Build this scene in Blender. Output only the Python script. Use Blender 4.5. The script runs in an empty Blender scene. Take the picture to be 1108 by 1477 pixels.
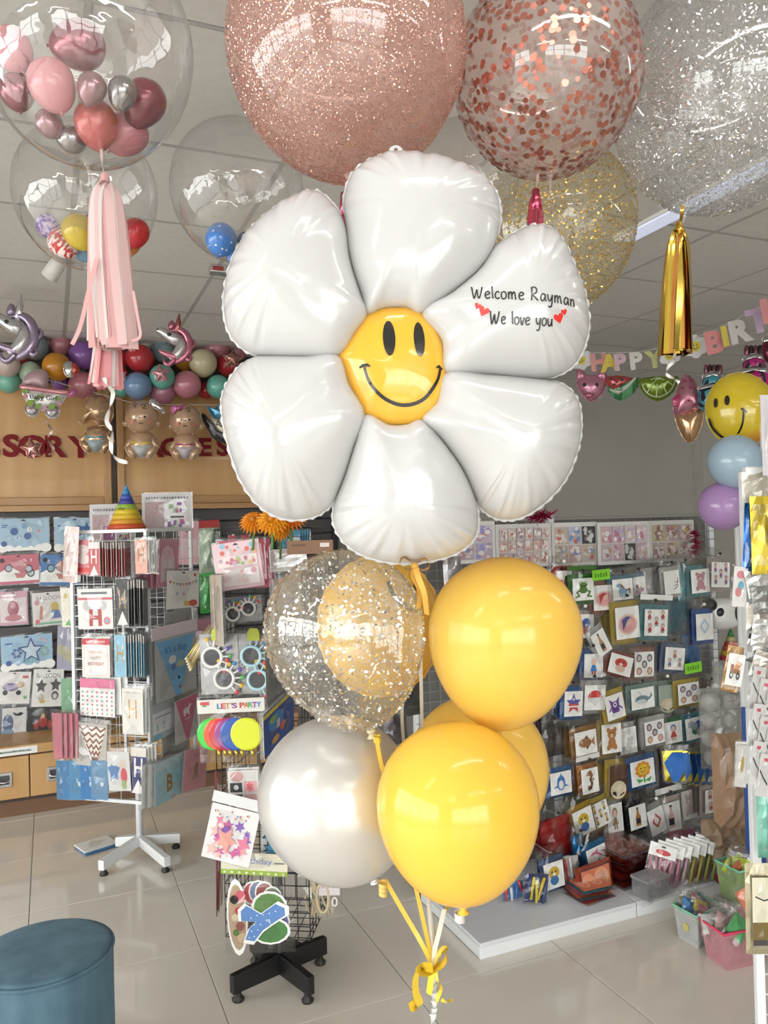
import bpy, math, random
from mathutils import Vector, Matrix
random.seed(11)
sc = bpy.context.scene
col = sc.collection
V = Vector
PI = math.pi
R_ = math.radians

# ------------------------------------------------------------------ camera
F_PX = 1140.0
EYE = V((0, 0, 1.55))
YAW, PITCH, ROLL = R_(23.0), R_(1.08), R_(1.6)
FWD = V((math.sin(YAW) * math.cos(PITCH), math.cos(YAW) * math.cos(PITCH), math.sin(PITCH)))
_rt = V((math.cos(YAW), -math.sin(YAW), 0))
_up = _rt.cross(FWD)
CR = _rt * math.cos(ROLL) - _up * math.sin(ROLL)
CU = _up * math.cos(ROLL) + _rt * math.sin(ROLL)
cam = bpy.data.cameras.new('camera')
cam.sensor_fit = 'HORIZONTAL'
cam.sensor_width = 36.0
cam.lens = F_PX * 36.0 / 1108.0
cam.clip_start = 0.05
camo = bpy.data.objects.new('camera', cam)
col.objects.link(camo)
camo.matrix_world = Matrix(((CR.x, CU.x, -FWD.x, EYE.x), (CR.y, CU.y, -FWD.y, EYE.y), (CR.z, CU.z, -FWD.z, EYE.z), (0, 0, 0, 1)))
sc.camera = camo

# ------------------------------------------------------------------ world, light, exposure
w = bpy.data.worlds.new('daylight')
sc.world = w
w.use_nodes = True
bg = w.node_tree.nodes['Background']
bg.inputs[0].default_value = (1.0, 0.985, 0.985, 1)
bg.inputs[1].default_value = 7.6
sc.view_settings.view_transform = 'Standard'
sc.view_settings.look = 'None'
sc.view_settings.exposure = 0.10
sc.view_settings.gamma = 1.0
sc.view_settings.use_curve_mapping = False
try:
    sc.cycles.transparent_max_bounces = 40
    sc.cycles.max_bounces = 10
except Exception:
    pass

# room extents
U0, U1, V0, V1, CH = -4.0, 5.9, -4.6, 5.27, 2.70


def portal(name, p, sx, sy, rot):
    l = bpy.data.lights.new(name, 'AREA')
    l.shape = 'RECTANGLE'
    l.size, l.size_y = sx, sy
    l.energy = 1
    l.cycles.is_portal = True
    o = bpy.data.objects.new(name, l)
    col.objects.link(o)
    o.location = p
    o.rotation_euler = rot


portal('daylight_portal_rear', (-0.75, V0 + 0.02, 1.4), 5.5, 2.4, (R_(90), 0, 0))
portal('daylight_portal_side', (U0 + 0.02, 0.8, 1.4), 6.4, 2.4, (R_(90), 0, R_(-90)))


# ------------------------------------------------------------------ ray helpers (photo pixel -> place in the room)
def ray(px, py):
    return FWD + CR * ((px - 554) / F_PX) - CU * ((py - 738.5) / F_PX)


def at(px, py, Z):
    return EYE + ray(px, py) * Z


def on_plane(px, py, p, n):
    d = ray(px, py)
    return EYE + d * ((V(p) - EYE).dot(n) / d.dot(n))


def on_v(px, py, v):
    return on_plane(px, py, V((0, v, 0)), V((0, 1, 0)))


def on_z(px, py, z):
    return on_plane(px, py, V((0, 0, z)), V((0, 0, 1)))


UP = V((0, 0, 1))


def frame(p, n, tilt=0.0):
    """matrix: local x right, y up, z out along n (seen from the n side)"""
    n = V(n).normalized()
    x = UP.cross(n).normalized()
    y = n.cross(x)
    M = Matrix(((x.x, y.x, n.x, p[0]), (x.y, y.y, n.y, p[1]), (x.z, y.z, n.z, p[2]), (0, 0, 0, 1)))
    return M @ Matrix.Rotation(tilt, 4, 'Z')


class PF:
    """upright plane through a point; traces photo pixels into its own 2-D metres"""
    def __init__(s, p, n):
        s.p = V(p)
        s.n = V(n).normalized()
        s.M = frame(p, n)
        s.Mi = s.M.inverted()

    def loc(s, px, py):
        q = s.Mi @ on_plane(px, py, s.p, s.n)
        return (q.x, q.y)

    def pts(s, l):
        return [s.loc(a[0], a[1]) for a in l]


TOCAM = V((-math.sin(YAW), -math.cos(YAW), 0))


def face_cam(p):
    d = EYE - V(p)
    d.z = 0
    return d.normalized()


# ------------------------------------------------------------------ materials
MC = {}


def principled(name):
    m = bpy.data.materials.new(name)
    m.use_nodes = True
    return m, m.node_tree, m.node_tree.nodes['Principled BSDF']


def mat(c, rough=.5, metal=0., coat=0., spec=.5, trl=0., bump=0., bscale=40., sub=0.):
    k = ('p', tuple(round(x, 3) for x in c), rough, metal, coat, spec, trl, bump, bscale, sub)
    if k in MC:
        return MC[k]
    m, nt, b = principled('surface')
    b.inputs['Base Color'].default_value = (*c, 1)
    b.inputs['Roughness'].default_value = rough
    b.inputs['Metallic'].default_value = metal
    b.inputs['Coat Weight'].default_value = coat
    b.inputs['Coat Roughness'].default_value = .06
    b.inputs['Specular IOR Level'].default_value = spec
    if sub:
        b.inputs['Subsurface Weight'].default_value = sub
        b.inputs['Subsurface Radius'].default_value = (.05, .03, .015)
    if bump:
        n = nt.nodes.new('ShaderNodeTexNoise')
        n.inputs['Scale'].default_value = bscale
        tc = nt.nodes.new('ShaderNodeTexCoord')
        bp = nt.nodes.new('ShaderNodeBump')
        bp.inputs['Strength'].default_value = bump
        bp.inputs['Distance'].default_value = .01
        nt.links.new(tc.outputs['Object'], n.inputs['Vector'])
        nt.links.new(n.outputs['Fac'], bp.inputs['Height'])
        nt.links.new(bp.outputs['Normal'], b.inputs['Normal'])
    if trl:
        t = nt.nodes.new('ShaderNodeBsdfTranslucent')
        t.inputs[0].default_value = (*c, 1)
        mx = nt.nodes.new('ShaderNodeMixShader')
        mx.inputs[0].default_value = trl
        out = nt.nodes['Material Output']
        nt.links.new(b.outputs[0], mx.inputs[1])
        nt.links.new(t.outputs[0], mx.inputs[2])
        nt.links.new(mx.outputs[0], out.inputs[0])
    MC[k] = m
    return m


def srgb(r, g, b):
    f = lambda x: ((x / 255 + .055) / 1.055) ** 2.4 if x > 10 else x / 255 / 12.92
    return (f(r), f(g), f(b))


def film(tint=(1, 1, 1), base=.05, edge=.55, rough=.03, haze=0., hazecol=(1, 1, 1), bump=0., bscale=30.):
    """thin clear plastic: see-through, glossy, brighter towards grazing angles"""
    k = ('f', tint, base, edge, rough, haze, hazecol, bump, bscale)
    if k in MC:
        return MC[k]
    m = bpy.data.materials.new('clear_film')
    m.use_nodes = True
    nt = m.node_tree
    nt.nodes.remove(nt.nodes['Principled BSDF'])
    out = nt.nodes['Material Output']
    tr = nt.nodes.new('ShaderNodeBsdfTransparent')
    tr.inputs[0].default_value = (*tint, 1)
    gl = nt.nodes.new('ShaderNodeBsdfGlossy')
    gl.inputs['Roughness'].default_value = rough
    lw = nt.nodes.new('ShaderNodeLayerWeight')
    lw.inputs[0].default_value = .5
    mr = nt.nodes.new('ShaderNodeMapRange')
    mr.inputs['To Min'].default_value = base
    mr.inputs['To Max'].default_value = edge
    pw = nt.nodes.new('ShaderNodeMath')
    pw.operation = 'POWER'
    pw.inputs[1].default_value = 3.
    nt.links.new(lw.outputs['Facing'], pw.inputs[0])
    nt.links.new(pw.outputs[0], mr.inputs['Value'])
    mx = nt.nodes.new('ShaderNodeMixShader')
    nt.links.new(mr.outputs[0], mx.inputs[0])
    src = tr
    if haze:
        df = nt.nodes.new('ShaderNodeBsdfDiffuse')
        df.inputs[0].default_value = (*hazecol, 1)
        tl = nt.nodes.new('ShaderNodeBsdfTranslucent')
        tl.inputs[0].default_value = (*hazecol, 1)
        ad = nt.nodes.new('ShaderNodeMixShader')
        ad.inputs[0].default_value = .4
        nt.links.new(df.outputs[0], ad.inputs[1])
        nt.links.new(tl.outputs[0], ad.inputs[2])
        m2 = nt.nodes.new('ShaderNodeMixShader')
        m2.inputs[0].default_value = haze
        nt.links.new(tr.outputs[0], m2.inputs[1])
        nt.links.new(ad.outputs[0], m2.inputs[2])
        src = m2
    nt.links.new(src.outputs[0], mx.inputs[1])
    nt.links.new(gl.outputs[0], mx.inputs[2])
    if bump:
        n = nt.nodes.new('ShaderNodeTexNoise')
        n.inputs['Scale'].default_value = bscale
        tc = nt.nodes.new('ShaderNodeTexCoord')
        bp = nt.nodes.new('ShaderNodeBump')
        bp.inputs['Strength'].default_value = bump
        bp.inputs['Distance'].default_value = .02
        nt.links.new(tc.outputs['Object'], n.inputs['Vector'])
        nt.links.new(n.outputs['Fac'], bp.inputs['Height'])
        for q in (gl, lw):
            nt.links.new(bp.outputs['Normal'], q.inputs['Normal'])
    nt.links.new(mx.outputs[0], out.inputs[0])
    MC[k] = m
    return m


def noise_mat(c1, c2, scale=(4, 4, 4), rough=.5, detail=4, coat=0., rvar=0., bump=0., spec=.5, sharp=(.35, .65), coords='Object'):
    m, nt, b = principled('surface_varied')
    tc = nt.nodes.new('ShaderNodeTexCoord')
    mp = nt.nodes.new('ShaderNodeMapping')
    mp.inputs['Scale'].default_value = scale
    n = nt.nodes.new('ShaderNodeTexNoise')
    n.inputs['Scale'].default_value = 1
    n.inputs['Detail'].default_value = detail
    r = nt.nodes.new('ShaderNodeValToRGB')
    r.color_ramp.elements[0].position, r.color_ramp.elements[1].position = sharp
    r.color_ramp.elements[0].color = (*c1, 1)
    r.color_ramp.elements[1].color = (*c2, 1)
    if coords == 'World':
        g = nt.nodes.new('ShaderNodeNewGeometry')
        nt.links.new(g.outputs['Position'], mp.inputs['Vector'])
    else:
        nt.links.new(tc.outputs['Object'], mp.inputs['Vector'])
    nt.links.new(mp.outputs[0], n.inputs['Vector'])
    nt.links.new(n.outputs['Fac'], r.inputs[0])
    nt.links.new(r.outputs[0], b.inputs['Base Color'])
    b.inputs['Roughness'].default_value = rough
    b.inputs['Coat Weight'].default_value = coat
    b.inputs['Specular IOR Level'].default_value = spec
    if bump:
        bp = nt.nodes.new('ShaderNodeBump')
        bp.inputs['Strength'].default_value = bump
        bp.inputs['Distance'].default_value = .005
        nt.links.new(n.outputs['Fac'], bp.inputs['Height'])
        nt.links.new(bp.outputs['Normal'], b.inputs['Normal'])
    return m


def emit(c, s):
    k = ('e', c, s)
    if k not in MC:
        m, nt, b = principled('lamp_glow')
        b.inputs['Base Color'].default_value = (*c, 1)
        b.inputs['Emission Color'].default_value = (*c, 1)
        b.inputs['Emission Strength'].default_value = s
        MC[k] = m
    return MC[k]


def foil(c, rough=.18, metal=.85, bump=0.):
    return mat(c, rough, metal, .3, .5, 0, bump, 25.)


PRINT, _nt, _b = principled('printed_ink')
_a = _nt.nodes.new('ShaderNodeAttribute')
_a.attribute_name = 'Col'
_nt.links.new(_a.outputs['Color'], _b.inputs['Base Color'])
_b.inputs['Roughness'].default_value = .4
WHITE = mat((.8, .8, .78), .45)
CARD = mat((.86, .86, .84), .5)
BLACK = mat((.012, .012, .013), .35)
BLACKM = mat((.02, .02, .022), .3, .2)
WHITEM = mat((.80, .82, .84), .3, 0, .3)
CHROME = mat((.75, .75, .76), .15, 1.)
SLEEVE = film((.97, .97, .97), .06, .5, .09)
CLEAR = film((.985, .985, .985), .035, .5, .015)

# ------------------------------------------------------------------ mesh builder
class MB:
    def __init__(s):
        s.v, s.f, s.c = [], [], []

    def add(s, vs, fs, c=None):
        o = len(s.v)
        s.v += [tuple(q) for q in vs]
        s.f += [tuple(i + o for i in f) for f in fs]
        s.c += [c] * len(fs)
        return s

    def box(s, x0, y0, z0, x1, y1, z1, M=None, c=None):
        vs = [V((x, y, z)) for z in (z0, z1) for y in (y0, y1) for x in (x0, x1)]
        if M is not None:
            vs = [M @ q for q in vs]
        return s.add(vs, [(0, 2, 3, 1), (4, 5, 7, 6), (0, 1, 5, 4), (2, 6, 7, 3), (0, 4, 6, 2), (1, 3, 7, 5)], c)

    def tube(s, path, r, n=6, cap=True):
        path = [V(p) for p in path]
        rs = r if isinstance(r, (list, tuple)) else [r] * len(path)
        rings = []
        t0 = (path[1] - path[0]).normalized()
        a = t0.orthogonal().normalized()
        for i, p in enumerate(path):
            t = (path[min(i + 1, len(path) - 1)] - path[max(i - 1, 0)]).normalized()
            a = (a - t * a.dot(t))
            a = a.normalized() if a.length > 1e-6 else t.orthogonal().normalized()
            b = t.cross(a)
            rings.append([p + (a * math.cos(2 * PI * k / n) + b * math.sin(2 * PI * k / n)) * rs[i] for k in range(n)])
        vs = [q for rg in rings for q in rg]
        fs = [(i * n + k, i * n + (k + 1) % n, (i + 1) * n + (k + 1) % n, (i + 1) * n + k) for i in range(len(path) - 1) for k in range(n)]
        if cap:
            fs += [tuple(range(n - 1, -1, -1)), tuple(range((len(path) - 1) * n, len(path) * n))]
        return s.add(vs, fs)

    def lathe(s, prof, n=24, M=None):
        vs = []
        for r, z in prof:
            for k in range(n):
                q = V((r * math.cos(2 * PI * k / n), r * math.sin(2 * PI * k / n), z))
                vs.append(M @ q if M is not None else q)
        m = len(prof)
        fs = [(i * n + k, (i + 1) * n + k, (i + 1) * n + (k + 1) % n, i * n + (k + 1) % n) for i in range(m - 1) for k in range(n)]
        if prof[0][0] > 1e-6:
            fs.append(tuple(range(n)))
        if prof[-1][0] > 1e-6:
            fs.append(tuple(range(m * n - 1, (m - 1) * n - 1, -1)))
        return s.add(vs, fs)

    def prism(s, poly, z0, z1, M=None, c=None):
        n = len(poly)
        vs = [V((x, y, z0)) for x, y in poly] + [V((x, y, z1)) for x, y in poly]
        if M is not None:
            vs = [M @ q for q in vs]
        fs = [tuple(range(n - 1, -1, -1)), tuple(range(n, 2 * n))] + [(i, (i + 1) % n, n + (i + 1) % n, n + i) for i in range(n)]
        return s.add(vs, fs, c)

    def strip(s, path, wid, th=.0006):
        """ribbon: list of (point, width direction*halfwidth); thin solid"""
        vs, fs = [], []
        n = len(path)
        for i in range(n):
            p, wv = V(path[i][0]), V(path[i][1])
            a = V(path[max(i - 1, 0)][0])
            b = V(path[min(i + 1, n - 1)][0])
            nn = (b - a).cross(wv)
            nn = nn.normalized() * th if nn.length > 1e-9 else V((0, 0, th))
            vs += [p - wv + nn, p + wv + nn, p + wv - nn, p - wv - nn]
        for i in range(n - 1):
            for k in (0, 2):     # two broad sides, kept apart so they shade flat across
                fs.append((i * 4 + k, i * 4 + k + 1, i * 4 + 5 + k, i * 4 + 4 + k))
        return s.add(vs, fs)

    def mesh(s, name, m, smooth=False):
        me = bpy.data.meshes.new(name)
        me.from_pydata(s.v, [], s.f)
        if m is not None:
            me.materials.append(m)
        if smooth:
            me.polygons.foreach_set('use_smooth', [True] * len(me.polygons))
        if any(q is not None for q in s.c):
            ca = me.color_attributes.new('Col', 'FLOAT_COLOR', 'CORNER')
            d = []
            for p, q in zip(me.polygons, s.c):
                d += [*(q or (1, 1, 1)), 1.0] * len(p.vertices)
            ca.data.foreach_set('color', d)
        me.update()
        return me

    def build(s, name, m, parent=None, M=None, smooth=False):
        return obj(name, s.mesh(name, m, smooth), parent, M)


def obj(name, me, parent=None, M=None, m=None):
    o = bpy.data.objects.new(name, me)
    col.objects.link(o)
    if parent is not None:
        o.parent = parent
    if M is not None:
        o.matrix_basis = M
    if m is not None and o.material_slots:
        o.material_slots[0].link = 'OBJECT'
        o.material_slots[0].material = m
    return o


def tag(o, label=None, cat=None, group=None, kind=None):
    if label: o['label'] = label
    if cat: o['category'] = cat
    if group: o['group'] = group
    if kind: o['kind'] = kind
    return o


def thing(name, label, cat, M=None, group=None):
    o = bpy.data.objects.new(name, None)
    o.empty_display_size = .05
    col.objects.link(o)
    if M is not None:
        o.matrix_basis = M if isinstance(M, Matrix) else Matrix.Translation(M)
    return tag(o, label, cat, group)


def bevel(o, w=.004, seg=2):
    b = o.modifiers.new('bevel', 'BEVEL')
    b.width = w
    b.segments = seg
    b.limit_method = 'ANGLE'
    return o


T = Matrix.Translation


def S3(x, y, z):
    return Matrix.Diagonal((x, y, z, 1))


# ------------------------------------------------------------------ lettering
TXC = {}


def text_mesh(t, bold=0.):
    k = (t, bold)
    if k in TXC:
        return TXC[k]
    cu = bpy.data.curves.new('lettering', 'FONT')
    cu.body = t
    cu.size = 1
    cu.offset = bold
    cu.resolution_u = 3
    cu.align_x = 'CENTER'
    o = bpy.data.objects.new('lettering', cu)
    col.objects.link(o)
    dg = bpy.context.evaluated_depsgraph_get()
    me = bpy.data.meshes.new_from_object(o.evaluated_get(dg))
    vs = [tuple(q.co) for q in me.vertices]
    fs = [tuple(p.vertices) for p in me.polygons]
    bpy.data.objects.remove(o)
    bpy.data.curves.remove(cu)
    bpy.data.meshes.remove(me)
    x0, x1 = min(q[0] for q in vs), max(q[0] for q in vs)
    y0, y1 = min(q[1] for q in vs), max(q[1] for q in vs)
    cx, cy, h = (x0 + x1) / 2, (y0 + y1) / 2, y1 - y0
    vs = [((q[0] - cx) / h, (q[1] - cy) / h) for q in vs]
    TXC[k] = (vs, fs, (x1 - x0) / h)
    return TXC[k]


class Art:
    """flat print: layered coloured polygons in card units (-.5 .. .5)"""
    def __init__(s):
        s.v, s.f, s.c, s.k = [], [], [], 0

    def poly(s, pts, c):
        s.k += 1
        o = len(s.v)
        s.v += [(x, y, s.k) for x, y in pts]
        s.f.append(tuple(range(o, o + len(pts))))
        s.c.append(c)
        return s

    def rect(s, x0, y0, x1, y1, c):
        return s.poly([(x0, y0), (x1, y0), (x1, y1), (x0, y1)], c)

    def circ(s, x, y, rx, c, ry=None, n=14, rot=0.):
        ry = rx if ry is None else ry
        ca, sa = math.cos(rot), math.sin(rot)
        return s.poly([(x + rx * math.cos(2 * PI * i / n) * ca - ry * math.sin(2 * PI * i / n) * sa, y + rx * math.cos(2 * PI * i / n) * sa + ry * math.sin(2 * PI * i / n) * ca) for i in range(n)], c)

    def star(s, x, y, r, c, n=5, inn=.45, rot=0., ay=1.):
        return s.poly([(x + r * (1 if i % 2 == 0 else inn) * math.sin(rot + PI * i / n), y + ay * r * (1 if i % 2 == 0 else inn) * math.cos(rot + PI * i / n)) for i in range(2 * n)], c)

    def line(s, pts, wd, c):
        for a, b in zip(pts[:-1], pts[1:]):
            d = V((b[0] - a[0], b[1] - a[1]))
            if d.length < 1e-6:
                continue
            d.normalize()
            nx, ny = -d.y * wd / 2, d.x * wd / 2
            e = d * wd * .3
            s.poly([(a[0] - nx - e.x, a[1] - ny - e.y), (b[0] - nx + e.x, b[1] - ny + e.y), (b[0] + nx + e.x, b[1] + ny + e.y), (a[0] + nx - e.x, a[1] + ny - e.y)], c)
            s.k -= 1
        s.k += 1
        return s

    def text(s, t, x, y, h, c, bold=.0, maxw=None, asp=1., rot=0.):
        vs, fs, wd = text_mesh(t, bold)
        sx = h / asp
        if maxw and wd * abs(sx) > maxw:
            sx = math.copysign(maxw / wd, sx)
        s.k += 1
        o = len(s.v)
        ca, sa = math.cos(rot), math.sin(rot)
        s.v += [(x + q[0] * sx * ca - q[1] * h * sa, y + q[0] * sx * sa + q[1] * h * ca, s.k) for q in vs]
        s.f += [tuple(i + o for i in f) for f in fs]
        s.c += [c] * len(fs)
        return s

    def build(s, name, parent, wd, ht, z=.0, M=None, dz=.00012):
        b = MB()
        b.v = [(x * wd, y * ht, z + k * dz) for x, y, k in s.v]
        b.f = s.f
        b.c = s.c
        return b.build(name, PRINT, parent, M)


def catmull(P, n, closed=True):
    out = []
    m = len(P)
    segs = m if closed else m - 1
    for j in range(n):
        u = j * segs / n if closed else j * segs / (n - 1)
        i = min(int(u), segs - 1)
        t = u - i
        g = (lambda k: P[k % m]) if closed else (lambda k: P[max(0, min(m - 1, k))])
        a, b, c, d = g(i - 1), g(i), g(i + 1), g(i + 2)
        out.append(tuple(.5 * (2 * b[q] + (c[q] - a[q]) * t + (2 * a[q] - 5 * b[q] + 4 * c[q] - d[q]) * t * t + (3 * b[q] - a[q] - 3 * c[q] + d[q]) * t ** 3) for q in range(len(b))))
    return out


def inflate(outline, H, cen=None, n=64, rings=9, fin=.0, wr=0., pw=.7, smooth_pts=True, back=1., seed=1):
    """pillow of foil over an outline (x, y[, edge height]); front bulge H, seam fin, puckers wr"""
    P = [tuple(q) if len(q) == 3 else (q[0], q[1], 0.) for q in outline]
    if smooth_pts:
        P = catmull(P, n)
    n = len(P)
    if cen is None:
        cen = (sum(q[0] for q in P) / n, sum(q[1] for q in P) / n)
    rnd = random.Random(seed)
    ph = [rnd.uniform(0, 6.28) for _ in range(4)]
    b = MB()
    def ring(t, sgn):
        o = []
        for i, q in enumerate(P):
            a = 2 * PI * i / n
            free = max(0., 1 - abs(q[2]) / .012)
            pk = wr * free * (math.sin(23 * a + ph[0]) * .6 + math.sin(37 * a + ph[1]) * .5 + math.sin(11 * a + ph[2]) * .4) * (t ** 5) * (1 - t) ** .6 * 3
            z = q[2] * t * t + H * max(0., 1 - t ** 2.1) ** pw + pk
            o.append((cen[0] + (q[0] - cen[0]) * t, cen[1] + (q[1] - cen[1]) * t, sgn * z))
        return o
    ts = [math.sin(PI / 2 * (k / rings)) ** .9 for k in range(1, rings + 1)]
    for sgn in (1, -back):
        vs = [(cen[0], cen[1], sgn * H)]
        for t in ts:
            vs += ring(t, sgn)
        fs = []
        for i in range(n):
            fs.append((0, 1 + i, 1 + (i + 1) % n) if sgn > 0 else (0, 1 + (i + 1) % n, 1 + i))
        for r in range(rings - 1):
            for i in range(n):
                a, c = 1 + r * n + i, 1 + r * n + (i + 1) % n
                fs.append((a, a + n, c + n, c) if sgn > 0 else (c, c + n, a + n, a))
        b.add(vs, fs)
    if fin:
        vs = []
        for k, (e, z) in enumerate(((0, .0006), (1, .0005), (1, -.0005), (0, -.0006))):
            for i, q in enumerate(P):
                d = V((q[0] - cen[0], q[1] - cen[1])).normalized()
                free = max(0., 1 - abs(q[2]) / .006)
                j = fin * free * e * (1 + .45 * math.sin(i * 2.1 + ph[3]))
                zz = z + (.0018 * free * e * math.sin(i * 1.7))
                vs.append((q[0] + d.x * j, q[1] + d.y * j, zz))
        fs = [(k * n + i, k * n + (i + 1) % n, (k + 1) * n + (i + 1) % n, (k + 1) * n + i) for k in range(3) for i in range(n)]
        b.add(vs, fs)
    return b


# ------------------------------------------------------------------ latex balloons
def latex_prof(el=.18, m=22):
    pr = [(.0001, 1.0)]
    for i in range(1, m):
        a = PI * i / m
        q = (1 - math.cos(a)) / 2
        pr.append((math.sin(a) * (1 - .05 * q), math.cos(a) * (1 + el * q * q)))
    zb = -(1 + el)
    pr += [(.05, zb + .004), (.035, zb - .03), (.03, zb - .05)]
    return pr


LAT = {}


def latex_mesh(el, hi=True):
    k = (el, hi)
    if k not in LAT:
        LAT[k] = MB().lathe(latex_prof(el, 28 if hi else 18), 40 if hi else 24).mesh('balloon_skin', WHITE, True)
    return LAT[k]


KNOT = MB().lathe([(.0001, .03), (.035, .02), (.06, -.005), (.05, -.03), (.03, -.045), (.055, -.075), (.075, -.09), (.07, -.095), (.0001, -.08)], 12).mesh('knot', WHITE, True)


def down_matrix(p, r, down=V((0, 0, -1))):
    d = V(down).normalized()
    q = V((0, 0, -1)).rotation_difference(d)
    return T(p) @ q.to_matrix().to_4x4() @ Matrix.Scale(r, 4)


def latex(name, label, cat, p, r, m, down=(0, 0, -1), el=.18, group=None, knot=True, hi=True, sx=1.):
    """balloon with body and tied knot; p is the bulb centre"""
    M = down_matrix(p, r, down) @ S3(sx, sx, 1)
    if not knot:
        return tag(obj(name, latex_mesh(el, hi), None, M, m), label, cat, group)
    t = thing(name, label, cat, M, group)
    obj('balloon_skin', latex_mesh(el, hi), t, None, m)
    obj('knot', KNOT, t, T((0, 0, -(1 + el) - .05)), m)
    return t


def flakes(name, parent, r, el, cnt, size, m, shape='quad', low=0., tilt=.25, seed=3, asp=1., inner=.985, zmax=1.):
    """loose glitter clinging to the inside of a balloon skin (unit-radius parent)"""
    rnd = random.Random(seed)
    b = MB()
    vs, fs = [], []
    k = {'quad': 4, 'hex': 6, 'disc': 10}[shape]
    n = 0
    while n < cnt:
        z = rnd.uniform(-1, zmax)
        if rnd.random() > 1 - low * (z + 1) / 2:
            continue
        a = math.acos(z)
        q = (1 - z) / 2
        rr, zz = math.sin(a) * (1 - .05 * q) * inner, z * (1 + el * q * q) * inner
        ph = rnd.uniform(0, 2 * PI)
        p = V((rr * math.cos(ph), rr * math.sin(ph), zz))
        nn = (p.normalized() + V((rnd.gauss(0, tilt), rnd.gauss(0, tilt), rnd.gauss(0, tilt)))).normalized()
        x = nn.orthogonal().normalized()
        x.rotate(Matrix.Rotation(rnd.uniform(0, 6.28), 3, nn))
        y = nn.cross(x)
        s = size / r * rnd.uniform(.7, 1.25) * .5
        o = len(vs)
        for i in range(k):
            t = 2 * PI * (i + .5) / k
            vs.append(tuple(p + x * (math.cos(t) * s) + y * (math.sin(t) * s * asp)))
        fs.append(tuple(range(o, o + k)))
        n += 1
    b.v, b.f, b.c = vs, fs, [None] * len(fs)
    o = b.build(name, m, parent)
    o['kind'] = 'stuff'
    return o

# ================================================================== SETTING
U1 = 5.25
def struct(o):
    o['kind'] = 'structure'
    return o

# floor: grout bed with laid 60 cm polished tiles
grout = mat((.22, .20, .18), .8)
tile_m = noise_mat((.70, .65, .58), (.76, .71, .64), (1.3, 1.3, 1.3), .10, 5, .25, spec=.5, coords='World')
fl = struct(MB().box(U0, V0, -.05, U1, V1, -.003).build('floor', grout))
TL = .5965
tb = .0014
tme = MB()
hs = TL / 2 - tb
tme.add([(-hs, -hs, -.01), (hs, -hs, -.01), (hs, hs, -.01), (-hs, hs, -.01), (-hs, -hs, -.0012), (hs, -hs, -.0012), (hs, hs, -.0012), (-hs, hs, -.0012),
         (-hs + .0015, -hs + .0015, 0), (hs - .0015, -hs + .0015, 0), (hs - .0015, hs - .0015, 0), (-hs + .0015, hs - .0015, 0)],
        [(0, 1, 5, 4), (1, 2, 6, 5), (2, 3, 7, 6), (3, 0, 4, 7), (4, 5, 9, 8), (5, 6, 10, 9), (6, 7, 11, 10), (7, 4, 8, 11), (8, 9, 10, 11)])
tme = tme.mesh('tile', tile_m)
i = 0
gu = .493 - 8 * TL
while gu < U1:
    gv = 3.024 - 13 * TL
    while gv < V1:
        cx, cy = gu + TL / 2, gv + TL / 2
        if U0 < cx < U1 and V0 < cy < V1:
            obj('tile', tme, fl, T((cx, cy, 0)))
        gv += TL
    gu += TL

# ceiling: mineral panels in a T-bar grid
ceil = struct(MB().box(U0, V0, CH + .012, U1, V1, CH + .06).build('ceiling', mat((.50, .49, .48), .6)))
pan_m = noise_mat((.66, .645, .625), (.70, .685, .665), (30, 30, 30), .85, 3, spec=.2)
CT = .598
hs = CT / 2 - .009
pme = MB().box(-hs, -hs, .0, hs, hs, .0115)
pme = pme.mesh('ceiling_panel', pan_m)
gu = .10 - 7 * CT
while gu < U1:
    gv = 3.575 - 14 * CT
    while gv < V1:
        cx, cy = gu + CT / 2, gv + CT / 2
        if U0 < cx < U1 and V0 < cy < V1:
            obj('ceiling_panel', pme, ceil, T((cx, cy, CH)))
        gv += CT
    gu += CT
bar_m = mat((.44, .43, .425), .6)
gu = .10 - 7 * CT
while gu < U1:
    MB().box(gu - .0085, V0, CH - .0012, gu + .0085, V1, CH + .0118).build('ceiling_grid_bar', bar_m, ceil)
    gu += CT
gv = 3.575 - 14 * CT
while gv < V1:
    if gv > V0:
        MB().box(U0, gv - .006, CH - .001, U1, gv + .006, CH + .0116).build('ceiling_grid_bar', bar_m, ceil)
    gv += CT

wall_m = noise_mat((.43, .41, .37), (.46, .44, .40), (2, 2, 2), .75, 3, spec=.25)
struct(MB().box(U0 - .1, V1, 0, U1 + .1, V1 + .1, CH + .06).build('wall_back', wall_m))
struct(MB().box(U1, V0 - .1, 0, U1 + .1, V1, CH + .06).build('wall_right', wall_m))
tr = struct(MB().box(U1 - .03, V1 - .035, 0, U1, V1, CH).box(U1 - .11, V1 - .012, 0, U1 - .095, V1, CH).build('trim_1', mat((.44, .42, .39), .6)))

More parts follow.
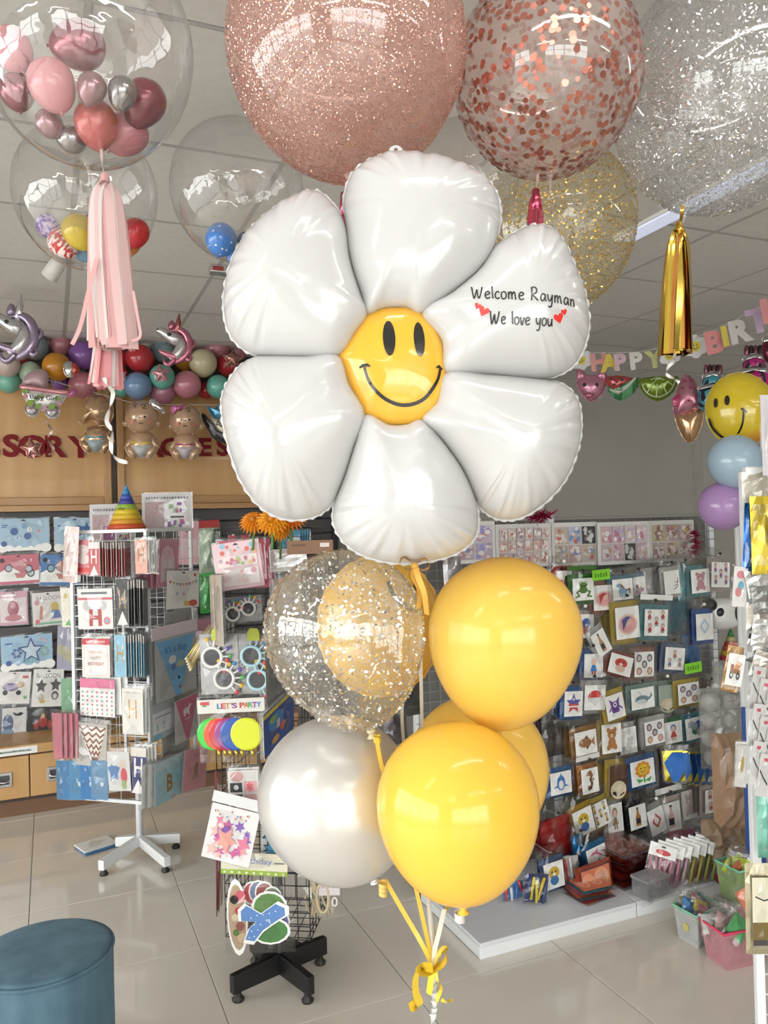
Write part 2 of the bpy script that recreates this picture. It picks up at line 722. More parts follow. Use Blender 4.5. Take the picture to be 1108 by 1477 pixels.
# glazed shop front behind the camera and along the near left side
def glazing(nm, axis, a0, a1, z0, z1, cnt, pos):
    """windows of a shop front: frame members and panes, one window per bay"""
    wl = MB()
    def bx(b, s0, s1, y0, y1, zz0, zz1):
        if axis == 'u':
            b.box(s0, pos + y0, zz0, s1, pos + y1, zz1)
        else:
            b.box(pos + y0, s0, zz0, pos + y1, s1, zz1)
    for k in range(cnt):
        s0 = a0 + (a1 - a0) * k / cnt
        s1 = a0 + (a1 - a0) * (k + 1) / cnt
        o = bpy.data.objects.new('window_%d' % (glazing.n), None)
        glazing.n += 1
        col.objects.link(o)
        o['kind'] = 'structure'
        f = MB()
        for (q0, q1) in ((s0, s0 + .05), (s1 - .05, s1)):
            bx(f, q0, q1, -.06, 0, z0, z1)
        for (q0, q1) in ((z0, z0 + .06), (z1 - .06, z1), (2.02, 2.07)):
            bx(f, s0 + .05, s1 - .05, -.06, 0, q0, q1)
        f.build('window_frame', mat((.5, .5, .5), .4, .6), o)
        p = MB()
        bx(p, s0 + .05, s1 - .05, -.033, -.027, z0 + .06, 2.02)
        p.build('pane', film((.95, .97, .96), .03, .4, .01), o)
        p = MB()
        bx(p, s0 + .05, s1 - .05, -.033, -.027, 2.07, z1 - .06)
        p.build('pane', film((.95, .97, .96), .03, .4, .01), o)
glazing.n = 1
glazing('rear', 'u', -3.5, 2.0, .12, 2.6, 4, V0)
glazing('side', 'v', -2.4, 4.0, .12, 2.6, 5, U0)
struct(MB().box(U0 - .1, V0 - .1, 0, -3.5, V0, CH).box(2.0, V0 - .1, 0, U1, V0, CH).box(-3.5, V0 - .1, 0, 2.0, V0, .12).box(-3.5, V0 - .1, 2.6, 2.0, V0, CH).build('wall_rear', wall_m))
struct(MB().box(U0 - .1, V0, 0, U0, -2.4, CH).box(U0 - .1, 4.0, 0, U0, V1, CH).box(U0 - .1, -2.4, 0, U0, 4.0, .12).box(U0 - .1, -2.4, 2.6, U0, 4.0, CH).build('wall_left', wall_m))
struct(MB().box(-14, -16, -.12, 14, V0 - .1, -.06).box(-14, V0 - .1, -.12, U0 - .1, 8, -.06).build('pavement_outside', mat((.32, .31, .30), .8)))

# ceiling tube lights (lit); the rows stand over the aisle behind the photographer
def tube_light(u, v, lab, L=1.2, s=9., c=(1., .98, .95), along='u'):
    t = thing('ceiling_tube_light', lab, 'ceiling light', (u, v, CH), 'ceiling tube lights')
    M = Matrix.Identity(4) if along == 'u' else Matrix.Rotation(PI / 2, 4, 'Z')
    MB().box(-L / 2, -.045, -.03, L / 2, .045, -.001, M).build('housing', WHITE, t)
    MB().tube([M @ V((-L / 2 + .03, 0, -.045)), M @ V((L / 2 - .03, 0, -.045))], .016, 10).build('tube', emit(c, s), t, None, True)
    return t
for k, (u, v) in enumerate(((-1.4, .55), (.7, .55), (2.8, .55), (-1.4, -1.6), (.7, -1.6), (2.8, -1.6))):
    tube_light(u, v, 'white ceiling tube light over the aisle nearest the shop windows', s=20.)
t = thing('linear_ceiling_strip', 'slim bluish glowing ceiling strip running above the hanging gold tassel', 'ceiling light', (2.17, 2.10, CH))
bevel(MB().box(-.05, -.45, -.014, .05, .45, 0).build('housing', WHITE, t), .003)
bevel(MB().box(-.042, -.44, -.02, .042, .44, -.0135).build('glow_plate', emit((.72, .78, 1.), .42), t), .003)  # flat strip on the ceiling with a weak bluish glow

# ================================================================== LEFT WALL FIXTURES
wood_m = noise_mat((.50, .28, .105), (.58, .35, .145), (9, 9, .7), .42, 5, .1, coords='World')
wood_d = noise_mat((.40, .21, .08), (.46, .26, .105), (.9, 9, 9), .42, 5, .1, coords='World')
dark_w = mat((.05, .03, .022), .5)
WV = 5.15            # face of the wooden sign fascia
ZB, ZT = 1.735, 2.47
red_m = mat((.19, .008, .012), .6, spec=.25)

def letters(parent, items, v, hgt_px, base_y, Mi):
    for ch, px, py, hp in items:
        c = on_v(px, py, v)
        h = (on_v(px, py - hp / 2, v) - on_v(px, py + hp / 2, v)).z
        vs, fs, wd = text_mesh(ch, .035)
        b = MB()
        n = len(vs)
        b.add([(q[0] * h * 1.12, q[1] * h, .0) for q in vs], fs)
        me = b.mesh('letter', red_m)
        o = obj('letter', me, parent, Mi @ frame((c.x, v, c.z), (0, -1, 0)))
        s = o.modifiers.new('solid', 'SOLIDIFY')
        s.thickness = .012
        s.offset = 1
def fascia(u0, u1, lab, items):
    t = thing('wooden_sign_panel', lab, 'sign', ((u0 + u1) / 2, WV, ZB))
    Mi = t.matrix_basis.inverted()
    MB().box(u0, WV + .004, ZB, u1, V1, ZT, Mi).build('board', wood_m, t)
    for nm, q in (('side_trim', (u0, u0 + .045, ZB, ZT)), ('side_trim', (u1 - .045, u1, ZB, ZT)), ('bottom_trim', (u0 + .045, u1 - .045, ZB, ZB + .05)), ('top_trim', (u0 + .045, u1 - .045, ZT - .05, ZT))):
        bevel(MB().box(q[0], WV - .018, q[2], q[1], WV + .006, q[3], Mi).build(nm, wood_d, t), .005)
    MB().box(u0, WV - .05, ZB - .035, u1, WV + .02, ZB - .002, Mi).build('lower_rail', wood_d, t)
    letters(t, items, WV + .003, 0, 0, Mi)
    return t
ud = on_v(165, 680, WV).x
fascia(ud - 1.75, ud - .017, 'wooden wall panel lettered SORY under the balloon garland, pram balloon hanging before it', [('A', -98, 644, 33), ('C', -76, 644, 33), ('C', -50, 644, 33), ('E', -30, 644, 33), ('S', -12, 644, 33), ('S', 16, 643, 33), ('O', 47, 644, 33), ('R', 81, 644, 31), ('Y', 116, 645, 31)])
fascia(ud + .017, on_v(478, 735, WV).x, 'wooden wall panel lettered ACCESSORY, partly hidden behind the white daisy balloon', [('A', 219, 645, 29), ('C', 245, 645, 27), ('C', 271, 645, 27), ('E', 296, 645, 26), ('S', 321, 645, 26), ('S', 346, 645, 26), ('O', 370, 645, 26), ('R', 394, 645, 26), ('Y', 417, 645, 26)])

struct(MB().box(U0, 5.13, ZT + .003, on_v(478, 735, WV).x, V1 - .001, CH - .001).build('wall_dark_strip', mat((.045, .032, .028), .7)))  # plain dark brown strip from the wooden panel tops up to the ceiling
# dark grey slat wall
slat_m = mat((.075, .07, .072), .5)
SV = 5.20
u0, u1 = -1.6, on_v(478, 735, SV).x
sl = thing('slatwall', 'dark grey slat wall behind the hanging packs at left', 'display wall', ((u0 + u1) / 2, V1, .42))
Mi = sl.matrix_basis.inverted()
MB().box(u0, SV + .02, .42, u1, V1 - .002, 1.70, Mi).build('backing', mat((.02, .02, .02), .6), sl)
z = .425
while z < 1.66:
    bevel(MB().box(u0, SV, z, u1, SV + .03, min(z + .092, 1.70), Mi).build('slat', slat_m, sl), .003, 1)
    z += .1
bevel(MB().box(u1, SV - .03, .0, u1 + .035, V1 - .002, 1.70, Mi).build('end_post', mat((.03, .03, .035), .4), sl), .003)

# low wooden drawer cabinets under the slat wall
CV = 4.865
dw = on_v(115, 1100, CV).x - on_v(43, 1100, CV).x
ux = on_v(43, 1120, CV).x
plinth_m = noise_mat((.16, .08, .04), (.2, .11, .06), (1, 8, 8), .5, coords='World')
hp_m = mat((.35, .34, .33), .3, .9)
for k0, k1, lab in ((-5, 2, 'low wooden drawer cabinet under the packs at the left edge'), (2, 6, 'low wooden drawer cabinet behind the black wire rack')):
    t = thing('drawer_cabinet', lab, 'cabinet', (ux + (k0 + k1) / 2 * dw, CV, 0), 'drawer cabinets under the slat wall')
    hw = (k1 - k0) * dw / 2
    MB().box(-hw, .012, .085, hw, V1 - CV - .002, .346).build('body', dark_w, t)
    MB().box(-hw, .03, 0, hw, .06, .085).build('plinth', plinth_m, t)
    for j in range(k1 - k0):
        x = -hw + (j + .5) * dw
        d = bevel(MB().box(-dw / 2 + .003, -.004, .105, dw / 2 - .003, .016, .335).build('drawer_front', wood_m, t, T((x, 0, 0))), .003)
        bevel(MB().box(-.042, -.010, .175, .042, -.003, .255).build('handle_plate', hp_m, d), .003)
        MB().box(-.028, -.0125, .190, .028, -.0095, .240).build('handle_recess', mat((.05, .05, .05), .4), d)
        MB().tube([(-.028, -.016, .222), (-.024, -.022, .208), (0, -.024, .204), (.024, -.022, .208), (.028, -.016, .222)], .004, 6).build('pull', CHROME, d, None, True)
k = 6
u0, u1 = ux - 5 * dw, ux + k * dw
t = tag(bevel(MB().box(u0, CV - .03, .348, u1, V1, .40).build('cabinet_worktop', wood_m), .006), 'long wooden ledge topping the drawer cabinets', 'worktop')
c0, c1 = on_v(-20, 1092, CV - .03), on_v(54, 1078, CV - .03)
t = thing('shelf_label_strip', 'white label strip with green writing on the wooden ledge front', 'label strip', frame(((c0.x + c1.x) / 2, CV - .032, .372), (0, -1, 0)))
MB().box(-(c1.x - c0.x) / 2, -.02, 0, (c1.x - c0.x) / 2, .02, .002).build('strip', WHITE, t)
sq = Art()
rnd = random.Random(2)
x = -.5
while x < .42:      # illegible small print
    ww = rnd.uniform(.012, .03)
    sq.rect(x, -.3 * rnd.uniform(.5, 1), x + ww, .3 * rnd.uniform(.4, 1), (.03, .12, .07))
    x += ww + rnd.uniform(.004, .012)
sq.build('printed_text', t, c1.x - c0.x - .03, .02, .0022)

# ================================================================== DAISY BALLOON
DZ = 1.16
dp = at(585, 520, DZ)
DP = PF(dp, TOCAM)
daisy = thing('daisy_balloon', 'big white six-petal daisy foil balloon with a yellow smiley centre', 'balloon', DP.M)
petal_m = mat((.655, .65, .655), .2, 0, .6, .5, .12)
hd = .040
def hv(l):   # (px, py, edge height)
    return [(*DP.loc(a, b), h) for a, b, h in l]
cT, cTR, cR, cB, cBL, cL, = (531, 463), (607, 462), (641, 545), (607, 611), (528, 604), (490, 521)
pet = {
 'top': ([(*cT, hd), (522, 435, .034), (507, 385, .026), (500, 335, .014), (496, 290, .0), (508, 252, 0), (537, 230, 0), (575, 221, 0), (622, 225, 0), (668, 238, 0), (702, 259, 0), (719, 288, 0), (721, 322, 0), (711, 362, .012), (688, 397, .024), (648, 433, .034), (*cTR, hd), (585, 454, hd), (555, 455, hd)], (606, 325), .082),
 'upper_left': ([(*cL, hd), (445, 521, .032), (398, 517, .016), (360, 509, .0), (333, 484, 0), (323, 445, 0), (328, 400, 0), (345, 355, 0), (375, 318, 0), (415, 289, 0), (455, 276, 0), (486, 301, 0), (500, 335, .014), (507, 385, .026), (522, 435, .034), (*cT, hd), (515, 488, hd)], (418, 405), .084),
 'lower_left': ([(*cBL, hd), (512, 648, .032), (497, 690, .014), (478, 728, 0), (450, 746, 0), (410, 748, 0), (375, 730, 0), (347, 692, 0), (329, 640, 0), (320, 590, 0), (325, 560, 0), (343, 532, 0), (366, 517, .006), (398, 517, .016), (445, 521, .032), (*cL, hd), (506, 562, hd)], (415, 628), .084),
 'bottom': ([(*cB, hd), (633, 636, .034), (664, 676, .020), (684, 716, .006), (690, 746, 0), (685, 775, 0), (660, 797, 0), (620, 809, 0), (572, 812, 0), (530, 803, 0), (500, 785, 0), (482, 756, 0), (483, 724, 0), (497, 690, .014), (512, 648, .032), (*cBL, hd), (560, 617, hd), (585, 617, hd)], (583, 722), .080),
 'lower_right': ([(*cR, hd), (700, 546, .030), (760, 548, .014), (808, 553, .0), (832, 576, 0), (838, 612, 0), (832, 652, 0), (815, 692, 0), (785, 726, 0), (750, 747, 0), (718, 748, 0), (694, 733, .0), (684, 716, .006), (664, 676, .020), (633, 636, .034), (*cB, hd), (628, 585, hd)], (740, 640), .082),
 'upper_right': ([(*cTR, hd), (648, 433, .034), (688, 397, .024), (711, 362, .012), (735, 340, 0), (765, 326, 0), (795, 330, 0), (816, 355, 0), (833, 395, 0), (845, 430, 0), (849, 470, 0), (841, 505, 0), (824, 530, .0), (795, 545, .004), (760, 548, .014), (700, 546, .030), (*cR, hd), (634, 500, hd)], (748, 450), .080),
}
PETFN = {}
for i, (nm, (o, c, h)) in enumerate(pet.items()):
    P = hv(o)
    cc = DP.loc(*c)
    b = inflate(P, h, cc, 132, 16, .0030, .0075, .62, True, .9, i + 3)
    b.build('petal', petal_m, daisy, None, True)
    PETFN[nm] = (catmull(P, 132), cc, h)
def petal_z(nm, x, y):
    """front height of a petal at local x, y"""
    P, cc, h = PETFN[nm]
    a = math.atan2(y - cc[1], x - cc[0])
    best = min(P, key=lambda q: abs((math.atan2(q[1] - cc[1], q[0] - cc[0]) - a + PI) % (2 * PI) - PI))
    t = math.hypot(x - cc[0], y - cc[1]) / math.hypot(best[0] - cc[0], best[1] - cc[1])
    t = min(t, 1)
    return best[2] * t * t + h * max(0., 1 - t ** 2.1) ** .62
# smiley centre
disc = [cT, (555, 455), (585, 454), cTR, (626, 480), (637, 510), cR, (640, 572), (628, 595), cB, (588, 616), (558, 617), cBL, (506, 562), cL, (512, 488)]
dl = [(*DP.loc(*q), hd + .0008) for q in disc]
dc = DP.loc(570, 537)
yel_foil = mat((.86, .46, .035), .2, .0, .6, .5)
# dome (front only thickened slightly behind)
b = MB()
DN = []
for i, q in enumerate(dl):
    nx = dl[(i + 1) % len(dl)]
    for k in range(5):
        DN.append(tuple(q[j] + (nx[j] - q[j]) * k / 5 for j in range(3)))
n = len(DN)
DH = .020
def disc_z(t):
    return hd + .0008 + DH * max(0, 1 - t * t) ** .8
vs = [(dc[0], dc[1], disc_z(0))]
for r in range(1, 11):
    t = r / 10
    vs += [(dc[0] + (q[0] - dc[0]) * t, dc[1] + (q[1] - dc[1]) * t, disc_z(t)) for q in DN]
vs += [(q[0], q[1], -hd) for q in DN]
fs = [(0, 1 + i, 1 + (i + 1) % n) for i in range(n)]
for r in range(10):
    fs += [(1 + r * n + i, 1 + (r + 1) * n + i, 1 + (r + 1) * n + (i + 1) % n, 1 + r * n + (i + 1) % n) for i in range(n)]
b.add(vs, fs)
facep = b.build('smiley_face', yel_foil, daisy, None, True)
def disc_zxy(x, y):
    a = math.atan2(y - dc[1], x - dc[0])
    q = min(DN, key=lambda q: abs((math.atan2(q[1] - dc[1], q[0] - dc[0]) - a + PI) % (2 * PI) - PI))
    return disc_z(min(1, math.hypot(x - dc[0], y - dc[1]) / math.hypot(q[0] - dc[0], q[1] - dc[1])))
ink = mat((.012, .010, .009), .25, 0, .5)
def decal(name, poly, zf, m, parent, th=.0008, M=None):
    """thin printed patch following the balloon skin: fan of rings"""
    n = len(poly)
    cx, cy = sum(q[0] for q in poly) / n, sum(q[1] for q in poly) / n
    vs = [(cx, cy, zf(cx, cy) + th)]
    for t in (.35, .7, 1.):
        for q in poly:
            x, y = cx + (q[0] - cx) * t, cy + (q[1] - cy) * t
            vs.append((x, y, zf(x, y) + th))
    fs = [(0, 1 + i, 1 + (i + 1) % n) for i in range(n)]
    for r in range(2):
        fs += [(1 + r * n + i, 1 + (r + 1) * n + i, 1 + (r + 1) * n + (i + 1) % n, 1 + r * n + (i + 1) % n) for i in range(n)]
    return MB().add(vs, fs).build(name, m, parent, None, True)
def ribbon_decal(name, paths, wd, zf, m, parent, th=.0009):
    """printed pen strokes following the skin"""
    b = MB()
    for path in paths:
        if len(path) < 2:
            continue
        ws = wd if isinstance(wd, (int, float)) else None
        vs, fs = [], []
        for i, p in enumerate(path):
            a, c = path[max(i - 1, 0)], path[min(i + 1, len(path) - 1)]
            d = V((c[0] - a[0], c[1] - a[1]))
            d = d.normalized() if d.length > 1e-9 else V((1, 0))
            ww = (p[2] if len(p) > 2 else wd) / 2
            for s in (-1, 0, 1):
                x, y = p[0] - d.y * ww * s, p[1] + d.x * ww * s
                vs.append((x, y, zf(x, y) + th))
        for i in range(len(path) - 1):
            for k in (0, 1):
                fs.append((i * 3 + k, i * 3 + k + 1, i * 3 + 4 + k, i * 3 + 3 + k))
        # orient to +z
        b.add(vs, [f[::-1] for f in fs])
    return b.build(name, m, parent)
def ell(cx, cy, rx, ry, rot=0., n=28):
    return [(cx + rx * math.cos(2 * PI * i / n) * math.cos(rot) - ry * math.sin(2 * PI * i / n) * math.sin(rot), cy + rx * math.cos(2 * PI * i / n) * math.sin(rot) + ry * math.sin(2 * PI * i / n) * math.cos(rot)) for i in range(n)]
for (x, y, rx, ry, ro) in ((561, 501, 8.6, 25, -3), (602.5, 502, 7.6, 24.5, -4)):
    decal('eye', DP.pts(ell(x, y, rx, ry, R_(ro))), disc_zxy, ink, facep)
mp = catmull([(527, 541), (532, 557), (541, 571), (554, 583), (568, 590), (582, 592.5), (597, 590), (611, 582), (622, 568), (629, 555), (632, 541)], 40, False)
wpx = 4.6 * DZ / F_PX
mouth = [(*DP.loc(*q), wpx * (.75 + .35 * math.sin(PI * i / 39))) for i, q in enumerate(mp)]
ribbon_decal('mouth', [mouth, [(*DP.loc(520, 541), wpx * .6), (*DP.loc(525, 538.5), wpx), (*DP.loc(531, 538), wpx), (*DP.loc(535, 540), wpx * .5)], [(*DP.loc(626.5, 540.5), wpx * .6), (*DP.loc(630, 538), wpx), (*DP.loc(635, 542), wpx * .6)]], wpx, disc_zxy, ink, facep)
# hand-lettered message on the upper right petal
GL = {  # pen strokes in em units, x-height 1, ascender 1.75
 'W': (1.75, [[(.05, 1.6), (.12, 1.7), (.18, .9), (.3, .05), (.42, .1), (.72, 1.15), (.8, 1.2), (.84, .5), (.98, .05), (1.1, .15), (1.35, .9), (1.5, 1.7)]]),
 'e': (.95, [[(.12, .5), (.5, .55), (.72, .7), (.68, .92), (.45, 1.), (.2, .8), (.12, .45), (.25, .1), (.5, .02), (.8, .2)]]),
 'l': (.42, [[(.15, 1.75), (.17, .9), (.2, .3), (.25, .02)]]),
 'c': (.85, [[(.72, .82), (.5, 1.), (.25, .85), (.12, .45), (.25, .1), (.5, .02), (.75, .2)]]),
 'o': (.95, [[(.45, 1.), (.2, .85), (.12, .45), (.25, .08), (.5, .02), (.75, .25), (.8, .6), (.65, .92), (.45, 1.)]]),
 'm': (1.5, [[(.15, 1.), (.18, .5), (.2, 0)], [(.2, .6), (.4, .95), (.55, .95), (.62, .6), (.66, 0)], [(.66, .6), (.85, .95), (1., .95), (1.08, .6), (1.15, .1), (1.25, .02)]]),
 'n': (1., [[(.15, 1.), (.18, .5), (.2, 0)], [(.2, .6), (.42, .95), (.6, .95), (.7, .6), (.74, 0)]]),
 'R': (1.35, [[(.2, 1.7), (.2, .8), (.18, 0)], [(.05, 1.55), (.4, 1.75), (.8, 1.65), (.9, 1.3), (.7, .95), (.22, .85), (.5, .6), (1.1, .02)]]),
 'a': (1.02, [[(.72, .85), (.48, 1.), (.22, .8), (.12, .4), (.25, .06), (.45, .1), (.7, .5), (.76, .98), (.78, .4), (.85, .02)]]),
 'y': (.98, [[(.12, 1.), (.15, .5), (.3, .2), (.5, .2), (.7, .6), (.78, 1.), (.76, .3), (.68, -.4), (.5, -.65), (.2, -.55)]]),
 'v': (.85, [[(.1, 1.), (.3, .05), (.42, .1), (.72, 1.)]]),
 'u': (1., [[(.12, 1.), (.15, .4), (.3, .05), (.5, .1), (.72, .5), (.76, 1.), (.78, .3), (.86, .02)]]),
 ' ': (.75, []),
}
def handwriting(txt, x0, y0, x1, y1, xh, wd, zf, name, parent):
    tot = sum(GL[c][0] for c in txt)
    k = (x1 - x0) / tot
    st = []
    x = 0
    for c in txt:
        adv, ss = GL[c]
        for s in ss:
            cs = catmull(s, max(8, len(s) * 4), False) if len(s) > 2 else s
            st.append([DP.loc(x0 + (x + q[0]) * k, y0 + (y1 - y0) * (x + q[0]) / tot - q[1] * xh) for q in cs])
        x += adv
    return ribbon_decal(name, st, wd, zf, ink, parent)
zUR = lambda x, y: petal_z('upper_right', x, y)
lw_ = 1.9 * DZ / F_PX
handwriting('Welcome Rayman', 672, 452, 817, 459, 10.3, lw_, zUR, 'printed_message', daisy)
handwriting('We love you', 696, 487, 783, 488.5, 9.8, lw_, zUR, 'printed_message', daisy)
heart = [(0, -.55), (.28, -.25), (.52, .02), (.55, .28), (.38, .46), (.14, .42), (0, .2), (-.14, .42), (-.38, .46), (-.55, .28), (-.52, .02), (-.28, -.25)]
hm = mat((.72, .03, .02), .3)
for (x, y, s, ro) in ((688, 470, 13, -25), (680, 463, 8, -25), (791, 477, 13, 20), (799, 468, 8, 20)):
    ca, sa = math.cos(R_(ro)), math.sin(R_(ro))
    decal('printed_heart', DP.pts([(x + (hx * ca - hy * sa) * s, y - (hx * sa + hy * ca) * s) for hx, hy in heart]), zUR, hm, daisy)
# filling tab at the top
a, c = DP.loc(571, 219)
tabp = [(a + .0105 * math.cos(2 * PI * i / 20), c + .0095 * math.sin(2 * PI * i / 20)) for i in range(20)]
b = MB()
inner = [(a + .003 * math.cos(2 * PI * i / 20), c + .003 + .003 * math.sin(2 * PI * i / 20)) for i in range(20)]
for z0 in (.0008, -.0008):
    o = len(b.v)
    b.add([(x, y, z0) for x, y in tabp] + [(x, y, z0) for x, y in inner], [((i, (i + 1) % 20, 20 + (i + 1) % 20, 20 + i) if z0 > 0 else (20 + i, 20 + (i + 1) % 20, (i + 1) % 20, i)) for i in range(20)])
b.build('hanging_tab', petal_m, daisy)

# ================================================================== BUNCH OF LATEX BALLOONS BELOW
yel = mat(srgb(255, 213, 86), .15, 0, .12, .45, .25)
yel2 = mat(srgb(255, 217, 104), .15, 0, .12, .45, .3)
latex('latex_balloon', 'glossy yellow latex balloon at upper right of the bunch', 'balloon', at(728, 916, 1.24), .1225, yel2, V((-.12, 0, -1)), .2, 'yellow balloons in the bunch')
latex('latex_balloon', 'largest yellow latex balloon at the front bottom of the bunch', 'balloon', at(660, 1164, 1.14), .1200, yel, V((.03, 0, -1)), .13, 'yellow balloons in the bunch')
latex('latex_balloon', 'yellow latex balloon half hidden behind the front yellow one', 'balloon', at(690, 1108, 1.48), .134, yel2, V((0, 0, -1)), .12, 'yellow balloons in the bunch')
pearl = mat((.66, .645, .63), .28, .45, .4, .5)
latex('latex_balloon', 'pearl white latex balloon low on the left of the bunch', 'balloon', at(486, 1150, 1.30), .131, pearl, V((.42, 0, -1)), .1)
t = thing('confetti_balloon', 'clear latex balloon filled with silver confetti, left of the bunch', 'balloon', down_matrix(at(497, 910, 1.23), .1266, V((.25, 0, -1))))
ms = latex_mesh(.24)
obj('balloon_skin', ms, t, None, film((.96, .96, .94), .12, .7, .03, .07, (1, .98, .95), .1, 3.))
obj('knot', KNOT, t, T((0, 0, -1.29)), mat((.9, .85, .6), .3, 0, .3, .5, .4))
flakes('confetti', t, .1266, .24, 2100, .0060, mat((.85, .84, .82), .2, 1.), 'hex', .55, .45, 5, .55, 1.003)
flakes('fine_confetti', t, .1266, .24, 1800, .0030, mat((.85, .84, .82), .2, 1.), 'quad', .3, .4, 6, .8)
# yellow smiley foil tucked behind
SP = PF(at(548, 900, 1.46), TOCAM)
sm = thing('smiley_foil_balloon', 'round yellow smiley foil balloon tucked behind the silver confetti balloon', 'balloon', SP.M)
sy = mat((.80, .46, .05), .2, 0, .5)
o = SP.pts(ell(548, 903, 88, 100, 0))
inflate(o, .07, None, 72, 10, .004, .003, .6).build('foil_skin', sy, sm, None, True)
zf = lambda x, y: .07 * max(0, 1 - (math.hypot(x / .113, y / .128)) ** 2.1) ** .6
decal('eye', SP.pts(ell(602, 840, 6, 9, R_(20))), zf, ink, sm)
ribbon_decal('mouth', [SP.pts(catmull([(560, 836), (566, 852), (576, 864), (590, 874), (604, 878)], 14, False))], .007, zf, ink, sm)
# satin bow below the daisy
bow_m = mat(srgb(226, 176, 80), .3, .1, .3, .5, .1)
bp = at(598, 816, 1.135)
bw = thing('satin_bow', 'small gold satin bow tied under the daisy balloon', 'bow', T(bp))
def rib(parent, name, pts, hw, m, tw=0., base=V((0, 0, 1)), org=None):
    """ribbon along world points; half width hw; twist tw turns"""
    org = V((0, 0, 0)) if org is None else org
    pts = catmull([tuple(p) for p in pts], max(14, len(pts) * 7), False)
    path = []
    n = len(pts)
    for i, p in enumerate(pts):
        a, c = V(pts[max(i - 1, 0)]), V(pts[min(i + 1, n - 1)])
        d = (c - a).normalized()
        wv = base - d * base.dot(d)
        wv = wv.normalized() if wv.length > 1e-4 else d.orthogonal().normalized()
        wv.rotate(Matrix.Rotation(tw * 2 * PI * i / n, 3, d))
        path.append((V(p) - org, wv * hw))
    return MB().strip(path, 0).build(name, m, parent, None, True)
def W(px, py, z):
    return at(px, py, z)
rib(bw, 'loop', [W(598, 816, 1.135), W(584, 804, 1.125), W(577, 812, 1.115), W(586, 820, 1.125), W(598, 817, 1.135)], .005, bow_m, 0, FWD, bp)
rib(bw, 'loop', [W(598, 816, 1.135), W(612, 806, 1.125), W(620, 816, 1.115), W(611, 822, 1.125), W(598, 817, 1.135)], .005, bow_m, 0, FWD, bp)
rib(bw, 'tail', [W(599, 817, 1.125), W(604, 834, 1.115), W(612, 856, 1.115), W(616, 886, 1.135)], .0042, bow_m, .1, CR, bp)
rib(bw, 'tail', [W(598, 817, 1.130), W(597, 832, 1.125), W(606, 854, 1.125), W(603, 876, 1.135)], .0036, bow_m, -.1, CR, bp)
inflate([(x * .006, y * .006) for x, y in ell(0, 0, 1, 1)], .005, None, 16, 4).build('knot', bow_m, bw, T(W(598, 816, 1.125) - bp), True)
# strings, tie and weight
str_w = mat((.82, .80, .74), .4, 0, 0, .5, .3)
str_y = mat(srgb(240, 212, 90), .3, 0, .3, .5, .3)
tie = W(625, 1396, 1.20)
wb = V((tie.x + .01, tie.y + .02, 0))
tag(rib(None, 'balloon_ribbon', [W(543, 1064, 1.19), W(552, 1110, 1.21), W(575, 1180, 1.26), W(602, 1290, 1.26), W(622, 1380, 1.21), tie], .0032, str_y, .05, CR), 'yellow ribbon running down from the silver confetti balloon', 'ribbon')
tag(rib(None, 'balloon_ribbon', [W(556, 1270, 1.24), W(580, 1312, 1.22), W(608, 1360, 1.2), tie], .0034, str_y, .03, CR), 'yellow ribbon slanting from the pearl balloon down to the tie', 'ribbon')
tag(rib(None, 'balloon_ribbon', [W(606, 880, 1.3), W(607, 960, 1.3), W(609, 1050, 1.34), W(612, 1200, 1.34), W(619, 1320, 1.25), tie], .0028, str_w, .1, CR), 'thin white string hanging straight from the daisy to the tie', 'ribbon')
tag(rib(None, 'balloon_ribbon', [W(580, 1008, 1.4), W(582, 1066, 1.4), W(600, 1200, 1.36), W(623, 1330, 1.25), tie], .0028, str_w, .2, CR), 'thin white string from the smiley foil balloon behind the confetti balloon', 'ribbon')
tag(rib(None, 'balloon_ribbon', [W(641, 1312, 1.16), W(634, 1342, 1.18), W(627, 1372, 1.19), tie], .0035, str_w, .1, CR), 'white ribbon dropping from the front yellow balloon', 'ribbon')
tag(rib(None, 'balloon_ribbon', [W(688, 1230, 1.45), W(650, 1300, 1.35), W(631, 1345, 1.24), tie], .0035, str_y, .1, CR), 'yellow ribbon from the half hidden rear yellow balloon', 'ribbon')
bt = thing('ribbon_bow', 'bright yellow satin bow tying the ribbons together', 'bow', T(tie))
yb = mat(srgb(252, 222, 70), .25, .05, .4, .5, .15)
rib(bt, 'loop', [W(625, 1394, 1.19), W(633, 1376, 1.18), W(642, 1371, 1.17), W(644, 1382, 1.17), W(636, 1392, 1.18), W(625, 1396, 1.19)], .008, yb, 0, FWD, tie)
rib(bt, 'loop', [W(625, 1395, 1.19), W(614, 1393, 1.18), W(604, 1399, 1.17), W(612, 1404, 1.17), W(625, 1397, 1.19)], .007, yb, 0, FWD, tie)
rib(bt, 'tail', [W(624, 1396, 1.18), W(608, 1396, 1.17), W(600, 1410, 1.165), W(600, 1432, 1.165), W(606, 1449, 1.17), W(597, 1454, 1.17), W(594, 1444, 1.172)], .0065, yb, .0, FWD + CR * .9, tie)
rib(bt, 'tail', [W(625, 1397, 1.19), W(622, 1412, 1.185), W(619, 1434, 1.19)], .0045, yb, .1, CR, tie)
rib(bt, 'curl', [W(627, 1398, 1.19), W(632, 1416, 1.18), W(636, 1426, 1.18), W(631, 1440, 1.18), W(630, 1447, 1.18)], .003, yb, .8, CR, tie)
rib(bt, 'curl', [W(637, 1442, 1.18), W(644, 1445, 1.18), W(653, 1442, 1.18)], .003, yb, .3, CR, tie)
tw = tag(rib(None, 'twisted_string', [tie, W(625, 1420, 1.2), W(626, 1450, 1.2), W(624, 1490, 1.2), V((wb.x, wb.y, .6)), V((wb.x, wb.y, .09))], .006, mat((.8, .79, .75), .4, 0, .2, .5, .2), 7, CR), 'twisted white strings below the yellow bow', 'ribbon')
